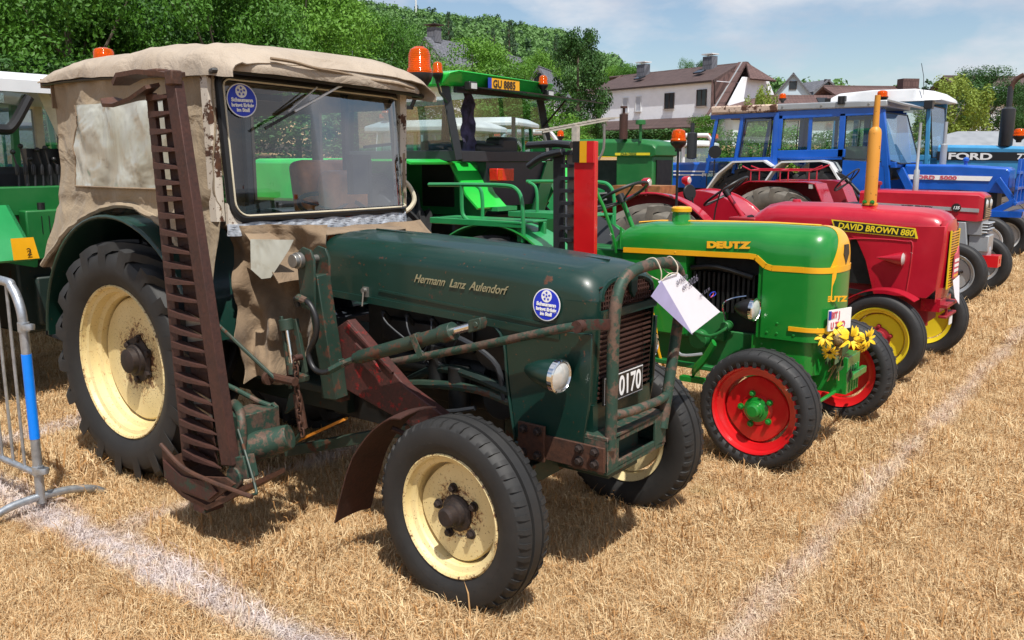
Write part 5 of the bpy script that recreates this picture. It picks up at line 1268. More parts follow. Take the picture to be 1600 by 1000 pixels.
# far side and rear
mb = MB(); mb.sheet([[(x, CYF + .02 * nz(x, z, 3, 2), z) for z in (.95, 1.2, 1.44)] for x in (-5.0, -4.5, -4.0, -3.56)], .004); mb.sheet([[(x, CYF, z) for z in (1.98, 2.1)] for x in (-5.0, -3.56)], .004)
for x in (-4.97, -4.3, -3.6): mb.bb(x - .04, x + .04, CYF - .01, CYF + .01, 1.4, 2.1)
ft(mb, 'canvas_side', 'canvas')
mb = MB(); mb.sheet([[(-5.0 - .12 * (1.62 - z if z < 1.62 else 0), y, z) for z in (.95, 1.2, 1.40)] for y in (CYN, 2.8, 3.3, CYF)], .004); mb.sheet([[side_pt(-5.02, j / 20), Vector((-5.03, 2.62, side_pt(-5.02, j / 20).z))] for j in range(21)], .003); mb.bb(-5.01, -5.0, CYF - .14, CYF, 1.4, 2.12); mb.bb(-5.01, -5.0, CYN, CYF, 1.98, 2.12)
rearw = ft(mb, 'canvas_rear', 'canvas_old'); ft(MB().bb(-5.006, -5.002, CYN + .12, CYF - .12, 1.38, 2.0), 'rear_window', 'cab_glass', rearw)
# roof
def roof_z(x, v):
    crown = interp([(-5.08, 2.14), (-5.0, 2.19), (-4.75, 2.24), (-4.45, 2.252), (-4.3, 2.245), (-4.12, 2.268), (-3.85, 2.262), (-3.70, 2.236), (-3.60, 2.246), (-3.45, 2.215), (-3.38, 2.185), (-3.345, 2.14)], x)
    return crown
secs = []; NX = 58; NV = 28
for i in range(NX):
    x = -5.08 + 1.74 * i / (NX - 1); row = []; c = roof_z(x, 0); base = interp([(-5.08, 2.115), (-4.6, 2.12), (-3.6, 2.075), (-3.3, 2.055)], x)
    for j in range(NV + 1):
        v = -1 + 2 * j / NV; s = 1 if v > 0 else -1; av = abs(v)
        hw = .665 + (.012 * nz(x, s, 3, 4)); 
        # superellipse cross section
        ang = av * math.pi / 2; yy = hw * math.sin(ang) ** .42 if ang > 0 else 0; zz = base + (c - base) * max(0, math.cos(ang)) ** .55
        zz -= .035 * max(0, v + .2) * max(0, (x + 4.2) / .85)
        zz += .012 * nz(x * 1.5, v, 3, 3.2) * (1 if av < .95 else .3) + .006 * nz(x, v * 3, 7, 9); yo = .010 * nz(x, zz, 9, 7)
        xo = x + (.016 * nz(v * 2, zz * 5, 4, 2))
        row.append((xo, 3.07 + s * yy + yo, zz))
    secs.append(row)
mb = MB(); mb.sheet(secs, -.006)
# front and rear closing valances
fr = []
for j in range(41):
    v = -1 + 2 * j / 40; y = 3.065 + .635 * v; rowj = []
    for k in range(7):
        t = k / 6; zt = interp([(-1, 2.12), (-.9, 2.165), (-.4, 2.18), (0, 2.178), (.6, 2.145), (.9, 2.115), (1, 2.08)], v); zb = 2.088 - .018 * (v + 1) ; z = lerp(zt, zb, t)
        rowj.append((-3.385 + .05 * math.sin(t * 2.0) - .10 * abs(v) ** 8 + .010 * nz(y, z, 2, 6), y, z + .005 * nz(y, t, 6, 8)))
    fr.append(rowj)
mb.sheet(fr, .006)
mb.sheet([[(-5.075 + .02 * nz(y, z, 4, 5), y, z) for z in (2.09, 2.12, 2.14)] for y in [2.42 + 1.3 * k / 14 for k in range(15)]], .005)
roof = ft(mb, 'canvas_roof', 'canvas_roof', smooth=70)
ft(MB().tube([(-3.335 + .012 * math.sin(k), 2.62 + k * .115, 2.150 - k * .009 + .004 * math.sin(k * 2.1)) for k in range(9)], .008, 6, sub=3), 'roof_crease', 'canvas_old', roof)
mb = MB(); mb.tube([(-5.06, 2.425, 2.108), (-4.7, 2.422, 2.112), (-4.2, 2.418, 2.102), (-3.75, 2.418, 2.085), (-3.5, 2.425, 2.082)], .008, 8, sub=4, flat=1.0); mb.tube([(-3.50, 2.42, 2.085), (-3.42, 2.45, 2.088), (-3.385, 3.1, 2.072), (-3.40, 3.66, 2.05), (-3.50, 3.72, 2.05)], .012, 8, sub=3)
ft(mb, 'roof_edge_strip', 'black_rubber', roof)
# windshield
XW = -3.50
def WXT(y, z): return wx(y) + .016 - .080 * (z - 1.43)
def wx(y):  # plan curve of the glass
    t = (y - 2.5) / 1.2
    return XW + .016 * math.sin(min(1, max(0, t)) * math.pi) - (.11 * max(0, (t - .90) / .1) ** 2 if t > .9 else 0) + .0
YL, YR = 2.475, 3.715; ZB, ZT = 1.432, 2.068
def wtop(y): return lerp(2.075, 2.045, (y - YL) / (YR - YL))
rows = []
for i in range(33):
    y = lerp(YL, YR, i / 32); rows.append([(WXT(y, lerp(ZB, wtop(y), j / 8)), y, lerp(ZB - .0, wtop(y), j / 8)) for j in range(9)])
gl = ft(MB().sheet(rows), 'windshield', 'ws_glass', smooth=80, fixn=False)
def frame_path(inset):
    pts = []; r = .07; y0, y1, z0 = YL + inset, YR - inset, ZB + inset
    z1a, z1b = wtop(y0) - inset, wtop(y1) - inset
    for k in range(7): a = math.pi + k * math.pi / 12; pts.append((y0 + r + r * math.cos(a), z0 + r + r * math.sin(a)))
    for k in range(1, 10): pts.append((lerp(y0 + r, y1 - r * .4, k / 10), z0))
    for k in range(7): a = -math.pi / 2 + k * math.pi / 12; pts.append((y1 - r * .4 + r * .4 * math.cos(a), z0 + r * .4 + r * .4 * math.sin(a)))
    for k in range(7): a = k * math.pi / 12; pts.append((y1 - r * .5 + r * .5 * math.cos(a), z1b - r * .5 + r * .5 * math.sin(a)))
    for k in range(1, 10): pts.append((lerp(y1 - r * .5, y0 + r * .5, k / 10), lerp(z1b, z1a, k / 10)))
    for k in range(7): a = math.pi / 2 + k * math.pi / 12; pts.append((y0 + r * .5 + r * .5 * math.cos(a), z1a - r * .5 + r * .5 * math.sin(a)))
    return [Vector((WXT(y, z) + .004, y, z)) for y, z in pts]
ft(MB().tube(frame_path(0.0), .021, 8, closed=True), 'window_seal', 'black_rubber', gl)
ft(MB().tube([p + Vector((.018, 0, 0)) for p in frame_path(.012)], .0045, 6, closed=True), 'seal_bead', 'bead', gl)
sticker((WXT(2.585, 1.975) + .010, 2.585, 1.972), .078, gl, (.10, 1, 0), (-.10, 0, 1))
mb = MB(); mb.bar((XW - .045, 2.44, 1.42), (XW - .06, 2.44, 2.09), .05, .045, up=(0, 1, 0)); mb.prism([(0, 0), (.13, -.012), (.12, .02), (.03, .06), (0, .1)], (XW + .012, 2.45, 1.405), (0, 1, 0), (0, 0, 1), .02)
ft(mb, 'cab_pillar', 'white_rust'); ft(MB().bar((-3.60, 3.70, 1.4), (-3.57, 3.69, 2.08), .05, .05), 'cab_pillar', 'white_rust')
for k in range(5):
    rows = [[(wx(lerp(2.44, 3.72, i / 40)) + .022 + .003 * math.sin(i * 2.3 + k), lerp(2.44, 3.72, i / 40), 1.405 - k * .011 - .004 * math.sin(i * .9) + dz) for dz in (-.0055, .0055)] for i in range(41)]
    ft(MB().sheet(rows, .006), 'trim_strip', 'weathered', gl)
w = MB(); w.bar((-3.375, 3.20, 2.11), (-3.40, 3.08, 2.06), .036, .012, w2=.016); w.bar((-3.40, 3.08, 2.06), (-3.43, 2.82, 1.93), .016, .009)
w.bar((-3.47, 3.0, 2.055), (-3.45, 2.80, 1.93), .007, .006)
wi = ft(w, 'wiper_arm', 'white_paint'); ft(MB().bar((-3.43, 2.94, 1.985), (-3.445, 2.655, 1.845), .010, .012), 'wiper_blade', 'black_rubber', wi); ft(MB().ball((-3.38, 3.17, 2.115), .016), 'wiper_pivot', 'black', wi)
# cab front canvas: hanging skirt towards the hood, apron under the window
rows = []
for i in range(34):
    u = i / 33; col = []
    for j in range(40):
        t = j / 39; z = lerp(1.40, lerp(.655, .90, max(0, u - .45) / .55), t)
        xa = lerp(-3.545, -3.20, u); ya = lerp(2.47, 2.80, u)
        pinch = 1 - .32 * t; xa = lerp(-3.33, xa, pinch) + .0; ya = ya + .03 * t
        w_ = .058 * math.sin(u * 13 + t * 3.2 + 2.2 * nz(u, t, 2, 3)) * (.25 + t) + .032 * math.sin((u * 1.3 - t * 1.9) * 7) * math.sin(t * 3) + .045 * nz(u * 3, t * 4, 1, 1.5) + .02 * nz(u * 6, t * 9, 4, 1.5) - .05 * math.sin(t * 5) * (1 - u)
        col.append((xa + w_ * .7, ya - w_ * .9, z + .02 * math.sin(u * 9) * t))
    rows.append(col)
sk = ft(MB().sheet(rows, .004), 'canvas_skirt', 'canvas_old', smooth=75)
rows = []
for i in range(30):
    y = lerp(2.50, 3.70, i / 29); xx = -3.43 + .02 * math.sin(i)
    rows.append([(lerp(xx, -3.20, j / 5) , y, lerp(1.365, 1.352 if abs(y - YC) < .3 else 1.16, (j / 5)) + .012 * nz(y * 4, j, 1, 1.3)) for j in range(6)])
ft(MB().sheet(rows, .004), 'canvas_apron', 'canvas_old', smooth=75)
mb = MB(); mb.sheet([[(-3.21 + .01 * nz(y, z, 3, 5), y, z) for z in (1.17, 1.0, .8)] for y in (3.36, 3.5, 3.7)], .004); ft(mb, 'canvas_flap', 'canvas_old')
mb = MB(); pc = Vector((-3.335, 2.575, 1.26)); ux = Vector((.72, .69, 0)).normalized()
mb.prism([(-.07, .09), (.12, .085), (.10, .045), (.07, .0), (.01, -.085), (-.03, -.09), (-.075, -.045)], pc + Vector((.075, -.085, 0)), ux, (0, 0, 1), .006); ft(mb, 'vinyl_patch', 'vinyl', sk)
# interior
mb = MB(); mb.bb(-4.95, -3.6, 2.60, 3.55, .80, .84); mb.bb(-4.95, -4.55, 2.55, 3.6, .84, 1.25); ft(mb, 'cab_floor', 'interior')
mb = MB(); mb.box((-3.98, 3.62, 1.30), (.36, .5, .14)); mb.box((-4.08, 3.60, 1.48), (.14, .50, .44), (0, -8, 0)); s = ft(mb, 'seat', 'orange_leather', bev=.045, seg=4)
mb = MB(); pts = [(-3.80 + .18 * math.cos(a) * .85, 3.38 + .22 * math.sin(a), 1.43 - .18 * math.cos(a) * .45) for a in [2 * math.pi * k / 28 for k in range(28)]]
mb.tube(pts, .013, 8, closed=True); mb.cyl((-3.80, 3.38, 1.42), (-3.55, 3.2, 1.05), .018)
for k in (0, 9, 18): mb.tube([(-3.80, 3.38, 1.42), pts[k]], .008, 6)
ft(mb, 'steering_wheel', 'black')
mb = MB(); mb.box((-3.92, 3.56, 1.50), (.16, .34, .28), (0, 5, 6)); ft(mb, 'seat_cushion', 'orange_leather', bev=.06, seg=4)
mb = MB(); mb.bar((-4.93, 2.56, 1.3), (-4.93, 2.56, 2.1), .04, .04); mb.bar((-4.95, 3.66, 1.3), (-4.95, 3.66, 2.1), .04, .04); mb.bar((-4.0, 3.66, 1.3), (-4.0, 3.66, 2.1), .03, .03); mb.bb(-4.6, -4.55, 2.5, 3.65, 2.06, 2.1); mb.bb(-3.6, -3.56, 2.5, 3.65, 2.06, 2.09); ft(mb, 'cab_frame', 'black_metal')
mb = MB(); mb.box((-3.72, 3.50, 1.62), (.05, .14, .22)); mb.bar((-3.7, 3.56, 1.45), (-3.7, 3.56, 1.7), .02, .02); mb.bar((-3.62, 3.45, 1.77), (-3.62, 3.66, 1.79), .02, .015); ft(mb, 'inside_mirror', 'interior')
ft(MB().tube([(-3.62, 3.72, 1.60), (-3.60, 3.78, 1.55), (-3.58, 3.80, 1.47), (-3.60, 3.76, 1.41), (-3.64, 3.72, 1.40)], .014, 8, sub=4), 'door_handle', 'bead')
bc = beacon(FT, (-3.585, 3.87, 2.150), .066, .195, pole=(-3.63, 3.84, 2.0))
ft(MB().bar((-3.66, 3.66, 2.0), (-3.63, 3.85, 2.0), .02, .02), 'beacon_bracket', 'black')
# grass bits lodged on tyre are left to the material; show card tied to the bull bar
ORG = Vector((-1.56, 3.24, 0))
TG = empty('show_card', (-1.60, 3.24, 1.24)); tag(TG, 'white paper card with folded lilac corner tied to the front tractor bar', 'paper card')
ORG = Vector(TG.location)
M['paper_back2'] = M['paper_back']
def quadsheet(pts): return MB().sheet([[pts[0], pts[1]], [pts[3], pts[2]]], .0012)
P_ = dict(a=(-1.60, 3.241, 1.252), b=(-1.57, 3.615, 1.039), c=(-1.58, 3.351, .979), d=(-1.60, 3.076, 1.230), e=(-1.61, 3.051, 1.177))
pp = build(MB().sheet([[P_['d'], P_['a']], [P_['c'], P_['b']]], .0012), 'paper_sheet', M['paper'], TG)
fold = [(-1.590, 3.085, 1.234), (-1.605, 3.030, 1.177), (-1.570, 3.345, .977)]
build(MB().add([Vector(p) for p in fold] + [Vector(p) + Vector((.002, -.002, 0)) for p in fold], [(0, 1, 2), (3, 5, 4), (0, 3, 4, 1), (1, 4, 5, 2), (2, 5, 3, 0)]), 'folded_corner', M['paper_back'], TG)
ux = (Vector(P_['b']) - Vector(P_['c'])).normalized(); dn = (Vector(P_['a']) - Vector(P_['b'])).normalized()
nn = ux.cross(dn).normalized(); uxx = ux; nn = nn if nn.dot(Vector((1, -1, 0))) > 0 else -nn
q = Vector(P_['d']).lerp(Vector(P_['a']), .45) - dn * .085 + nn * .004
text('arken', .042, q, uxx, dn, M['print'], 'card_print', TG, th=.0003)
text('en 2026', .042, q - dn * .055 - uxx * .0, uxx, dn, M['print'], 'card_print', TG, th=.0003)
text('ung   G 2. PS', .018, q - dn * .165 - uxx * .0 + uxx * .05, uxx, dn, M['print'], 'card_print', TG, th=.0003)
cc = q - dn * .205 + uxx * .135
mb = MB(); pts = [cc + uxx * .026 * math.cos(a) + dn * .016 * math.sin(a) for a in [k * .524 for k in range(12)]]; mb.tube(pts, .0018, 4, closed=True); build(mb, 'card_stamp', M['sticker'], TG)
build(MB().tube([cc + uxx * -.03 - dn * .01, cc - dn * .005, cc + uxx * .01 + dn * .008], .0022, 4), 'card_stamp', M['print_red'], TG)
mb = MB()
mb.tube([(-1.60, 3.10, 1.228), (-1.60, 3.10, 1.27), (-1.63, 3.10, 1.318), (-1.675, 3.10, 1.30), (-1.66, 3.10, 1.255), (-1.605, 3.11, 1.228)], .0025, 5, sub=5)
mb.tube([(-1.595, 3.23, 1.245), (-1.60, 3.24, 1.28), (-1.64, 3.25, 1.312), (-1.675, 3.25, 1.28), (-1.65, 3.24, 1.25), (-1.60, 3.22, 1.24)], .0025, 5, sub=5)
mb.tube([(-1.60, 3.10, 1.228), (-1.59, 3.16, 1.255), (-1.595, 3.23, 1.245)], .0022, 5, sub=4)
build(mb, 'string', M['string'], TG)
# ------------------------------------------------------------ crowd barrier at the left edge
ORG = Vector((-4.25, 1.85, 0))
BR = empty('crowd_barrier', ORG); tag(BR, 'galvanised crowd barrier with a bright blue sleeve, cut off by the left edge', 'barrier')
def bar_(mb, n, m, p=None): return build(mb, n, M[m], p or BR)
mb = MB(); mb.tube([(-4.262, 1.85, .06), (-4.262, 1.85, .55), (-4.262, 1.85, .90), (-4.275, 1.85, 1.02), (-4.34, 1.85, 1.11), (-4.45, 1.85, 1.135), (-5.2, 1.85, 1.14), (-6.2, 1.85, 1.14), (-6.34, 1.85, 1.11), (-6.41, 1.85, 1.02), (-6.42, 1.85, .9), (-6.42, 1.85, .06)], .0215, 14, sub=6)
fr_ = bar_(mb, 'frame_tube', 'galv')
bar_(MB().tube([(-4.262, 1.85, .205), (-6.42, 1.85, .205)], .016, 10), 'lower_rail', 'galv')
bar_(MB().cyl((-4.262, 1.85, .385), (-4.262, 1.85, .80), .0232, n=16), 'blue_sleeve', 'sleeve')
for k in range(16):
    x = -4.40 - k * .122; build(MB().cyl((x, 1.85, .205), (x, 1.85, 1.13), .008, n=8), 'bar', M['galv'], BR)
for x in (-4.262, -6.42):
    bar_(MB().tube([(x - .03, 1.52, .01), (x + .01, 1.60, .055), (x, 1.72, .085), (x, 1.85, .092), (x, 1.98, .085), (x - .0, 2.10, .055), (x - .01, 2.17, .012)], .019, 12, sub=5), 'foot', 'galv')
for z in (.225, 1.0 - .07):
    mb = MB(); mb.lathe([(-.022, .026), (.022, .026)], (-4.262, 1.85, z), (0, 0, 1), 16); mb.tube([(-4.25, 1.83, z), (-4.21, 1.84, z + .005), (-4.20, 1.86, z + .005), (-4.22, 1.88, z), (-4.26, 1.876, z)], .004, 6, sub=3, flat=4); bar_(mb, 'coupling_hook', 'galv')
ORG = Vector((0, 0, 0))
# ------------------------------------------------------------ second tractor: bright green with yellow trim
GR = 'tractors parked in the front row'
def sec_(x, yc, hw, ztop, zbot, rr=.10, crown=.012, n=8):
    pts = [Vector((x, yc - hw, zbot))]
    for k in range(n + 1):
        a = math.pi - k * (math.pi / 2) / n; pts.append(Vector((x, yc - hw + rr + math.cos(a) * rr, ztop - rr + math.sin(a) * rr)))
    pts.append(Vector((x, yc - hw * .35, ztop + crown * .9))); pts.append(Vector((x, yc, ztop + crown)))
    for p in list(reversed(pts[:-1])): pts.append(Vector((x, 2 * yc - p.y, p.z)))
    return pts
def maker(e):
    def f(mb, name, mat, parent=None, **k): return build(mb, name, M[mat] if isinstance(mat, str) else mat, parent or e, **k)
    return f
def steer_wheel(f, c, r, tilt, col_to, mat='black'):
    """tilt: rim plane leans, c centre, column runs to col_to"""
    c = Vector(c); ax = (c - Vector(col_to)).normalized(); d, sd, u = frame_of(ax)
    pts = [c + sd * r * math.cos(a) + u * r * math.sin(a) for a in [2 * math.pi * k / 28 for k in range(28)]]
    mb = MB(); mb.tube(pts, .011, 8, closed=True); mb.cyl(c - ax * .05, c + ax * .01, .03)
    for k in (0, 9, 19): mb.tube([c - ax * .04, pts[k]], .007, 6)
    o = f(mb, 'steering_wheel', mat); return o
ORG = Vector((-3.70, 5.22, 0))
DT = empty('green_tractor', ORG); tag(DT, 'bright green tractor with yellow trim, red front wheels and sunflowers on its nose', 'tractor', GR)
f = maker(DT); yc = 5.22
kd = wheel_kit(.338, .195, .243, 'rib3', .182, .05, M['red'], M['rubber_clean'], hubr=.044, hubL=.06, nuts=5, nutr=.013, nutR=.092, hubmat=M['dgreen'], nl=34, lobes=4)
put_wheel(kd, DT, Vector((-1.745, 4.61, .338)) - ORG, spin=.3, steer=R(-3)); put_wheel(kd, DT, Vector((-1.66, 5.84, .338)) - ORG, spin=.9, steer=R(-3), flip=True)
kdr = wheel_kit(.60, .28, .36, 'ag', .30, .10, M['red'], M['rubber_clean'], hubr=.07, hubL=.06, nuts=6, nutr=.018, nutR=.11, nl=18)
put_wheel(kdr, DT, Vector((-3.70, 4.72, .60)) - ORG); put_wheel(kdr, DT, Vector((-3.70, 5.72, .60)) - ORG, flip=True)
hw = .245
def sup(v, e): return math.copysign(abs(v) ** e, v)
def dsec(x, b, zb, z0, c, e=.62, n=24):
    pts = [Vector((x, yc - b, zb))]
    for k in range(n + 1):
        a = math.pi - math.pi * k / n; pts.append(Vector((x, yc + b * sup(math.cos(a), e), z0 + c * sup(math.sin(a), e))))
    pts.append(Vector((x, yc + b, zb))); return pts
mb = MB(); mb.loft([dsec(*q_) for q_ in [(-2.98, .17, 1.12, 1.13, .04), (-2.93, .205, 1.125, 1.14, .09), (-2.84, .235, 1.13, 1.15, .135), (-2.70, .245, 1.133, 1.15, .158), (-2.2, .246, 1.138, 1.15, .172), (-1.99, .246, 1.142, 1.15, .176), (-1.95, .246, 1.138, 1.14, .186), (-1.89, .246, 1.09, 1.10, .225), (-1.80, .246, 1.082, 1.085, .238), (-1.665, .245, 1.085, 1.086, .235)]], caps=False, closed=False)
hd = f(mb, 'hood', 'dgreen', smooth=60)
def nose_grid(k=1.0):
    g = []
    for i in range(41):
        ph = R(-90 + 180 * i / 40); row = []
        for j in range(19):
            th = R(90 * j / 18); ct = max(0, math.cos(th)) ** .62
            row.append(Vector((-1.665 + .158 * k * ct * max(0, math.cos(ph)) ** .8, yc + .245 * k * ct * sup(math.sin(ph), .8), 1.086 + .235 * k * max(0, math.sin(th)) ** .62)))
        g.append(row)
    return g
f(MB().sheet(nose_grid()), 'hood_nose', 'dgreen', hd, smooth=60)
cap = []
for j in range(40):
    th = R(88 * (j / 39) ** 1.6); ct = math.cos(th) ** .62; zn = math.sin(th) ** .62; Y = min(.03 + .150 * (1 - zn) ** .8 if zn < 1 else .03, .97 * .245 * ct); row = []
    for i in range(25):
        y = Y * (i / 12 - 1); sp_ = min(1, abs(y) / (.245 * ct)) ** (1 / .8); cp_ = math.sqrt(max(0, 1 - sp_ * sp_)) ** .8
        row.append((-1.665 + .1605 * ct * cp_, yc + y * 1.006, 1.086 + .2375 * zn))
    cap.append(row)
nc = f(MB().sheet(cap, .002), 'nose_cap', 'yellow', hd, smooth=60)
f(MB().tube([(-2.86, yc, 1.292), (-2.7, yc, 1.309), (-2.2, yc, 1.323), (-1.95, yc, 1.327), (-1.66, yc, 1.323)], .020, 6, flat=.3), 'crest_strip', 'yellow', hd)
for s in (-1, 1):
    y = yc + s * .249
    mb = MB(); p_ = [(-2.84, 1.128), (-1.99, 1.142), (-1.95, 1.138), (-1.89, 1.09), (-1.85, 1.080), (-1.665, 1.083)]
    for a, b in zip(p_, p_[1:]): mb.bar((a[0], y, a[1]), (b[0], y, b[1]), .010, .032)
    mb.ball((-2.47, y - .003 * 1, 1.135), .006, 8)
    f(mb, 'yellow_trim_line', 'yellow', hd)
mb = MB(); mb.prism([(-.05, .0), (0, -.065), (.05, 0), (.03, .055), (-.03, .055)], (-1.508, yc - .0, 1.165), (0, 1, 0), (0, 0, 1), .01); f(mb, 'nose_grille', 'black', nc)
# front shell with rounded plan
def shell(x0, xf, w, r, z0, z1, th=.01, n=28):
    pts = [(x0, yc - w)]
    for k in range(n + 1):
        ph = R(-90 + 180 * k / n); pts.append((xf - r + r * max(0, math.cos(ph)) ** .8, yc + w * sup(math.sin(ph), .8)))
    pts.append((x0, yc + w))
    return MB().sheet([[(x, y, z0), (x, y, z1)] for x, y in pts], th)
sh_ = f(shell(-1.74, -1.512, .242, .155, .665, 1.09), 'front_shell', 'dgreen', smooth=60)
f(shell(-1.90, -1.735, .2425, .001, .665, 1.085, n=4), 'shell_side', 'dgreen', sh_)
f(shell(-1.96, -1.57, .215, .12, .46, .67), 'lower_housing', 'dgreen', sh_)
f(shell(-1.73, -1.505, .248, .158, .725, .750, .014), 'yellow_band', 'yellow', sh_) 
f(MB().bb(-1.752, -1.742, yc - .2455, yc - .240, .67, 1.08), 'panel_joint', 'dgreen2', sh_)
mb = MB(); mb.xz([(-2.85, 1.12), (-2.40, 1.13), (-2.40, .62), (-2.85, .62)], yc - .24, yc + .24); f(mb, 'rear_shroud', 'dgreen'); f(MB().bb(-1.93, -1.89, yc - .241, yc + .241, .66, 1.11), 'front_bulkhead', 'dgreen')
mb = MB(); mb.bb(-2.38, -1.92, yc - .14, yc + .14, .62, 1.13); 
for k in range(14): mb.bb(-2.37 + k * .032, -2.355 + k * .032, yc - .19, yc + .19, .78, 1.02)
mb.tube([(-2.38, yc - .2, 1.04), (-2.2, yc - .22, 1.06), (-1.98, yc - .2, 1.01)], .018, 8, sub=3); f(mb, 'engine_block', 'engine')
mb = MB(); mb.bb(-3.3, -1.9, yc - .16, yc + .16, .42, .66); mb.bb(-2.75, -2.15, yc - .20, yc - .1, .60, .78); mb.cyl((-2.3, yc - .25, .60), (-2.3, yc - .1, .60), .06, n=20); mb.cyl((-2.02, yc - .24, .50), (-2.02, yc - .1, .50), .055, n=20); mb.cyl((-2.13, yc - .24, .70), (-2.13, yc - .17, .70), .03)
mb.bar((-2.9, yc - .3, .45), (-1.9, yc - .22, .42), .05, .03); mb.tube([(-2.35, yc - .26, .66), (-2.20, yc - .28, .64), (-2.1, yc - .26, .70)], .012, 6, sub=3); f(mb, 'crankcase', 'dgreen2', bev=.008)
f(MB().cyl((-2.31, yc - .28, .74), (-2.31, yc - .22, .74), .03, n=16), 'oil_filter_cap', 'crimson')
mb = MB(); mb.tube([(-2.12, yc - .25, .74), (-2.13, yc - .27, .84), (-2.08, yc - .26, .88), (-2.0, yc - .24, .90)], .006, 6, sub=4); f(mb, 'fuel_line', 'chrome')
f(MB().tube([(-2.72, yc - .27, .92), (-2.60, yc - .28, .74), (-2.55, yc - .28, .5), (-2.52, yc - .26, .40)], .009, 6, sub=4), 'yellow_hose', 'yellow')
mb = MB(); mb.tube([(-2.45, yc - .26, .55), (-2.38, yc - .3, .50), (-2.25, yc - .28, .52)], .010, 6, sub=4); f(mb, 'cable', 'grey_paint')
f(MB().tube([(-2.28, yc - .26, .38), (-2.22, yc - .46, .45), (-2.12, yc - .52, .56), (-2.06, yc - .54, .66)], .014, 6, sub=4, flat=2.5), 'step_bracket', 'dgreen')
f(MB().bar((-2.3, yc - .46, .40), (-2.1, yc - .46, .40), .05, .03), 'step_foot', 'dgreen')
mb = MB(); mb.bar((-1.66, 4.75, .40), (-1.64, yc, .46), .06, .07); mb.bar((-1.64, yc, .46), (-1.62, 5.7, .40), .06, .07); mb.cyl((-1.66, 4.70, .335), (-1.66, 4.78, .335), .03); mb.cyl((-1.67, 4.76, .28), (-1.66, 4.76, .46), .03); mb.cyl((-1.62, 5.7, .28), (-1.62, 5.7, .46), .03); mb.tube([(-1.5, 4.75, .36), (-1.48, yc, .37), (-1.5, 5.7, .36)], .012, 6)
mb.bb(-1.62, -1.42, yc - .12, yc + .12, .36, .58)
for k in range(4): mb.bar((-1.42, yc - .06 + k * .05, .36), (-1.42, yc - .06 + k * .05, .52), .012, .012)
mb.bar((-1.40, yc - .12, .47), (-1.40, yc + .15, .47), .03, .04); f(mb, 'front_axle', 'dgreen', bev=.004)
cp = f(MB().lathe([(0, .066), (.012, .060), (.07, .056)], (-2.56, yc, 1.30), (0, 0, 1), 24), 'fuel_neck', 'dgreen'); f(MB().lathe([(.07, .06), (.074, .066), (.095, .066), (.105, .055), (.108, .001)], (-2.56, yc, 1.30), (0, 0, 1), 24), 'fuel_cap', 'yellow', cp)
f(MB().cyl((-2.88, yc - .22, 1.13), (-2.88, yc - .22, 1.27), .008, n=6), 'decompression_rod', 'dgreen')
text('DEUTZ', .052, (-2.262, yc - .2485, 1.176), (1, 0, .045), (0, .10, 1), M['yellow'], 'hood_lettering', hd, bold=.0036, xs=1.6, th=.003)
text('DEUTZ', .042, (-1.575, 5.005, .905), (.72, .70, 0), (0, 0, 1), M['yellow'], 'front_lettering', sh_, bold=.0022, xs=1.2, th=.003)
mb = MB(); mb.prism([(-.02, .10), (.035, .12), (.03, .05), (.012, .0), (.012, -.08), (-.004, -.08), (-.004, 0)], (-1.535, yc - .165, .99), (.7, .7, 0), (0, 0, 1), .008); f(mb, 'front_emblem', 'yellow', sh_)
text('luftgekühlt', .052, (-1.935, yc - .222, .575), (1, 0, -.03), (0, 0, 1), M['orange_steel'], 'side_lettering', sh_, bold=.0016, shear=.35, xs=.95)
for y, s in ((yc - .315, -1), (yc + .315, 1)): headlamp(DT, (-1.915, y, .838), (1, s * .05, -.02), .066, M['black'], M['lens'], L=.13)
mb = MB(); mb.cyl((-1.97, yc - .25, .80), (-1.97, yc - .31, .82), .014); f(mb, 'lamp_arm', 'black')
for x, z in ((-1.70, .70), (-1.80, .70), (-1.86, .70), (-1.80, .76), (-1.66, .48), (-1.9, .62)): inst(kd['nut'], 'bolt', sh_, Vector((x, yc - .2455 if z > .66 else yc - .218, z)) - ORG, (0, 0, 0), (.6, .6, .6))
pl = f(MB().box((-1.485, 5.10, .80), (.008, .21, .12), (0, 0, -18)), 'number_plate', 'white')
for i, (s, z) in enumerate((('BIT J', .812), ('U 738D', .752))):
    text(s, .052, (-1.4795 - .026, 5.015, z), (.31, .95, 0), (0, 0, 1), M['print_red'], 'plate_print', pl, bold=.0018, xs=.80, th=.0005)
f(MB().box((-1.5105, 5.008, .83), (.004, .02, .05), (0, 0, -18)), 'plate_band', 'eu_blue', pl)
f(shell(-1.70, -1.503, .2495, .162, 1.066, 1.099, .004), 'nose_trim_line', 'yellow', hd)
# steering, gauges, seat and rear
steer_wheel(f, (-3.02, yc, 1.46), .20, 0, (-2.85, yc, 1.15)); f(MB().cyl((-3.0, yc, 1.43), (-2.85, yc, 1.12), .016), 'steering_column', 'dgreen')
f(MB().tube([(-3.06, yc - .26, 1.52), (-2.99, yc - .26, 1.40), (-2.94, yc - .24, 1.25), (-2.92, yc - .2, 1.1)], .012, 8), 'lever', 'dgreen')
mb = MB(); mb.box((-3.65, yc, 1.02), (.36, .40, .05)); mb.box((-3.83, yc, 1.14), (.04, .40, .22), (0, -10, 0)); f(mb, 'seat', 'seat_black', bev=.02)
mb = MB(); mb.bb(-3.9, -2.95, yc - .28, yc + .28, .55, .62); mb.bb(-4.0, -3.0, yc - .17, yc + .17, .45, .95); mb.bb(-3.3, -2.85, yc - .2, yc + .2, .7, 1.12); f(mb, 'gearbox', 'dgreen2', bev=.01)
f(MB().ball((-2.95, yc - .15, 1.18), .012).ball((-3.06, yc - .30, 1.16), .016), 'lever_knob', 'crimson')
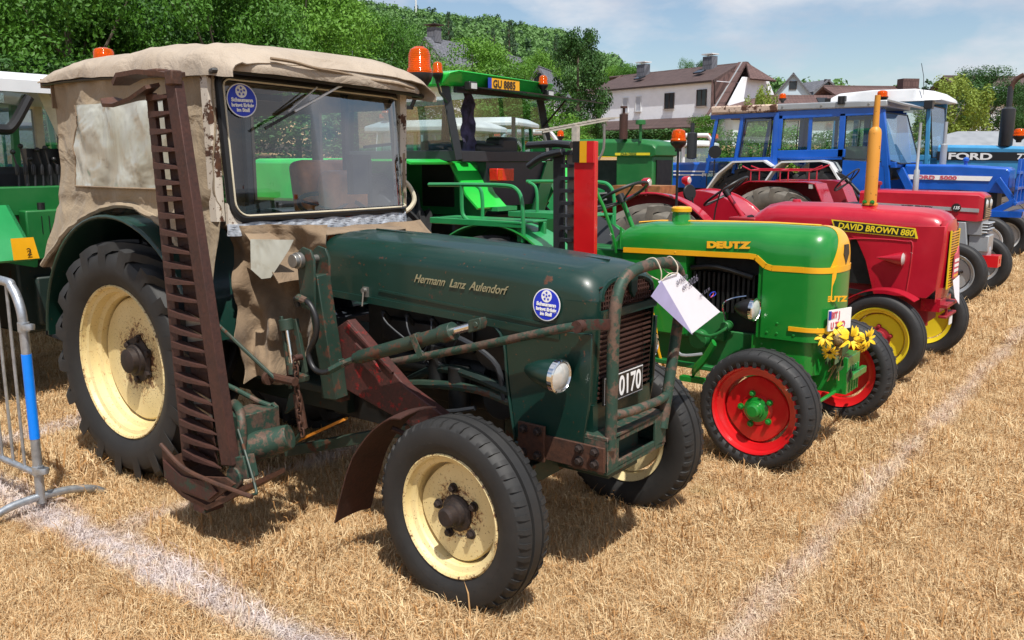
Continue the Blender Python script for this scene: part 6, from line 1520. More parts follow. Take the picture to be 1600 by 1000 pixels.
for s in (-1, 1):
    y0, y1 = (4.62, 4.98) if s < 0 else (5.46, 5.82)
    mb = arc_band(-3.68, .62, .655, 18, 165, y0, y1, .008); fd = f(mb, 'fender', 'mint', smooth=60)
    yi = y1 if s < 0 else y0
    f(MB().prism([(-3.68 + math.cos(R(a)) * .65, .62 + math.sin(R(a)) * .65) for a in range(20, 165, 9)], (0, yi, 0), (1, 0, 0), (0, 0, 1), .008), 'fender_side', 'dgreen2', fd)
    f(MB().tube([(-3.68 + math.cos(R(a)) * .657, y0 if s < 0 else y1, .62 + math.sin(R(a)) * .657) for a in range(18, 166, 6)], .010, 6), 'fender_edge', 'dgreen', fd)
    yo = (y0 - .01) if s < 0 else (y1 - .30); yo2 = yo + .30
    mb = MB(); mb.bb(-4.20, -3.40, yo, yo2, 1.290, 1.304); mb.bb(-4.2, -3.4, yo, yo + .012, 1.262, 1.29); mb.bar((-3.42, yo + .03, 1.29), (-3.42, yo + .03, 1.17), .03, .05); mb.bar((-3.42, yo + .27, 1.29), (-3.42, yo + .27, 1.17), .03, .05); f(mb, 'fender_seat', 'mint', fd, bev=.004)
    yr = yo + (.02 if s < 0 else .28)
    mb = MB(); mb.tube([(-4.22, yr, 1.53), (-3.90, yr, 1.535), (-3.55, yr, 1.535), (-3.45, yr, 1.51), (-3.41, yr, 1.44), (-3.40, yr, 1.32), (-3.40, yr, 1.17)], .014, 8, sub=4); mb.tube([(-3.92, yr, 1.53), (-3.92, yr - .0, 1.40), (-3.91, yr, 1.33), (-3.86, yr, 1.29)], .014, 8, sub=4)
    mb.tube([(-4.02, yr + .25 * -s, 1.53), (-3.96, yr + .25 * -s, 1.50), (-3.94, yr + .25 * -s, 1.42), (-3.94, yr + .25 * -s, 1.30)], .013, 8, sub=3); f(mb, 'grab_rail', 'mint', fd)
# green upright cutter bar with the red guard board
mb = MB(); mb.bar((-3.10, 4.60, 1.77), (-3.085, 4.60, .45), .08, .02, up=(0, 1, 0)); mb.tube([(-3.32, 4.57, 1.79), (-3.1, 4.57, 1.80), (-2.99, 4.57, 1.79)], .026, 8, flat=.9); mb.tube([(-3.31, 4.57, 1.66), (-3.2, 4.57, 1.72), (-3.05, 4.57, 1.75)], .03, 8, sub=3, flat=.8)
mw = f(mb, 'mower_bar', 'black_metal', bev=.003)
f(MB().bar((-3.02, 4.61, 1.76), (-3.0, 4.61, .45), .05, .008, up=(0, 1, 0)), 'knife_back', 'steel', mw)
fm = MB(); fm.loft([[(0, -.02, -.012), (0, .01, -.012), (0, .01, .012), (0, -.02, .012)], [(.11, -.02, -.008), (.11, .005, -.008), (.11, .005, .008), (.11, -.02, .008)]]); fg = mesh_of(fm, 'mower_finger', Vector((0, 0, 0))); fg.materials.append(M['black_metal'])
for k in range(17): inst(fg, 'mower_finger', mw, Vector((-3.07, 4.595, 1.74 - k * .076)) - ORG)
bd = f(MB().bar((-2.885, 4.57, 1.81), (-2.875, 4.57, .50), .15, .035, up=(0, 1, 0)), 'guard_board', 'red', mw, bev=.003)
for x0, m_ in ((-2.962, 'black'), (-2.912, 'yellow'), (-2.862, 'red')): f(MB().bb(x0, x0 + .0495, 4.540, 4.550, 1.685, 1.812), 'flag_stripe', m_, bd)
# grey oval tool cover and cloth behind the platform
f(MB().prism([(.28 * math.cos(a) * 1.15, .14 * math.sin(a)) for a in [k * .3142 for k in range(20)]], (-3.28, 5.35, 1.17), (.93, 0, -.36), (0, .5, .86), .02), 'implement_cover', 'black_metal')
f(MB().tube([(-3.68, 5.5, 1.42), (-3.44, 5.3, 1.20)], .028, 10), 'lift_arm', 'black_metal')
f(MB().sheet([[(-3.35 + .07 * i + .01 * j, 5.12 + .05 * math.sin(i), 1.18 - .04 * i - .035 * j) for j in range(4)] for i in range(6)], .003), 'folded_cloth', 'paper')
# sunflowers tied to the nose
ORG = Vector((0, 0, 0))
def sunflower_bunch():
    e = empty('sunflower_bunch', (-1.455, 5.14, .66)); tag(e, 'bunch of yellow sunflowers with dried stems tied to the green tractor nose', 'flowers')
    rd = random.Random(4); pm = MB()
    pm.sheet([[(0, -.004, 0), (0, .004, 0)], [(.028, -.013, .006), (.028, .013, .006)], [(.060, -.010, .0), (.060, .010, .0)], [(.082, -.001, -.010), (.082, .001, -.010)]], .0008)
    pme = mesh_of(pm, 'petal', Vector((0, 0, 0))); pme.materials.append(M['petal'])
    heads = [((.035, -.03, .03), (.75, -.62, .15), 1.0), ((.11, .01, .035), (.9, -.4, .1), .8), ((-.085, -.115, .045), (.35, -.9, .3), .72), ((-.045, -.135, -.035), (.2, -.8, -.5), .62), ((.10, -.0, -.01), (.8, -.3, -.5), .55), ((-.04, -.07, .09), (.3, -.6, .7), .6)]
    for c, n, s in heads:
        n = Vector(n).normalized(); q = Vector((0, 0, 1)).rotation_difference(n); c = Vector(c)
        mb = MB(); mb.lathe([(-.01, .022 * s), (.006, .024 * s), (.012, .018 * s), (.014, .001)], c, n, 14); h = build(mb, 'flower_head', M['seed'], e)
        for k in range(18):
            o = inst(pme, 'petal', h, c); o.rotation_mode = 'QUATERNION'; o.rotation_quaternion = q @ Quaternion((0, 0, 1), k * 2 * math.pi / 18 + rd.uniform(-.1, .1)) @ Quaternion((0, 1, 0), rd.uniform(-.5, .35)); o.scale = (s * rd.uniform(.65, .95), s * rd.uniform(.8, 1.1), s)
            o.location = c + (o.rotation_quaternion @ Vector((.016 * s, 0, .004)))
    for c, r in (((-.02, -.07, .03), .032), ((-.015, -.06, -.02), .02), ((.0, -.05, -.05), .018)):
        build(MB().ball(c, r, 12, (1, 1, 1.2)), 'seed_head', M['straw_brown'], e)
    mb = MB()
    for k in range(7): mb.tube([(rd.uniform(-.04, .03), rd.uniform(-.09, -.03), .02), (rd.uniform(-.03, .01), -.06, -.08), (rd.uniform(-.07, -.0), rd.uniform(-.09, -.04), -.17 - rd.random() * .06)], .004, 5, sub=3)
    mb.tube([(-.02, -.06, .0), (-.025, -.065, -.06), (-.03, -.06, -.12)], .011, 6, sub=3); build(mb, 'stems', M['straw_brown'], e)
    lf = MB(); lf.sheet([[(0, -.002, 0), (0, .002, 0)], [(.03, -.016, -.005), (.03, .016, -.005)], [(.07, -.001, -.02), (.07, .001, -.02)]], .0006); lme = mesh_of(lf, 'leaf', Vector((0, 0, 0))); lme.materials.append(M['leaf_plant'])
    for k in range(16):
        o = inst(lme, 'leaf', e, (rd.uniform(-.08, .07), rd.uniform(-.11, -.0), rd.uniform(-.14, .02)), (rd.uniform(-1, 1), rd.uniform(.3, 1.4), rd.uniform(0, 6.28)), (rd.uniform(.7, 1.2),) * 3)
sunflower_bunch()
# ------------------------------------------------------------ third tractor: crimson, yellow front wheels
ORG = Vector((-3.75, 7.66, 0))
DB = empty('red_tractor', ORG); tag(DB, 'crimson tractor with black and yellow name plate, yellow wheels and tall mustard exhaust', 'tractor', GR)
f = maker(DB); yc = 7.66
kb = wheel_kit(.345, .165, .235, 'rib', .19, .05, M['lemon'], M['rubber_clean'], hubr=.058, hubL=.06, nuts=5, nutr=.013, nutR=.095, hubmat=M['crimson_dk'])
put_wheel(kb, DB, Vector((-1.74, 7.04, .345)) - ORG, steer=R(-4)); put_wheel(kb, DB, Vector((-1.67, 8.28, .345)) - ORG, steer=R(-4), flip=True)
kbr = wheel_kit(.66, .30, .37, 'ag', .30, .10, M['lemon'], M['rubber_tan'], hubr=.07, nl=17, lug=.042)
put_wheel(kbr, DB, Vector((-3.74, 7.10, .66)) - ORG); put_wheel(kbr, DB, Vector((-3.74, 8.22, .66)) - ORG, flip=True)
mb = MB(); mb.loft([sec_(x, yc, w, zt, zb, rr, .02) for x, w, zt, zb, rr in [(-2.98, .20, 1.22, 1.05, .1), (-2.86, .245, 1.30, 1.06, .12), (-2.75, .255, 1.325, 1.07, .12), (-2.3, .258, 1.325, 1.08, .12), (-1.9, .26, 1.315, 1.06, .12), (-1.62, .262, 1.305, 1.06, .12), (-1.50, .26, 1.29, 1.06, .12), (-1.44, .25, 1.26, 1.06, .11), (-1.405, .235, 1.22, 1.07, .10)]], caps=False, closed=False)
hd = f(mb, 'hood', 'crimson', smooth=60)
for s in (-1, 1):
    mb = MB(); y0, y1 = sorted((yc + s * .264, yc + s * .248))
    mb.xz([(-3.0, 1.09), (-2.16, 1.12), (-2.06, 1.06), (-1.98, .90), (-1.90, .63), (-1.50, .63), (-1.44, .70), (-1.41, 1.10), (-1.41, 1.2), (-3.0, 1.15)], y0, y1); sp = f(mb, 'side_panel', 'crimson', bev=.004)
    if s < 0: f(MB().tube([(-2.14, y0, 1.06), (-2.0, y0, 1.075), (-1.70, y0, 1.07), (-1.63, y0, 1.03), (-1.65, y0, .66)], .007, 6, sub=4), 'panel_rib', 'crimson', sp)
mb = MB(); mb.loft([[(-1.44, yc - .25, z), (xf - .02, yc - .21, z), (xf, yc - .12, z), (xf + .01, yc, z), (xf, yc + .12, z), (xf - .02, yc + .21, z), (-1.44, yc + .25, z)] for z, xf in ((.60, -1.42), (.70, -1.405), (.95, -1.395), (1.18, -1.39), (1.24, -1.405))], caps=False, closed=False)
mb.bb(-1.55, -1.41, yc - .2, yc + .2, .52, .62); ns = f(mb, 'nose', 'crimson', smooth=50)
f(MB().bb(-1.392, -1.384, yc - .15, yc + .15, .70, 1.155), 'grille_backing', 'black', ns)
for k in range(22): f(MB().bar((-1.378, yc - .15, .712 + k * .0205), (-1.378, yc + .15, .712 + k * .0205), .008, .009), 'grille_slat', 'yellow', ns)
for s in (-1, 1): f(MB().bb(-1.387, -1.376, yc + s * .155 - .006, yc + s * .155 + .006, .70, 1.16), 'grille_edge', 'lemon', ns)
mb = MB(); mb.prism([(-.08, -.15), (.09, -.15), (.10, .0), (.04, .10), (.0, .05), (-.07, .04)], (-1.358, yc + .0, .93), (0, 1, 0), (0, 0, 1), .008); sg = f(mb, 'front_sign', 'print_red', ns)
for z in (.84, .88, .92): f(MB().box((-1.353, yc, z), (.003, .15, .022)), 'sign_line', 'white', sg)
f(MB().box((-1.353, yc, .80), (.003, .15, .018)), 'sign_line', 'yellow', sg)
f(MB().sheet([[(-1.36, yc - .06, .76), (-1.345, yc + .10, .79)], [(-1.35, yc + .02, .62), (-1.33, yc + .12, .55)]], .002), 'hanging_card', 'paper', ns)
# name plate
yp = yc - .2705
pn = MB(); pn.prism([(-2.27, 1.218), (-1.62, 1.175), (-1.595, 1.095), (-2.235, 1.128)], (0, yp, 0), (1, 0, 0), (0, 0, 1), .004); np_ = f(pn, 'name_plate', 'lemon', hd)
f(MB().prism([(-2.253, 1.209), (-1.632, 1.168), (-1.614, 1.104), (-2.225, 1.136)], (0, yp - .0025, 0), (1, 0, 0), (0, 0, 1), .004), 'plate_field', 'black', np_)
text('DAVID BROWN 880', .067, (-2.215, yp - .0050, 1.150), (1, 0, -.063), (0, 0, 1), M['lemon'], 'plate_lettering', np_, bold=.0016, shear=.12, xs=.985, th=.0006)
mb = MB(); mb.lathe([(-.20, .004), (-.12, .022), (-.06, .042), (0, .056)], (-1.69, yc - .29, .93), (1, 0, 0), 20); hl = f(mb, 'headlight', 'crimson'); f(MB().lathe([(0, .050), (.012, .036), (.015, .001)], (-1.69, yc - .29, .93), (1, 0, 0), 20), 'lens', 'lens', hl)
mb = MB(); mb.lathe([(-.20, .004), (-.12, .022), (-.06, .042), (0, .056)], (-1.69, yc + .29, .93), (1, 0, 0), 20); f(mb, 'headlight', 'crimson')
mb = MB(); mb.bb(-3.0, -1.5, yc - .15, yc + .15, .42, .72); mb.bb(-2.9, -2.05, yc - .18, yc + .18, .68, 1.10); mb.cyl((-2.1, yc - .2, .95), (-2.1, yc - .1, .95), .05); f(mb, 'engine_block', 'crimson_dk', bev=.008)
mb = MB(); mb.bb(-2.12, -1.93, yc - .21, yc + .21, .7, 1.08); mb.bar((-2.2, yc - .22, .64), (-1.9, yc - .22, .62), .03, .04); f(mb, 'radiator', 'engine')
mb = MB(); mb.bar((-1.64, 7.15, .40), (-1.64, yc, .50), .07, .07); mb.bar((-1.64, yc, .50), (-1.64, 8.2, .40), .07, .07); mb.cyl((-1.66, 7.15, .28), (-1.66, 7.15, .5), .03); mb.cyl((-1.66, 8.18, .28), (-1.66, 8.18, .5), .03); mb.bb(-1.42, -1.36, yc - .18, yc + .2, .55, .58); mb.bb(-1.42, -1.36, yc - .18, yc + .2, .47, .49); mb.bar((-1.38, yc - .1, .47), (-1.38, yc - .1, .58), .02, .02); f(mb, 'front_axle', 'crimson_dk', bev=.004)
f(MB().box((-1.37, yc + .05, .44), (.006, .10, .09)), 'small_plate', 'white')
mb = MB(); mb.sheet([[(-1.72 + math.cos(R(a)) * .40, y, .345 + math.sin(R(a)) * .385 + (0 if a < 150 else 0)) for y in (6.96, 7.04, 7.13)] for a in range(55, 151, 6)], .006); f(mb, 'mudguard', 'crimson', smooth=60)
# exhaust
mb = MB(); mb.lathe([(0, .062), (.015, .062), (.016, .050), (.58, .050), (.61, .044), (.63, .026), (.88, .022), (.881, .016), (.80, .016)], (-2.03, 7.60, 1.335), (0, 0, 1), 20); ex = f(mb, 'exhaust_stack', 'mustard')
for s in (-1, 1): inst(kd['nut'], 'bolt', ex, Vector((-2.03 + s * .03, 7.55, 1.36)) - ORG)
f(MB().lathe([(0, .04), (.02, .035)], (-2.66, yc, 1.345), (0, 0, 1), 14), 'filler_cap', 'crimson')
# rear fenders, platform, seat, lamps
for s, yi, yo in ((-1, 7.28, 6.95), (1, 8.04, 8.40)):
    mb = arc_band(-3.80, .66, .745, 14, 150, min(yi, yo) if s > 0 else 7.12, max(yi, yo) if s > 0 else yi, .01)
    fd = f(mb, 'fender', 'crimson', smooth=60)
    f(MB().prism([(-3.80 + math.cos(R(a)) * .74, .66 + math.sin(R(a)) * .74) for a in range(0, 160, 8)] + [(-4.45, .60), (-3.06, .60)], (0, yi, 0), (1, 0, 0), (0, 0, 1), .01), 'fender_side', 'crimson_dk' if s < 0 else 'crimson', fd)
    f(MB().tube([(-3.80 + math.cos(R(a)) * .747, 7.12 if s < 0 else yo, .66 + math.sin(R(a)) * .747) for a in range(14, 151, 6)], .012, 6), 'fender_edge', 'crimson', fd)
    lx = -3.83 if s < 0 else -3.95; ly = 7.14 if s < 0 else 8.20
    lm_ = f(MB().lathe([(-.07, .03), (-.05, .042), (0, .045)], (lx, ly, 1.50), (1, 0, 0), 18).cyl((lx - .03, ly, 1.38), (lx - .03, ly, 1.46), .014), 'fender_lamp', 'crimson', fd); f(MB().lathe([(0, .036), (.01, .03), (.012, .001)], (lx, ly, 1.50), (1, 0, 0), 16), 'lens', 'lens', lm_)
steer_wheel(f, (-3.30, yc - .05, 1.42), .225, 0, (-3.02, yc, 1.02)); f(MB().cyl((-3.27, yc - .05, 1.38), (-3.0, yc, 1.0), .022), 'steering_column', 'crimson')
f(MB().lathe([(0, .04), (.03, .035)], (-3.03, yc - .12, 1.18), (1, -.3, .5), 14), 'gauge', 'black')
mb = MB(); mb.box((-3.85, yc, 1.02), (.40, .46, .08)); mb.box((-4.06, yc, 1.15), (.05, .44, .22), (0, -10, 0)); f(mb, 'seat', 'seat_black', bev=.03)
mb = MB(); mb.bb(-4.3, -2.95, yc - .2, yc + .2, .45, .85); mb.bb(-4.3, -3.1, yc - .35, yc + .35, .55, .58); mb.bb(-3.2, -2.95, yc - .2, yc + .2, .8, 1.20); f(mb, 'gearbox', 'crimson_dk', bev=.01)
beacon(DB, (-3.51, 7.05, 1.83), .062, .135, pole=(-3.51, 7.05, 1.25))
f(MB().tube([(-3.19, 7.18, .9), (-3.21, 7.18, 1.2), (-3.16, 7.17, 1.42), (-3.10, 7.15, 1.5)], .007, 6, sub=3), 'mirror_rod', 'black')
mi = f(MB().lathe([(-.012, .001), (-.012, .075), (.0, .078), (.008, .072)], (-3.66, 7.62, 1.40), (.95, -.35, .1), 22), 'rear_mirror', 'black'); mi.data.transform(Matrix.Identity(4))
f(MB().cyl((-3.62, 7.6, 1.36), (-3.60, 7.6, 1.12), .008), 'mirror_stem', 'black', mi)
# wooden box on the rear deck
f(MB().bb(-4.75, -4.2, 8.05, 8.45, 1.28, 1.44), 'tool_box', 'wood')
ORG = Vector((0, 0, 0))
# ------------------------------------------------------------ fourth tractor: red with silver stripe
ORG = Vector((-4.30, 12.1, 0))
MF = empty('red_tractor', ORG); tag(MF, 'red tractor with silver side stripe, round number badge and grey front bumper castings', 'tractor', GR)
f = maker(MF); yc = 12.1
km_ = wheel_kit(.37, .18, .235, 'rib', .19, .05, M['grey_paint'], M['rubber_clean'], hubr=.05, nuts=5)
put_wheel(km_, MF, Vector((-2.05, 11.46, .37)) - ORG, steer=R(-3)); put_wheel(km_, MF, Vector((-1.98, 12.80, .37)) - ORG, steer=R(-3), flip=True)
kmr = wheel_kit(.68, .32, .38, 'ag', .31, .1, M['grey_paint'], M['rubber_tan'], nl=17)
put_wheel(kmr, MF, Vector((-4.28, 11.45, .68)) - ORG); put_wheel(kmr, MF, Vector((-4.28, 12.75, .68)) - ORG, flip=True)
mb = MB(); mb.loft([[Vector((x, yc - w, zb)), Vector((x, yc - w - .0, zt - .03)), Vector((x, yc - w + .03, zt)), Vector((x, yc, zt + .01)), Vector((x, yc + w - .03, zt)), Vector((x, yc + w, zt - .03)), Vector((x, yc + w, zb))] for x, w, zt, zb in ((-3.30, .25, 1.31, 1.05), (-3.05, .255, 1.325, 1.03), (-2.3, .26, 1.315, .99), (-1.92, .26, 1.31, .97), (-1.86, .24, 1.27, .98))], caps=True, closed=True)
hd = f(mb, 'hood', 'crimson')
f(MB().xz([(-3.1, 1.165), (-1.90, 1.125), (-1.90, 1.080), (-3.1, 1.125)], yc - .268, yc - .262), 'silver_stripe', 'grey_paint', hd)
text('MASSEY  FERGUSON', .036, (-2.78, yc - .270, 1.125), (1, 0, -.034), (0, 0, 1), M['black'], 'stripe_lettering', hd, bold=.001, xs=1.1)
bg = f(MB().lathe([(0, .055), (.01, .055)], (-2.15, yc - .268, 1.13), (0, -1, 0), 24), 'number_badge', 'chrome', hd); f(MB().lathe([(.01, .047), (.012, .047)], (-2.15, yc - .268, 1.13), (0, -1, 0), 24), 'badge_field', 'black', bg)
text('135', .05, (-2.15, yc - .2815, 1.113), (1, 0, 0), (0, 0, 1), M['white'], 'badge_digits', bg, bold=.0015, shear=.2, align='CENTER', th=.0006)
mb = MB(); mb.bb(-1.858, -1.846, yc - .21, yc + .21, 1.0, 1.25); gl_ = f(mb, 'nose_grille', 'black', hd)
for s in (-1, 1): f(MB().lathe([(0, .055), (.014, .04), (.018, .001)], (-1.843, yc + s * .14, 1.18), (1, 0, 0), 18), 'headlight', 'lens', gl_)
for k in range(5): f(MB().bar((-1.84, yc - .2, 1.03 + k * .022), (-1.84, yc + .2, 1.03 + k * .022), .008, .008), 'grille_slat', 'chrome', gl_)
mb = MB(); mb.bb(-2.05, -1.86, yc - .2, yc + .2, .80, .98); mb.bb(-2.0, -1.78, yc - .17, yc + .17, .60, .80)
for k in range(4): mb.bb(-2.02, -1.80 + .02 * (k % 2), yc - .19, yc + .19, .83 + k * .035, .85 + k * .035)
mb.lathe([(-.12, .10), (-.05, .14), (.05, .13), (.1, .09)], (-1.9, yc - .02, .60), (0, 0, 1), 18); f(mb, 'front_casting', 'grey_paint', bev=.01)
mb = MB(); mb.xz([(-2.15, .96), (-2.03, .96), (-1.98, .6), (-1.98, .52), (-2.08, .55)], yc - .30, yc - .24); f(mb, 'grey_side_bracket', 'grey_paint', bev=.005)
mb = MB(); mb.bb(-1.86, -1.66, yc - .16, yc - .08, .42, .56); mb.bb(-1.86, -1.66, yc + .0, yc + .08, .42, .56); mb.bb(-1.86, -1.66, yc - .08, yc + .0, .42, .46); mb.bb(-1.86, -1.66, yc - .08, yc, .52, .56); f(mb, 'weight_carrier', 'red')
mb = MB(); mb.bb(-3.4, -2.0, yc - .17, yc + .17, .5, 1.0); f(mb, 'engine_block', 'engine', bev=.01)
mb = MB(); mb.bar((-2.04, 11.55, .42), (-2.02, 12.7, .42), .08, .08); f(mb, 'front_axle', 'grey_paint')
mb = MB(); mb.lathe([(0, .045), (.01, .045), (.011, .034), (.26, .034), (.28, .018), (.85, .017)], (-2.68, yc - .05, 1.31), (0, 0, 1), 14); f(mb, 'exhaust_pipe', 'grey_paint')
f(MB().lathe([(0, .03), (.05, .03), (.055, .05), (.09, .05), (.1, .03)], (-3.15, yc, 1.33), (0, 0, 1), 16), 'filler_cap', 'crimson_dk')
for s in (-1, 1):
    y0, y1 = (11.36, 11.80) if s < 0 else (12.40, 12.84)
    mb = MB(); pth = [(-5.05, 1.05), (-4.80, 1.34), (-4.62, 1.425), (-3.84, 1.425), (-3.72, 1.40), (-3.55, 1.02), (-3.45, .80)]
    mb.sheet([[(x, y0, z), (x, y1, z)] for x, z in pth], -.012); fd = f(mb, 'fender', 'crimson')
    f(MB().prism([(-5.05, 1.05), (-4.80, 1.34), (-4.62, 1.42), (-3.84, 1.42), (-3.72, 1.39), (-3.45, .80), (-3.5, .7), (-5.0, .7)], (0, y1 if s < 0 else y0, 0), (1, 0, 0), (0, 0, 1), .01), 'fender_side', 'crimson_dk', fd)
    f(MB().box((-3.78, y0 + .05, 1.37), (.05, .09, .06)), 'fender_lamp', 'lens', fd)
    if s < 0:
        mb = MB(); yr = y0 + .04
        mb.tube([(-4.72, yr, 1.62), (-4.60, yr, 1.565), (-3.80, yr, 1.565), (-3.66, yr, 1.63)], .011, 6); mb.tube([(-4.72, yr + .3, 1.62), (-4.60, yr + .3, 1.58), (-3.80, yr + .3, 1.58), (-3.66, yr + .3, 1.64)], .011, 6)
        for x in (-4.6, -4.2, -3.82): mb.tube([(x, yr, 1.43), (x, yr, 1.565), (x, yr + .3, 1.58), (x, yr + .3, 1.43)], .010, 6)
        f(mb, 'luggage_rail', 'crimson', fd)
steer_wheel(f, (-3.55, yc, 1.44), .20, 0, (-3.2, yc, 1.1)); mb = MB(); mb.cyl((-3.52, yc, 1.42), (-3.2, yc, 1.1), .02); mb.bb(-3.5, -3.2, yc - .2, yc + .2, .8, 1.15); f(mb, 'steering_console', 'black_metal')
mb = MB(); mb.box((-4.25, yc, 1.1), (.42, .46, .1)); mb.box((-4.45, yc, 1.26), (.06, .44, .26), (0, -10, 0)); f(mb, 'seat', 'seat_black', bev=.03)
mb = MB(); mb.bb(-4.7, -3.3, yc - .2, yc + .2, .45, .95); mb.bb(-4.6, -3.4, yc - .5, yc + .5, .6, .63); f(mb, 'gearbox', 'grey_paint', bev=.01)
ORG = Vector((0, 0, 0))
# ------------------------------------------------------------ cab tractors
def posts(f, pairs, w, mat, nm='cab_post', parent=None):
    return [f(MB().bar(a, b, w, w), nm, mat, parent, bev=.006) for a, b in pairs]
def pane(f, pts, mat='cab_glass', nm='window_pane', parent=None, fr=None, frm='black_rubber'):
    o = f(MB().add([Vector(p) for p in pts], [tuple(range(len(pts)))]), nm, mat, parent, fixn=False)
    if fr: f(MB().tube(pts, fr, 6, closed=True), 'pane_seal', frm, o)
    return o
def simple_cab_tractor(name, label, loc, rz, body, roofm, cabm, group, scale=1.0, nose=1.9, cabh=2.55, rimm='white_paint', beac=True, stack=True, hz=1.45, roofsl=0.0):
    """local: x forward from the rear axle, origin on the ground"""
    global ORG
    ORG = Vector((0, 0, 0)); e = empty(name, loc, rz); tag(e, label, 'tractor', group); f = maker(e)
    put_wheel(KG['rear'], e, (0, -.78, .78)); put_wheel(KG['rear'], e, (0, .78, .78), flip=True)
    put_wheel(KG['front'], e, (nose + .35, -.72, .42)); put_wheel(KG['front'], e, (nose + .35, .72, .42), flip=True)
    mb = MB(); mb.loft([sec_(x, 0, w, zt, zb, .08, .01) for x, w, zt, zb in ((.62, .34, hz, .95), (1.2, .33, hz - .02, .95), (nose + .5, .32, hz - .08, .95), (nose + .62, .30, hz - .12, .95))], caps=True, closed=True); hd = f(mb, 'hood', body)
    mb = MB(); mb.bb(nose + .60, nose + .64, -.28, .28, .72, hz - .16)
    f(mb, 'grille', 'black', hd)
    for k in range(6): f(MB().bb(nose + .64, nose + .655, -.27, .27, .78 + k * .09, .80 + k * .09), 'grille_slat', 'grey_paint', hd)
    mb = MB(); mb.bb(-.5, nose + .6, -.2, .2, .5, .95); mb.bar((nose + .35, -.7, .42), (nose + .35, .7, .42), .1, .1); mb.cyl((0, -.8, .78), (0, .8, .78), .14); f(mb, 'chassis', 'engine', bev=.01)
    x0, x1 = -.75, .62; z0 = 1.25; hw = .68; zt = cabh
    P = {(i, j): ((x0, x1)[i], (-hw, hw)[j]) for i in (0, 1) for j in (0, 1)}
    for i in (0, 1):
        for j in (0, 1):
            x, y = P[i, j]; f(MB().bar((x, y, z0 - .3), (x + (.10 if i == 0 else -.10), y * .94, zt), .07, .07), 'cab_post', cabm, bev=.006)
    for s in (-1, 1):
        f(MB().bar((x0, s * hw, z0), (x1, s * hw, z0), .06, .09), 'cab_beam', cabm); f(MB().bar((-.05, s * hw, z0), (-.05, s * hw * .94, zt), .05, .05), 'cab_post', cabm)
        pane(f, [(x0 + .03, s * hw, z0), (-.08, s * hw, z0), (-.08, s * hw * .94, zt), (x0 + .1, s * hw * .94, zt)]); pane(f, [(-.02, s * hw, z0), (x1 - .02, s * hw, z0), (x1 - .1, s * hw * .94, zt), (-.02, s * hw * .94, zt)])
    for x, xt in ((x0, x0 + .1), (x1, x1 - .1)):
        f(MB().bar((x, -hw, z0), (x, hw, z0), .06, .09), 'cab_beam', cabm); pane(f, [(x, -hw + .03, z0), (x, hw - .03, z0), (xt, hw * .94, zt), (xt, -hw * .94, zt)])
    mb = MB(); mb.loft([[(x0 - .12, -hw - .08, zt), (x1 + .12, -hw - .08, zt), (x1 + .12, hw + .08, zt), (x0 - .12, hw + .08, zt)], [(x0 - .12, -hw - .08, zt + .08), (x1 + .12, -hw - .08, zt + .08), (x1 + .12, hw + .08, zt + .08), (x0 - .12, hw + .08, zt + .08)], [(x0 + .1, -hw + .1, zt + .17), (x1 - .1, -hw + .1, zt + .17), (x1 - .1, hw - .1, zt + .17), (x0 + .1, hw - .1, zt + .17)]])
    rf = f(mb, 'roof', roofm, bev=.02)
    for s in (-1, 1):
        mb = MB(); mb.sheet([[(math.cos(R(a)) * .90, y, .78 + math.sin(R(a)) * .86) for y in (s * .62, s * .98)] for a in range(12, 170, 9)], .02); f(mb, 'fender', body, smooth=60)
    f(MB().box((-.3, 0, 1.35), (.45, .5, .5)).box((.35, 0, 1.4), (.2, .5, .3)), 'seat', 'interior', bev=.05); steer_wheel(f, (.25, 0, 1.62), .2, 0, (.45, 0, 1.3))
    if beac: beacon(e, (x0 + .2, -hw + .05, zt + .24), .07, .15)
    if stack: f(MB().lathe([(0, .05), (.6, .05), (.62, .03), (.9, .03)], (1.3, -.2, hz), (0, 0, 1), 14), 'exhaust_stack', 'black_metal')
    return e
KG = {'rear': wheel_kit(.78, .40, .46, 'ag', .38, .14, M['grey_paint'], M['rubber_clean'], hubr=.09, nuts=6, nutr=.02, nutR=.14, nl=18, lug=.045), 'front': wheel_kit(.42, .24, .25, 'rib', .20, .07, M['grey_paint'], M['rubber_clean'], hubr=.06, nuts=5)}
# ---- blue cab tractor, fifth in the row
ORG = Vector((-5.0, 16.75, 0))
FB = empty('blue_tractor', ORG); tag(FB, 'blue cab tractor with silver roof edge and red lettered white strip on its hood', 'tractor', GR)
f = maker(FB)
kf5 = wheel_kit(.40, .20, .24, 'rib', .2, .06, M['white_paint'], M['rubber_clean'])
put_wheel(kf5, FB, Vector((-2.42, 16.02, .40)) - ORG, steer=R(-2)); put_wheel(kf5, FB, Vector((-2.35, 17.45, .40)) - ORG, flip=True)
put_wheel(KG['rear'], FB, Vector((-5.15, 16.02, .80)) - ORG); put_wheel(KG['rear'], FB, Vector((-5.15, 17.5, .80)) - ORG, flip=True)
mb = MB(); mb.loft([[(x, 16.42, zb), (x, 16.42, zt - .03), (x, 16.46, zt), (x, 17.04, zt), (x, 17.08, zt - .03), (x, 17.08, zb)] for x, zt, zb in ((-3.85, 1.63, 1.2), (-3.0, 1.625, 1.2), (-2.30, 1.585, 1.16), (-2.24, 1.54, 1.18))]); hd = f(mb, 'hood', 'blue', bev=.01)
f(MB().xz([(-3.82, 1.455), (-2.48, 1.435), (-2.52, 1.36), (-3.82, 1.375)], 16.405, 16.412), 'name_strip', 'white', hd)
text('FORD  5000', .085, (-3.70, 16.400, 1.385), (1, 0, -.014), (0, 0, 1), M['print_red'], 'name_lettering', hd, bold=.003, xs=1.55, th=.002)
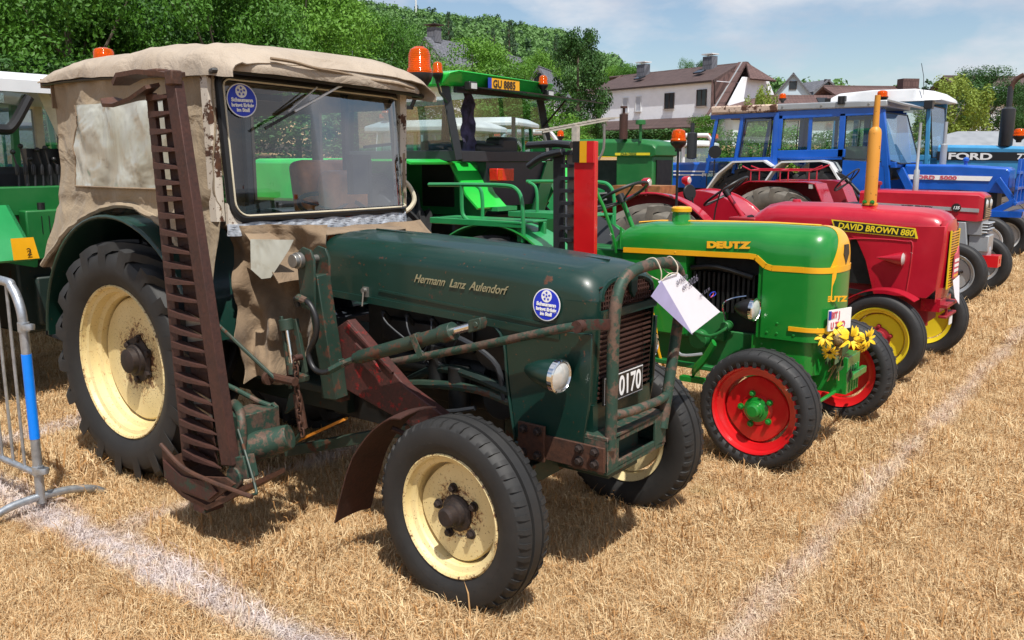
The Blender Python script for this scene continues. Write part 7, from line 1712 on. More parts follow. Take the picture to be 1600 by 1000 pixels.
mb = MB(); mb.bb(-3.9, -2.4, 16.5, 17.0, .5, 1.2); mb.bar((-2.42, 16.1, .42), (-2.42, 17.4, .42), .1, .1); f(mb, 'engine_block', 'engine', bev=.01)
mb = MB()   # blue front guard
for y in (16.35, 16.75, 17.15): mb.bar((-2.12, y, .98), (-2.10, y, 1.72), .05, .05)
for z in (1.0, 1.25, 1.5): mb.bar((-2.11, 16.30, z), (-2.11, 17.2, z), .04, .05)
mb.bar((-2.8, 16.38, .62), (-2.10, 16.35, 1.05), .06, .10); mb.bb(-2.5, -2.0, 16.3, 16.42, .78, .88); mb.bar((-2.14, 16.36, 1.05), (-2.4, 16.38, 1.4), .05, .09); mb.bar((-3.9, 16.32, 1.55), (-3.6, 16.32, 1.0), .10, .12); mb.bb(-2.2, -2.0, 16.3, 17.2, .80, .88); f(mb, 'front_guard', 'blue', bev=.005)
f(MB().lathe([(0, .03), (.06, .03), (.065, .05), (.1, .05), (.13, .02)], (-2.95, 16.7, 1.62), (0, 0, 1), 14), 'filler_cap', 'blue', hd)
mb = MB(); mb.lathe([(0, .055), (.36, .055), (.38, .03), (.75, .03)], (-3.35, 16.9, 1.60), (0, 0, 1), 14); f(mb, 'exhaust_pipe', 'grey_paint')
X0, X1, YN, YF = -6.0, -3.92, 16.0, 17.5
for y, s in ((YN, 0), (YF, 1)):
    body = MB()
    body.bar((X0, y, 2.50), (-4.2, y, 2.53), .05, .14); body.bar((X0 + .03, y, 1.9), (X0 + .05, y, 2.5), .05, .12, up=(1, 0, 0)); body.bar((-4.83, y, 1.75), (-4.83, y, 2.5), .05, .10, up=(1, 0, 0))
    body.bar((-4.05, y, 1.6), (-4.22, y, 2.5), .05, .14, up=(1, 0, 0)); body.bar((X0, y, 1.80), (-4.75, y, 1.82), .05, .14)
    f(body, 'cab_side', 'blue', bev=.008)
    pane(f, [(-5.9, y, 1.86), (-4.88, y, 1.88), (-4.88, y, 2.47), (-5.87, y, 2.45)], fr=.012); pane(f, [(-4.77, y, 1.72), (-4.20, y, 1.70), (-4.30, y, 2.46), (-4.77, y, 2.46)], fr=.012)
    f(MB().bb(-5.42, -5.36, y - .01, y + .02, 1.86, 2.46), 'window_divider', 'blue')
    mb = MB(); mb.sheet([[(x, y - .22, z), (x, y + .28, z)] for x, z in ((-6.15, 1.25), (-5.92, 1.60), (-5.80, 1.68), (-5.10, 1.70), (-4.95, 1.66), (-4.68, 1.25), (-4.55, 1.05))], -.03); f(mb, 'fender', 'white_paint')
    f(MB().xz([(-5.98, 1.79), (-4.80, 1.81), (-4.80, 1.71), (-5.9, 1.71)], y - .018, y + .01).xz([(-4.78, 1.70), (-4.10, 1.66), (-3.97, 1.2), (-4.2, .95), (-4.6, 1.0), (-4.78, 1.45)], y - .020, y + .008), 'lower_panel', 'blue')
mb = MB(); mb.bb(X0 - .05, -4.10, YN - .06, YF + .06, 2.585, 2.70); rf = f(mb, 'roof', 'grey_paint', bev=.02)
f(MB().sheet([[(-4.10, YN - .05, 2.68), (-4.10, YF + .05, 2.68)], [(-3.85, YN + .1, 2.60), (-3.85, YF - .1, 2.60)]], .03), 'roof_visor', 'grey_paint', rf)
for x in (-5.9, -5.2, -4.4): f(MB().lathe([(0, .02), (.01, .015)], (x, YN - .062, 2.64), (0, -1, 0), 10), 'roof_bolt', 'steel', rf)
f(MB().box((-4.85, YN - .05, 2.72), (.12, .1, .14)).cyl((-4.85, YN - .1, 2.66), (-4.85, YN - .1, 2.78), .03), 'work_lamp', 'black', rf)
pane(f, [(-4.02, YN + .04, 1.70), (-3.86, YN + .12, 1.64), (-3.84, YF - .12, 1.64), (-4.12, YF - .05, 2.50), (-4.16, YN + .05, 2.50)], 'cab_glass_blue', 'front_pane', fr=.015)
mb = MB(); mb.bar((-3.98, YN, 1.1), (-4.18, YN + .02, 2.55), .07, .07); mb.bar((-3.98, YF, 1.1), (-4.18, YF - .02, 2.55), .07, .07); mb.bar((-3.95, YN, 1.62), (-3.85, YF, 1.62), .08, .10); f(mb, 'front_frame', 'blue', bev=.006)
mb = MB(); mb.bar((X0, YN, 1.2), (X0, YN, 2.55), .08, .08); mb.bar((X0, YF, 1.2), (X0, YF, 2.55), .08, .08); f(mb, 'rear_frame', 'blue')
f(MB().box((-5.3, 16.75, 1.55), (.5, .5, .5)).box((-4.2, 16.75, 1.5), (.3, .6, .3)), 'seat', 'interior', bev=.05)
f(MB().box((-5.0, 17.3, 1.8), (.5, .02, .3)), 'for_sale_card', 'white')
beacon(FB, (X0 + .02, YN + .15, 2.78), .06, .12)
ORG = Vector((0, 0, 0))
# ---- pale blue tractor with white roof, farthest of the row
ORG = Vector((-5.0, 19.7, 0))
FC = empty('pale_blue_tractor', ORG); tag(FC, 'pale blue tractor with rounded white cab roof, black name band and big grey exhaust', 'tractor', GR)
f = maker(FC)
put_wheel(KG['rear'], FC, Vector((-5.0, 18.9, .8)) - ORG); put_wheel(KG['rear'], FC, Vector((-5.0, 20.5, .8)) - ORG, flip=True)
kw = wheel_kit(.62, .30, .40, 'ag', .30, .1, M['white_paint'], M['rubber_clean'], nl=16)
put_wheel(kw, FC, Vector((-2.55, 19.0, .62)) - ORG); put_wheel(kw, FC, Vector((-2.55, 20.4, .62)) - ORG, flip=True)
mb = MB(); mb.loft([[(x, 19.35, 1.35), (x, 19.35, zt - .05), (x, 19.41, zt), (x, 20.0, zt), (x, 20.06, zt - .05), (x, 20.06, 1.35)] for x, zt in ((-3.95, 2.0), (-3.0, 1.98), (-1.9, 1.93), (-1.6, 1.86))]); hd = f(mb, 'hood', 'blue_lt', bev=.01)
f(MB().xz([(-3.95, 1.87), (-1.6, 1.83), (-1.6, 1.68), (-3.95, 1.70)], 19.335, 19.342), 'name_band', 'black', hd)
text('FORD', .17, (-3.75, 19.33, 1.72), (1, 0, -.014), (0, 0, 1), M['white'], 'name_lettering', hd, bold=.006, xs=1.75, th=.002); text('7710', .15, (-2.55, 19.33, 1.715), (1, 0, -.014), (0, 0, 1), M['white'], 'name_lettering', hd, bold=.004, xs=1.3, th=.002)
f(MB().bb(-4.0, -1.7, 19.4, 20.0, .6, 1.36), 'engine_block', 'engine', bev=.01)
mb = MB(); mb.lathe([(0, .11), (.03, .125), (.70, .125), (.74, .05), (1.0, .05), (1.12, .05)], (-2.78, 19.45, 1.96), (0, 0, 1), 18); ex = f(mb, 'exhaust_silencer', 'black_metal'); f(MB().tube([(-2.78, 19.45, 2.9), (-2.76, 19.45, 3.1), (-2.68, 19.45, 3.22), (-2.58, 19.45, 3.28)], .045, 10, sub=4), 'exhaust_bend', 'rust', ex)
X0, X1, YN, YF = -5.95, -4.0, 19.0, 20.4
for y in (YN, YF):
    mb = MB(); mb.bar((X0 + .06, y, 1.3), (X0 + .1, y, 2.85), .08, .10); mb.bar((X1 - .05, y, 1.3), (X1 - .10, y, 2.85), .07, .07); mb.bar((-4.95, y, 1.3), (-4.95, y, 2.85), .07, .07); mb.bar((X0, y, 2.82), (X1 - .05, y, 2.80), .06, .12); mb.bar((X0, y, 1.75), (X1, y, 1.75), .06, .1); mb.bb(X0, X1, y - .02, y + .02, 1.1, 1.75)
    f(mb, 'cab_side', 'blue_lt', bev=.006); pane(f, [(X0 + .15, y, 1.8), (-5.0, y, 1.8), (-5.0, y, 2.76), (X0 + .18, y, 2.76)], fr=.015); pane(f, [(-4.9, y, 1.8), (X1 - .1, y, 1.8), (X1 - .14, y, 2.75), (-4.9, y, 2.75)], fr=.015)
pane(f, [(X1 + .02, YN + .05, 1.75), (X1 + .02, YF - .05, 1.75), (X1 - .08, YF - .05, 2.75), (X1 - .08, YN + .05, 2.75)], 'cab_glass_blue', 'front_pane', fr=.015)
mb = MB(); mb.loft([[(x, YN - .10, zb), (x, YN - .05, zt - .03), (x, YN + .12, zt), (x, YF - .12, zt), (x, YF + .05, zt - .03), (x, YF + .10, zb)] for x, zb, zt in ((-6.05, 2.90, 2.96), (-5.85, 2.86, 3.06), (-5.2, 2.85, 3.10), (-4.4, 2.84, 3.09), (-4.05, 2.84, 3.03), (-3.88, 2.85, 2.92))]); rf = f(mb, 'roof', 'white_paint', smooth=60)
f(MB().bb(-4.15, -4.0, 18.80, 18.95, 2.68, 2.84).bb(-6.1, -5.98, 18.9, 19.02, 2.82, 2.96), 'work_lamp', 'black', rf); beacon(FC, (-4.95, 18.85, 2.90), .10, .17)
f(MB().tube([(-4.2, 18.9, 2.95), (-4.22, 18.9, 3.3), (-4.28, 18.9, 3.55)], .006, 5), 'aerial', 'black', rf)
f(MB().box((-5.3, 19.7, 1.6), (.5, .5, .5)), 'seat', 'interior', bev=.05)
beacon(FC, (-2.50, 19.0, 2.10), .10, .18, name='beacon'); 
ORG = Vector((0, 0, 0))
# ---- blue tractor facing left with the rusty roof
ORG = Vector((-6.6, 16.6, 0))
FD = empty('blue_tractor', ORG); tag(FD, 'blue cab tractor facing left with a rusty brown roof beside the silver roofed one', 'tractor', 'tractors parked in the second row')
f = maker(FD); y0, y1 = 16.0, 17.4
put_wheel(KG['rear'], FD, Vector((-6.55, 16.15, .78)) - ORG); put_wheel(KG['rear'], FD, Vector((-6.55, 17.35, .78)) - ORG, flip=True); put_wheel(KG['front'], FD, Vector((-8.3, 16.15, .42)) - ORG); put_wheel(KG['front'], FD, Vector((-8.3, 17.3, .42)) - ORG, flip=True)
mb = MB(); mb.loft([[(x, 16.4, 1.15), (x, 16.4, zt - .04), (x, 16.45, zt), (x, 17.0, zt), (x, 17.05, zt - .04), (x, 17.05, 1.15)] for x, zt in ((-8.55, 1.60), (-8.45, 1.65), (-7.3, 1.66))]); hd = f(mb, 'hood', 'blue', bev=.01)
for z in (1.49, 1.42): f(MB().xz([(-8.25, z), (-7.35, z), (-7.35, z - .025), (-8.25, z - .025)], 16.385, 16.392), 'hood_stripe', 'white', hd)
text('FORD', .10, (-7.62, 16.38, 1.38), (1, 0, 0), (0, 0, 1), M['white'], 'hood_lettering', hd, bold=.004, xs=1.4, th=.002)
f(MB().bb(-8.4, -7.2, 16.5, 17.0, .6, 1.15), 'engine_block', 'engine'); f(MB().lathe([(0, .05), (.02, .10), (.50, .10), (.52, .04), (.7, .04)], (-7.82, 16.3, 1.72), (0, 0, 1), 16), 'exhaust_silencer', 'black_metal')
for y in (y0, y1):
    mb = MB(); mb.bar((-7.35, y, 1.45), (-7.16, y, 2.52), .06, .06); mb.bar((-6.80, y, 1.45), (-6.66, y, 2.52), .06, .06); mb.bar((-6.05, y, 1.6), (-6.02, y, 2.52), .06, .08); mb.bar((-7.3, y, 2.50), (-6.0, y, 2.52), .05, .08); mb.bar((-7.36, y, 1.70), (-6.0, y, 1.72), .05, .07); f(mb, 'cab_side', 'blue', bev=.006)
    pane(f, [(-7.28, y, 1.75), (-6.8, y, 1.75), (-6.70, y, 2.45), (-7.14, y, 2.45)], fr=.012); pane(f, [(-6.70, y, 1.75), (-6.12, y, 1.75), (-6.10, y, 2.45), (-6.60, y, 2.45)], fr=.012); pane(f, [(-7.34, y, 1.0), (-6.95, y, .9), (-6.9, y, 1.66), (-7.34, y, 1.66)], fr=.012)
    mb = MB(); mb.sheet([[(x, y - .2, z), (x, y + .25, z)] for x, z in ((-7.3, 1.1), (-7.05, 1.45), (-6.75, 1.68), (-6.15, 1.70), (-5.98, 1.60), (-6.3, 1.2))][:5], -.03); f(mb, 'fender', 'white_paint')
mb = MB(); mb.bb(-7.28, -5.98, y0 - .08, y1 + .08, 2.56, 2.70); f(mb, 'roof', paint('rusty_cream_roof', (.55, .42, .33), .6, rust=.9, rscale=5), bev=.03)
mi = f(MB().lathe([(-.02, .001), (-.02, .12), (.02, .12), (.02, .001)], (-7.1, 15.8, 1.85), (.3, -1, 0), 20), 'mirror', 'black'); mi.data.update(); f(MB().cyl((-7.1, 15.8, 1.7), (-7.2, 16.0, 1.4), .012), 'mirror_arm', 'black', mi)
f(MB().box((-6.6, 16.7, 1.5), (.5, .5, .5)), 'seat', 'interior', bev=.05)
ORG = Vector((0, 0, 0))
# ---- green cab tractor seen from behind, number plate on the roof
ORG = Vector((-6.4, 7.1, 0))
FE = empty('green_cab_tractor', ORG); tag(FE, 'lime green cab tractor seen from behind with orange number plate under its roof', 'tractor', 'tractors parked in the second row')
f = maker(FE); XR = -5.4; YA, YB = 6.35, 7.85
for y in (6.10, 8.10):
    w_ = put_wheel(KG['rear'], FE, Vector((-6.35, y, .80)) - ORG, flip=y > 7)
mb = MB(); mb.bb(-6.9, -5.7, 6.6, 7.6, .5, 1.15); mb.bb(-9.0, -6.9, 6.75, 7.45, .6, 1.5); f(mb, 'chassis', 'engine', bev=.02); f(MB().bb(-9.0, -7.1, 6.72, 7.48, 1.2, 1.72), 'hood', 'lime', bev=.06)
for y, n in ((YA, 0), (YB, 1)):
    mb = MB(); mb.bar((XR, y, 1.70), (XR + .0 - .10, y - .09 + .0, 2.42), .075, .075); mb.bar((-6.9, y, 1.70), (-6.85, y, 2.42), .075, .075); mb.bar((XR, y, 1.74), (-6.9, y, 1.74), .06, .10); f(mb, 'cab_post', 'black_metal', bev=.006)
    pane(f, [(XR, y, 1.78), (-6.85, y, 1.78), (-6.8, y, 2.42), (XR - .1, y - .06, 2.42)], fr=.012)
f(MB().bar((XR, YA, 1.735), (XR, YB, 1.735), .06, .10), 'rear_beam', 'black_metal', bev=.005); f(MB().bar((-6.9, YA, 1.74), (-6.9, YB, 1.74), .06, .10), 'front_beam', 'black_metal')
pane(f, [(-6.9, YA, 1.78), (-6.9, YB, 1.78), (-6.85, YB, 2.42), (-6.85, YA, 2.42)])
mb = MB(); mb.loft([[(-7.05, YA - .2, 2.38), (-7.05, YB + .02, 2.38), (-5.42, YB - .04, 2.365), (-5.42, YA - .2, 2.365)], [(-7.05, YA - .2, 2.46), (-7.05, YB + .02, 2.46), (-5.34, YB - .04, 2.455), (-5.34, YA - .2, 2.47)], [(-6.9, YA - .08, 2.52), (-6.9, YB - .06, 2.52), (-5.30, YB - .10, 2.475), (-5.30, YA - .08, 2.50)]]); rf = f(mb, 'roof', 'lime', bev=.015)
f(MB().bb(-5.42, -5.38, YA - .05, YB - .05, 2.31, 2.364), 'roof_channel', 'black', rf)
pl = f(MB().bb(-5.328, -5.318, 6.72, 7.18, 2.365, 2.465), 'number_plate', 'plate_orange', rf); f(MB().bb(-5.317, -5.315, 6.68, 6.735, 2.365, 2.465), 'plate_band', 'eu_blue', pl)
text('GU 8885', .098, (-5.314, 6.755, 2.383), (0, 1, 0), (0, 0, 1), M['black'], 'plate_print', pl, bold=.0015, xs=.98, th=.001)
for y in (6.38, 7.62):
    w_ = f(MB().box((-5.28, y, 2.365), (.07, .11, .08)), 'work_lamp', 'black', rf, bev=.01); f(MB().bb(-5.244, -5.238, y - .04, y + .04, 2.34, 2.39), 'lens', 'lens', w_)
beacon(FE, (-5.45, 6.12, 2.44), .045, .13); beacon(FE, (-5.30, 7.56, 2.43), .045, .12)
f(MB().tube([(-5.45, 6.1, 2.42), (-5.45, 6.15, 2.30), (-5.42, 6.22, 2.22)], .012, 6), 'beacon_cable', 'black')
# open rear window, propped up
mb = MB(); mb.sheet([[(-5.42, 6.42, 2.37), (-5.42, 7.75, 2.33)], [(-4.85, 6.65, 2.300), (-4.85, 8.0, 2.27)]], .012); rw = f(mb, 'raised_window', 'black'); 
f(MB().cyl((-5.42, 7.75, 2.05), (-5.15, 7.80, 2.34), .010), 'window_strut', 'black', rw)
f(MB().sheet([[(x, 5.82, z), (x, 6.40, z)] for x, z in ((-7.1, 1.2), (-6.9, 1.6), (-6.6, 1.71), (-5.62, 1.71), (-5.52, 1.68))], -.02), 'fender', 'lime')
for s, ya, yb in ((-1, 6.40, 6.84), (1, 7.85, 8.36)):
    mb = MB(); mb.sheet([[(x, ya, z), (x, yb, z)] for x, z in ((-7.1, 1.2), (-6.9, 1.6), (-6.6, 1.71), (-5.75, 1.71), (-5.55, 1.67), (-5.36, 1.38), (-5.22, 1.26))], -.02); fd = f(mb, 'fender', 'lime')
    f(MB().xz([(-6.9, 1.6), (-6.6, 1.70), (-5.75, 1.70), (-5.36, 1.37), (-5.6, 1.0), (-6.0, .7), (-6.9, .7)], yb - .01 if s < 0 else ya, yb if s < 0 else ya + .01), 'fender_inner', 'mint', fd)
    yl = yb + .12 if s < 0 else ya - .02
f(MB().bb(-5.30, -5.16, 6.62, 6.93, 1.22, 1.26), 'fender_lip', 'mint')
f(MB().prism([(7.35, .95), (7.6, .95), (7.95, 1.70), (7.75, 1.70)], (-5.38, 0, 0), (0, 1, 0), (0, 0, 1), .02), 'rear_panel', 'mint')
f(MB().bb(-5.5, -5.4, 6.75, 7.75, 1.25, 1.68), 'rear_bulkhead', 'black_metal')
tl = f(MB().bb(-5.34, -5.24, 6.72, 6.99, 1.50, 1.62), 'tail_light', 'red_lens', bev=.008); f(MB().bb(-5.239, -5.236, 6.73, 6.80, 1.51, 1.61), 'indicator_lens', 'amber', tl)
mb = MB(); mb.box((-6.1, 7.1, 1.55), (.5, .55, .7)); mb.bb(-5.7, -5.5, 6.75, 7.2, 1.75, 1.86); mb.bb(-5.72, -5.5, 7.12, 7.42, 1.74, 1.93); f(mb, 'seat', 'seat_black', bev=.04)
mb = MB()
rows = [[(-5.55 + .02 * math.sin(i * 1.7 + j), 6.58 + .03 * j + .012 * math.sin(i + j) + (i / 10) * .10 * (j / 5 - .3), 2.35 - i * .06) for j in range(6)] for i in range(11)]
f(MB().sheet(rows, .004), 'hanging_jacket', plain('dark_patterned_cloth', (.05, .045, .10), .9, var=.9, scale=12))
ORG = Vector((0, 0, 0))
# ---- green tractor at the left edge seen from behind
ORG = Vector((-6.9, 3.2, 0))
FL = empty('white_roof_tractor', ORG); tag(FL, 'green tractor with white cab roof and black levers at the left edge', 'tractor', 'tractors parked in the second row')
f = maker(FL)
put_wheel(KG['rear'], FL, Vector((-7.1, 2.35, .80)) - ORG); put_wheel(KG['rear'], FL, Vector((-7.1, 4.05, .80)) - ORG, flip=True)
mb = MB(); mb.loft([[(x, 2.28, zb), (x, 2.30, zt - .04), (x, 2.5, zt), (x, 3.9, zt), (x, 4.1, zt - .04), (x, 4.12, zb)] for x, zb, zt in ((-8.6, 2.17, 2.27), (-6.45, 2.17, 2.29), (-6.28, 2.15, 2.23))]); rf = f(mb, 'roof', 'white_paint', smooth=60)
f(MB().bb(-6.45, -6.40, 2.62, 2.80, 2.08, 2.16), 'work_lamp', 'chrome', rf)
for a, b, w in (((-6.35, 3.25, 1.65), (-6.5, 3.12, 2.18), .07), ((-6.35, 2.42, 1.65), (-6.5, 2.45, 2.18), .07), ((-8.3, 2.42, 1.5), (-8.3, 2.45, 2.18), .07), ((-8.3, 3.9, 1.5), (-8.3, 3.9, 2.18), .07), ((-6.4, 3.95, 1.5), (-6.5, 3.9, 2.18), .07)): f(MB().bar(a, b, w, w), 'cab_post', 'bead')
mb = MB(); mb.tube([(-6.3, 2.5, 1.93), (-6.3, 2.72, 1.90), (-6.3, 2.80, 1.93), (-6.3, 2.92, 2.12)], .035, 8, sub=5); f(mb, 'open_window_frame', 'black_rubber')
mb = MB(); mb.sheet([[(-6.32, 2.3, 2.18), (-6.32, 2.92, 2.14)], [(-6.32, 2.3, 1.95), (-6.32, 2.80, 1.93)]], .005); f(mb, 'rear_window', 'cab_glass')
for yy in (2.5, 2.9, 3.5): f(MB().bar((-7.9, yy, 1.4), (-7.85, yy, 2.15), .05, .05), 'cab_post', 'mint')
pane(f, [(-8.3, 2.45, 1.5), (-8.3, 3.9, 1.5), (-8.3, 3.9, 2.15), (-8.3, 2.45, 2.15)], 'cab_glass_blue')
mb = MB(); mb.bb(-6.55, -6.35, 2.35, 3.35, 1.32, 1.52); mb.bb(-6.36, -6.25, 2.80, 3.10, 1.02, 1.36); dk = f(mb, 'rear_deck', 'dgreen2', bev=.01)
f(MB().bb(-6.249, -6.246, 2.90, 2.905, 1.2, 1.32).bb(-6.249, -6.246, 2.95, 2.955, 1.2, 1.32), 'lever_slot', 'black', dk); f(MB().cyl((-6.3, 2.93, 1.36), (-6.3, 2.93, 1.41), .025), 'lever_knob', 'black', dk)
rd = random.Random(8)
for k in range(7):
    y = 2.85 + k * .055; h = 1.74 + .05 * math.sin(k * 2.2)
    lv = f(MB().tube([(-6.42, y, 1.5), (-6.44, y + .015, 1.62), (-6.45, y - .005, h)], .007, 6, sub=3).lathe([(0, .014), (.05, .016), (.07, .01)], (-6.44, y + .01, 1.60), (0, 0, 1), 10), 'control_lever', 'black'); f(MB().ball((-6.45, y - .005, h + .015), .018), 'lever_knob', 'black', lv)
f(MB().bb(-6.55, -6.48, 2.95, 3.4, 1.5, 1.78).bb(-6.5, -6.42, 3.18, 3.30, 1.72, 2.0), 'control_panel', 'black')
f(MB().box((-7.1, 3.1, 1.5), (.5, .6, .3)).box((-6.85, 3.05, 1.45), (.1, .5, .1)), 'seat', 'interior', bev=.06)
mb = MB(); mb.bb(-7.3, -6.35, 2.75, 3.45, .5, 1.05); mb.bb(-6.4, -6.3, 2.85, 3.25, .55, .9); f(mb, 'axle_housing', 'oily', bev=.02)
hz = MB(); hz.tube([(-6.22, 3.13, 1.55), (-6.22, 3.13, 1.4), (-6.2, 3.12, 1.2), (-6.15, 3.10, 1.0)], .04, 10); hz.ball((-6.22, 3.12, 1.58), .035); hz.tube([(-6.2, 3.1, 1.5), (-6.1, 3.0, 1.3), (-6.12, 3.05, 1.1)], .012, 6, sub=3); f(hz, 'top_link', 'black')
for y in (2.92, 3.12): f(MB().tube([(-6.2, y, .98), (-6.12, y + .02, .80), (-6.1, y + .04, .62), (-6.08, y + .05, .48)], .016, 8).cyl((-6.12, y + .02, .70), (-6.12, y + .02, .62), .026), 'lift_link', 'rust_green')
f(MB().bar((-6.3, 2.9, .50), (-5.7, 2.95, .42), .05, .03).bar((-6.3, 3.2, .50), (-5.7, 3.15, .42), .05, .03).cyl((-5.75, 2.85, .43), (-5.75, 3.25, .43), .02), 'lower_link', 'black_metal', bev=.004)
mb = MB(); mb.sheet([[(x, 2.2, z), (x, 2.74 + .0, z)] for x, z in ((-7.9, 1.0), (-7.5, 1.42), (-6.7, 1.48), (-6.35, 1.40), (-6.0, 1.06))], -.02); mb.prism([(-6.35, 1.40), (-6.0, 1.06), (-6.02, 1.0), (-6.5, 1.0)], (0, 2.73, 0), (1, 0, 0), (0, 0, 1), .02); fd = f(mb, 'fender', 'mint')
f(MB().sheet([[(-6.005, 2.58, 1.20), (-6.0, 2.72, 1.20)], [(-5.99, 2.58, 1.06), (-5.985, 2.74, 1.06)]], .006), 'yellow_plate', 'yellow', fd); text('2', .07, (-5.975, 2.66, 1.085), (0, 1, 0), (-.1, 0, 1), M['black'], 'plate_digit', fd, th=.001)
mb = MB(); mb.bb(-10, -8.4, 2.9, 3.7, 1.0, 1.6); f(mb, 'hood', 'dgreen2', bev=.05)
ORG = Vector((0, 0, 0))
beacon_t = None
# ---- old green tractor with twin chimneys behind
ORG = Vector((-6.6, 11.3, 0))
JD = empty('old_green_tractor', ORG); tag(JD, 'faded green tractor with pale yellow hood line and two upright pipes, behind the crimson one', 'tractor', 'tractors parked in the second row')
f = maker(JD)
mb = MB(); mb.loft([[(x, 11.0, zb), (x, 11.0, zt - .05), (x, 11.06, zt), (x, 11.6, zt), (x, 11.66, zt - .05), (x, 11.66, zb)] for x, zt, zb in ((-7.9, 1.98, 1.78), (-6.9, 2.0, 1.76), (-6.1, 1.99, 1.74), (-5.88, 1.95, 1.74), (-5.82, 1.90, 1.76))]); hd = f(mb, 'hood', 'dgreen2', bev=.01)
f(MB().xz([(-6.45, 1.80), (-5.9, 1.80), (-5.9, 1.765), (-6.45, 1.765)], 10.985, 10.992), 'hood_band', 'lemon', hd); text('JOHN DEERE', .05, (-6.36, 10.982, 1.768), (1, 0, 0), (0, 0, 1), M['dgreen2'], 'band_lettering', hd, xs=.9)
mb = MB(); mb.bb(-6.45, -5.86, 11.02, 11.64, 1.1, 1.76); f(mb, 'grille_housing', 'dgreen2', bev=.02); f(MB().bb(-5.86, -5.84, 11.1, 11.56, 1.15, 1.7), 'grille', 'engine')
mb = MB(); mb.bb(-7.9, -6.45, 11.1, 11.55, .9, 1.7); f(mb, 'engine_block', 'engine'); f(MB().bb(-5.95, -5.8, 10.9, 11.0, 1.22, 1.36), 'amber_marker', 'yellow')
f(MB().lathe([(0, .06), (.34, .06), (.345, .02), (.42, .02), (.425, .05), (.45, .05)], (-6.33, 11.0, 1.99), (0, 0, 1), 14), 'exhaust_stack', 'rust_dark'); f(MB().lathe([(0, .02), (.22, .02), (.225, .07), (.28, .07), (.29, .02)], (-6.06, 11.0, 1.96), (0, 0, 1), 14), 'air_intake', 'dgreen2')
put_wheel(KG['front'], JD, Vector((-6.0, 10.8, .42)) - ORG); put_wheel(KG['front'], JD, Vector((-6.0, 11.9, .42)) - ORG, flip=True); put_wheel(KG['rear'], JD, Vector((-8.2, 10.7, .8)) - ORG); put_wheel(KG['rear'], JD, Vector((-8.2, 12.0, .8)) - ORG, flip=True)
ORG = Vector((0, 0, 0))
# ---- white cutter bar of the next machine, standing up and twisted
ORG = Vector((-3.9, 5.9, 0))
mb = MB(); A = Vector((-4.35, 6.2, 1.93)); B = Vector((-3.92, 6.55, 2.03))
WB = empty('finger_bar', (A.x, A.y, 0)); ORG = Vector(WB.location); tag(WB, 'pale weathered finger bar held up on a post behind the red guard board', 'mower bar')
mb.bar(A, B, .05, .012); o = build(mb, 'bar_rail', M['wood_grey'], WB)
for k in range(15):
    p = A.lerp(B, k / 14); build(MB().bar(p + Vector((-.04, -.05, .012)), p + Vector((.08, .05, .022)), .024, .014, w2=.008), 'finger', M['wood_grey'], WB)
build(MB().bar((-4.12, 6.36, 0), (-4.12, 6.36, 1.98), .05, .05), 'post', M['wood_grey'], WB); build(MB().tube([(-4.30, 6.22, 1.7), (-4.32, 6.22, 1.82), (-4.34, 6.2, 1.92)], .014, 6, sub=3).tube([(-3.98, 6.5, 1.7), (-3.94, 6.52, 1.8), (-3.94, 6.52, 2.0)], .012, 6, sub=3), 'bent_stay', M['steel'], WB)
ORG = Vector((0, 0, 0))
# ---- machines farther back, seen through windows and gaps
B_ = 'tractors in the far rows'
def far(name, label, px, dist, zt, **k):
    p = at(px, 250, dist); return simple_cab_tractor(name, label, (p.x, p.y, terrain(p.x, p.y)), k.pop('rz'), group=B_, cabh=zt, **k)
far('far_tractor', 'green tractor with flat white roof seen through the left window of the lime green cab', 690, 13.5, 2.1, rz=0.2, body='mint', roofm='white_paint', cabm='mint', hz=1.4)
far('far_tractor', 'mint green cab tractor with white sign board seen through the open rear window', 765, 17, 2.3, rz=-1.2, body='mint', roofm='white_paint', cabm='mint')
far('far_tractor', 'small green tractor seen through the left edge cab', 45, 14, 2.5, rz=1.4, body='mint', roofm='grey_paint', cabm='mint')
far('far_tractor', 'white roofed tractor half hidden between the lime cab and the twisted pale bar', 640, 24, 2.5, rz=0.5, body='crimson', roofm='white_paint', cabm='white_paint')
far('far_tractor', 'white framed tractor left of the rusty roofed blue one', 1062, 27, 2.1, rz=2.9, body='white_paint', roofm='white_paint', cabm='white_paint', hz=1.3)
def roll_frame(px, dist, h, w, label):
    global ORG
    ORG = Vector((0, 0, 0)); p = at(px, 250, dist); e = empty('roll_bar_tractor', (p.x, p.y, terrain(p.x, p.y)), rz=R(37)); tag(e, label, 'tractor', B_)
    build(MB().tube([(-w / 2, 0, .9), (-w / 2, 0, h - .15), (-w / 2 + .12, 0, h), (w / 2 - .12, 0, h), (w / 2, 0, h - .15), (w / 2, 0, .9)], .06, 8), 'roll_bar', M['white_paint'], e)
    build(MB().bb(-.6, .6, -.5, .9, .6, 1.15), 'body', M['crimson'], e, bev=.08)
    for s in (-1, 1): beacon(e, (s * (w / 2 + .1), 0, h - .12), .07, .16)
    for s in (-1, 1): inst(KG['rear']['tyre'], 'tyre', e, (s * .7, .2, .6), (0, 0, R(90)), (.75, .9, .75))
roll_frame(826, 19, 2.28, 1.15, 'compact red tractor with white roll bar seen through the lime cab')
roll_frame(1085, 24, 2.35, .9, 'small tractor with white roll bar right of the black exhaust')
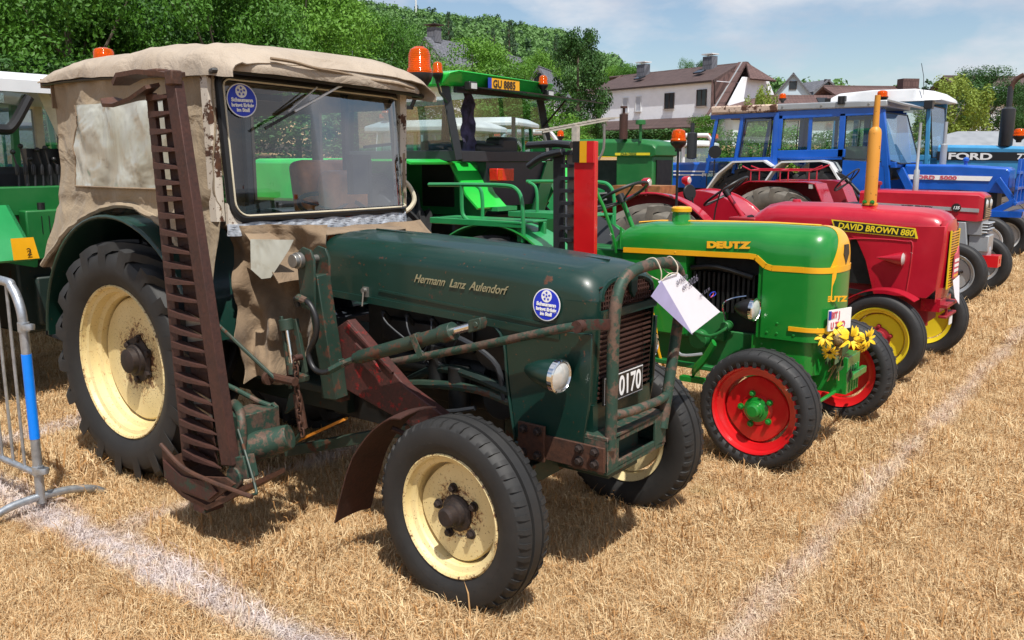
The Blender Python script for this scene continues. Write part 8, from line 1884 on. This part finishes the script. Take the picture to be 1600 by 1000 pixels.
def parked_car(px, dist, m, label):
    p = at(px, 250, dist); e = empty('parked_car', (p.x, p.y, terrain(p.x, p.y)), rz=R(37 + 8)); tag(e, label, 'car', 'cars parked behind the field')
    mb = MB(); mb.loft([[(x, -.85, .35), (x, -.88, zt * .6), (x, -.75 if zt > 1.1 else -.85, zt), (x, .75 if zt > 1.1 else .85, zt), (x, .88, zt * .6), (x, .85, .35)] for x, zt in ((-2.1, .75), (-2.0, .95), (-1.5, 1.0), (-.9, 1.42), (.6, 1.45), (1.2, .98), (2.0, .85), (2.15, .6))]); b = build(mb, 'body', M[m], e, bev=.04)
    build(MB().prism([(-1.3, 1.03), (-.85, 1.36), (.5, 1.38), (.98, 1.03)], (0, 0, 0), (1, 0, 0), (0, 0, 1), 1.72), 'side_window', M['win_dark'], b)
    for x in (-1.35, 1.35):
        for y in (-.85, .85): build(MB().lathe([(-.1, .2), (-.1, .31), (.1, .31), (.1, .2)], (x, y, .31), (0, 1, 0), 20, close=True), 'wheel', M['rubber_clean'], e)
for px, d, m, l in ((880, 34, 'white_paint', 'white car parked left of the faded green hood'), (960, 36, 'white_paint', 'white car parked below the yellow tape'), (1040, 33, 'grey_paint', 'silver car parked behind the blue hood facing left'), (1100, 36, 'white_paint', 'white car near the small white roll bar'), (790, 36, 'crimson', 'red car seen through the lime green cab'), (700, 38, 'white_paint', 'white car seen past the left post of the lime cab')): parked_car(px, d, m, l)
def tent(px, d):
    p = at(px, 250, d); e = empty('grey_tent', (p.x, p.y, terrain(p.x, p.y)), rz=R(30)); tag(e, 'low grey tent roof behind the name band of the pale blue tractor', 'tent')
    mb = MB(); mb.loft([[(-3.5, -2, 1.75), (3.5, -2, 1.75), (3.5, 2, 1.75), (-3.5, 2, 1.75)], [(-1.2, -.1, 2.45), (1.2, -.1, 2.45), (1.2, .1, 2.45), (-1.2, .1, 2.45)]]); build(mb, 'roof', M['grey_paint'], e)
    for x in (-3.4, 3.4):
        for y in (-1.9, 1.9): build(MB().bb(x - .04, x + .04, y - .04, y + .04, 0, 1.75), 'post', M['galv'], e)
tent(1540, 38)
# lone beacon of a machine hidden behind the canvas roof
p = at(162, 84, 9); e = empty('hidden_tractor', (p.x, p.y, 0)); tag(e, 'dark machine behind the canvas cab with only its orange beacon showing above the roof', 'tractor', 'tractors parked in the second row')
build(MB().bb(-1.2, .5, -.6, .6, .5, 1.4), 'body', M['dgreen2'], e, bev=.08); build(MB().bar((0, 0, 1.3), (0, 0, p.z - .15), .05, .05), 'beacon_pole', M['black'], e); beacon(e, (0, 0, p.z - .11), .10, .17)
for s in (-1, 1): inst(KG['rear']['tyre'], 'tyre', e, (-.6, s * .7, .8)); 

# ---- the facing row, mirrored in the windshield
for x, y, rz, bd, lb in ((6.2, 8.2, 3.1, 'mint', 'green tractor of the facing row mirrored at the left of the windshield'), (8.2, 11.2, 3.2, 'dgreen', 'darker green tractor of the facing row mirrored beside the wiper')):
    simple_cab_tractor('facing_tractor', lb, (x, y, 0), rz, group='tractors of the facing row', cabh=2.5, body=bd, roofm='grey_paint', cabm=bd)
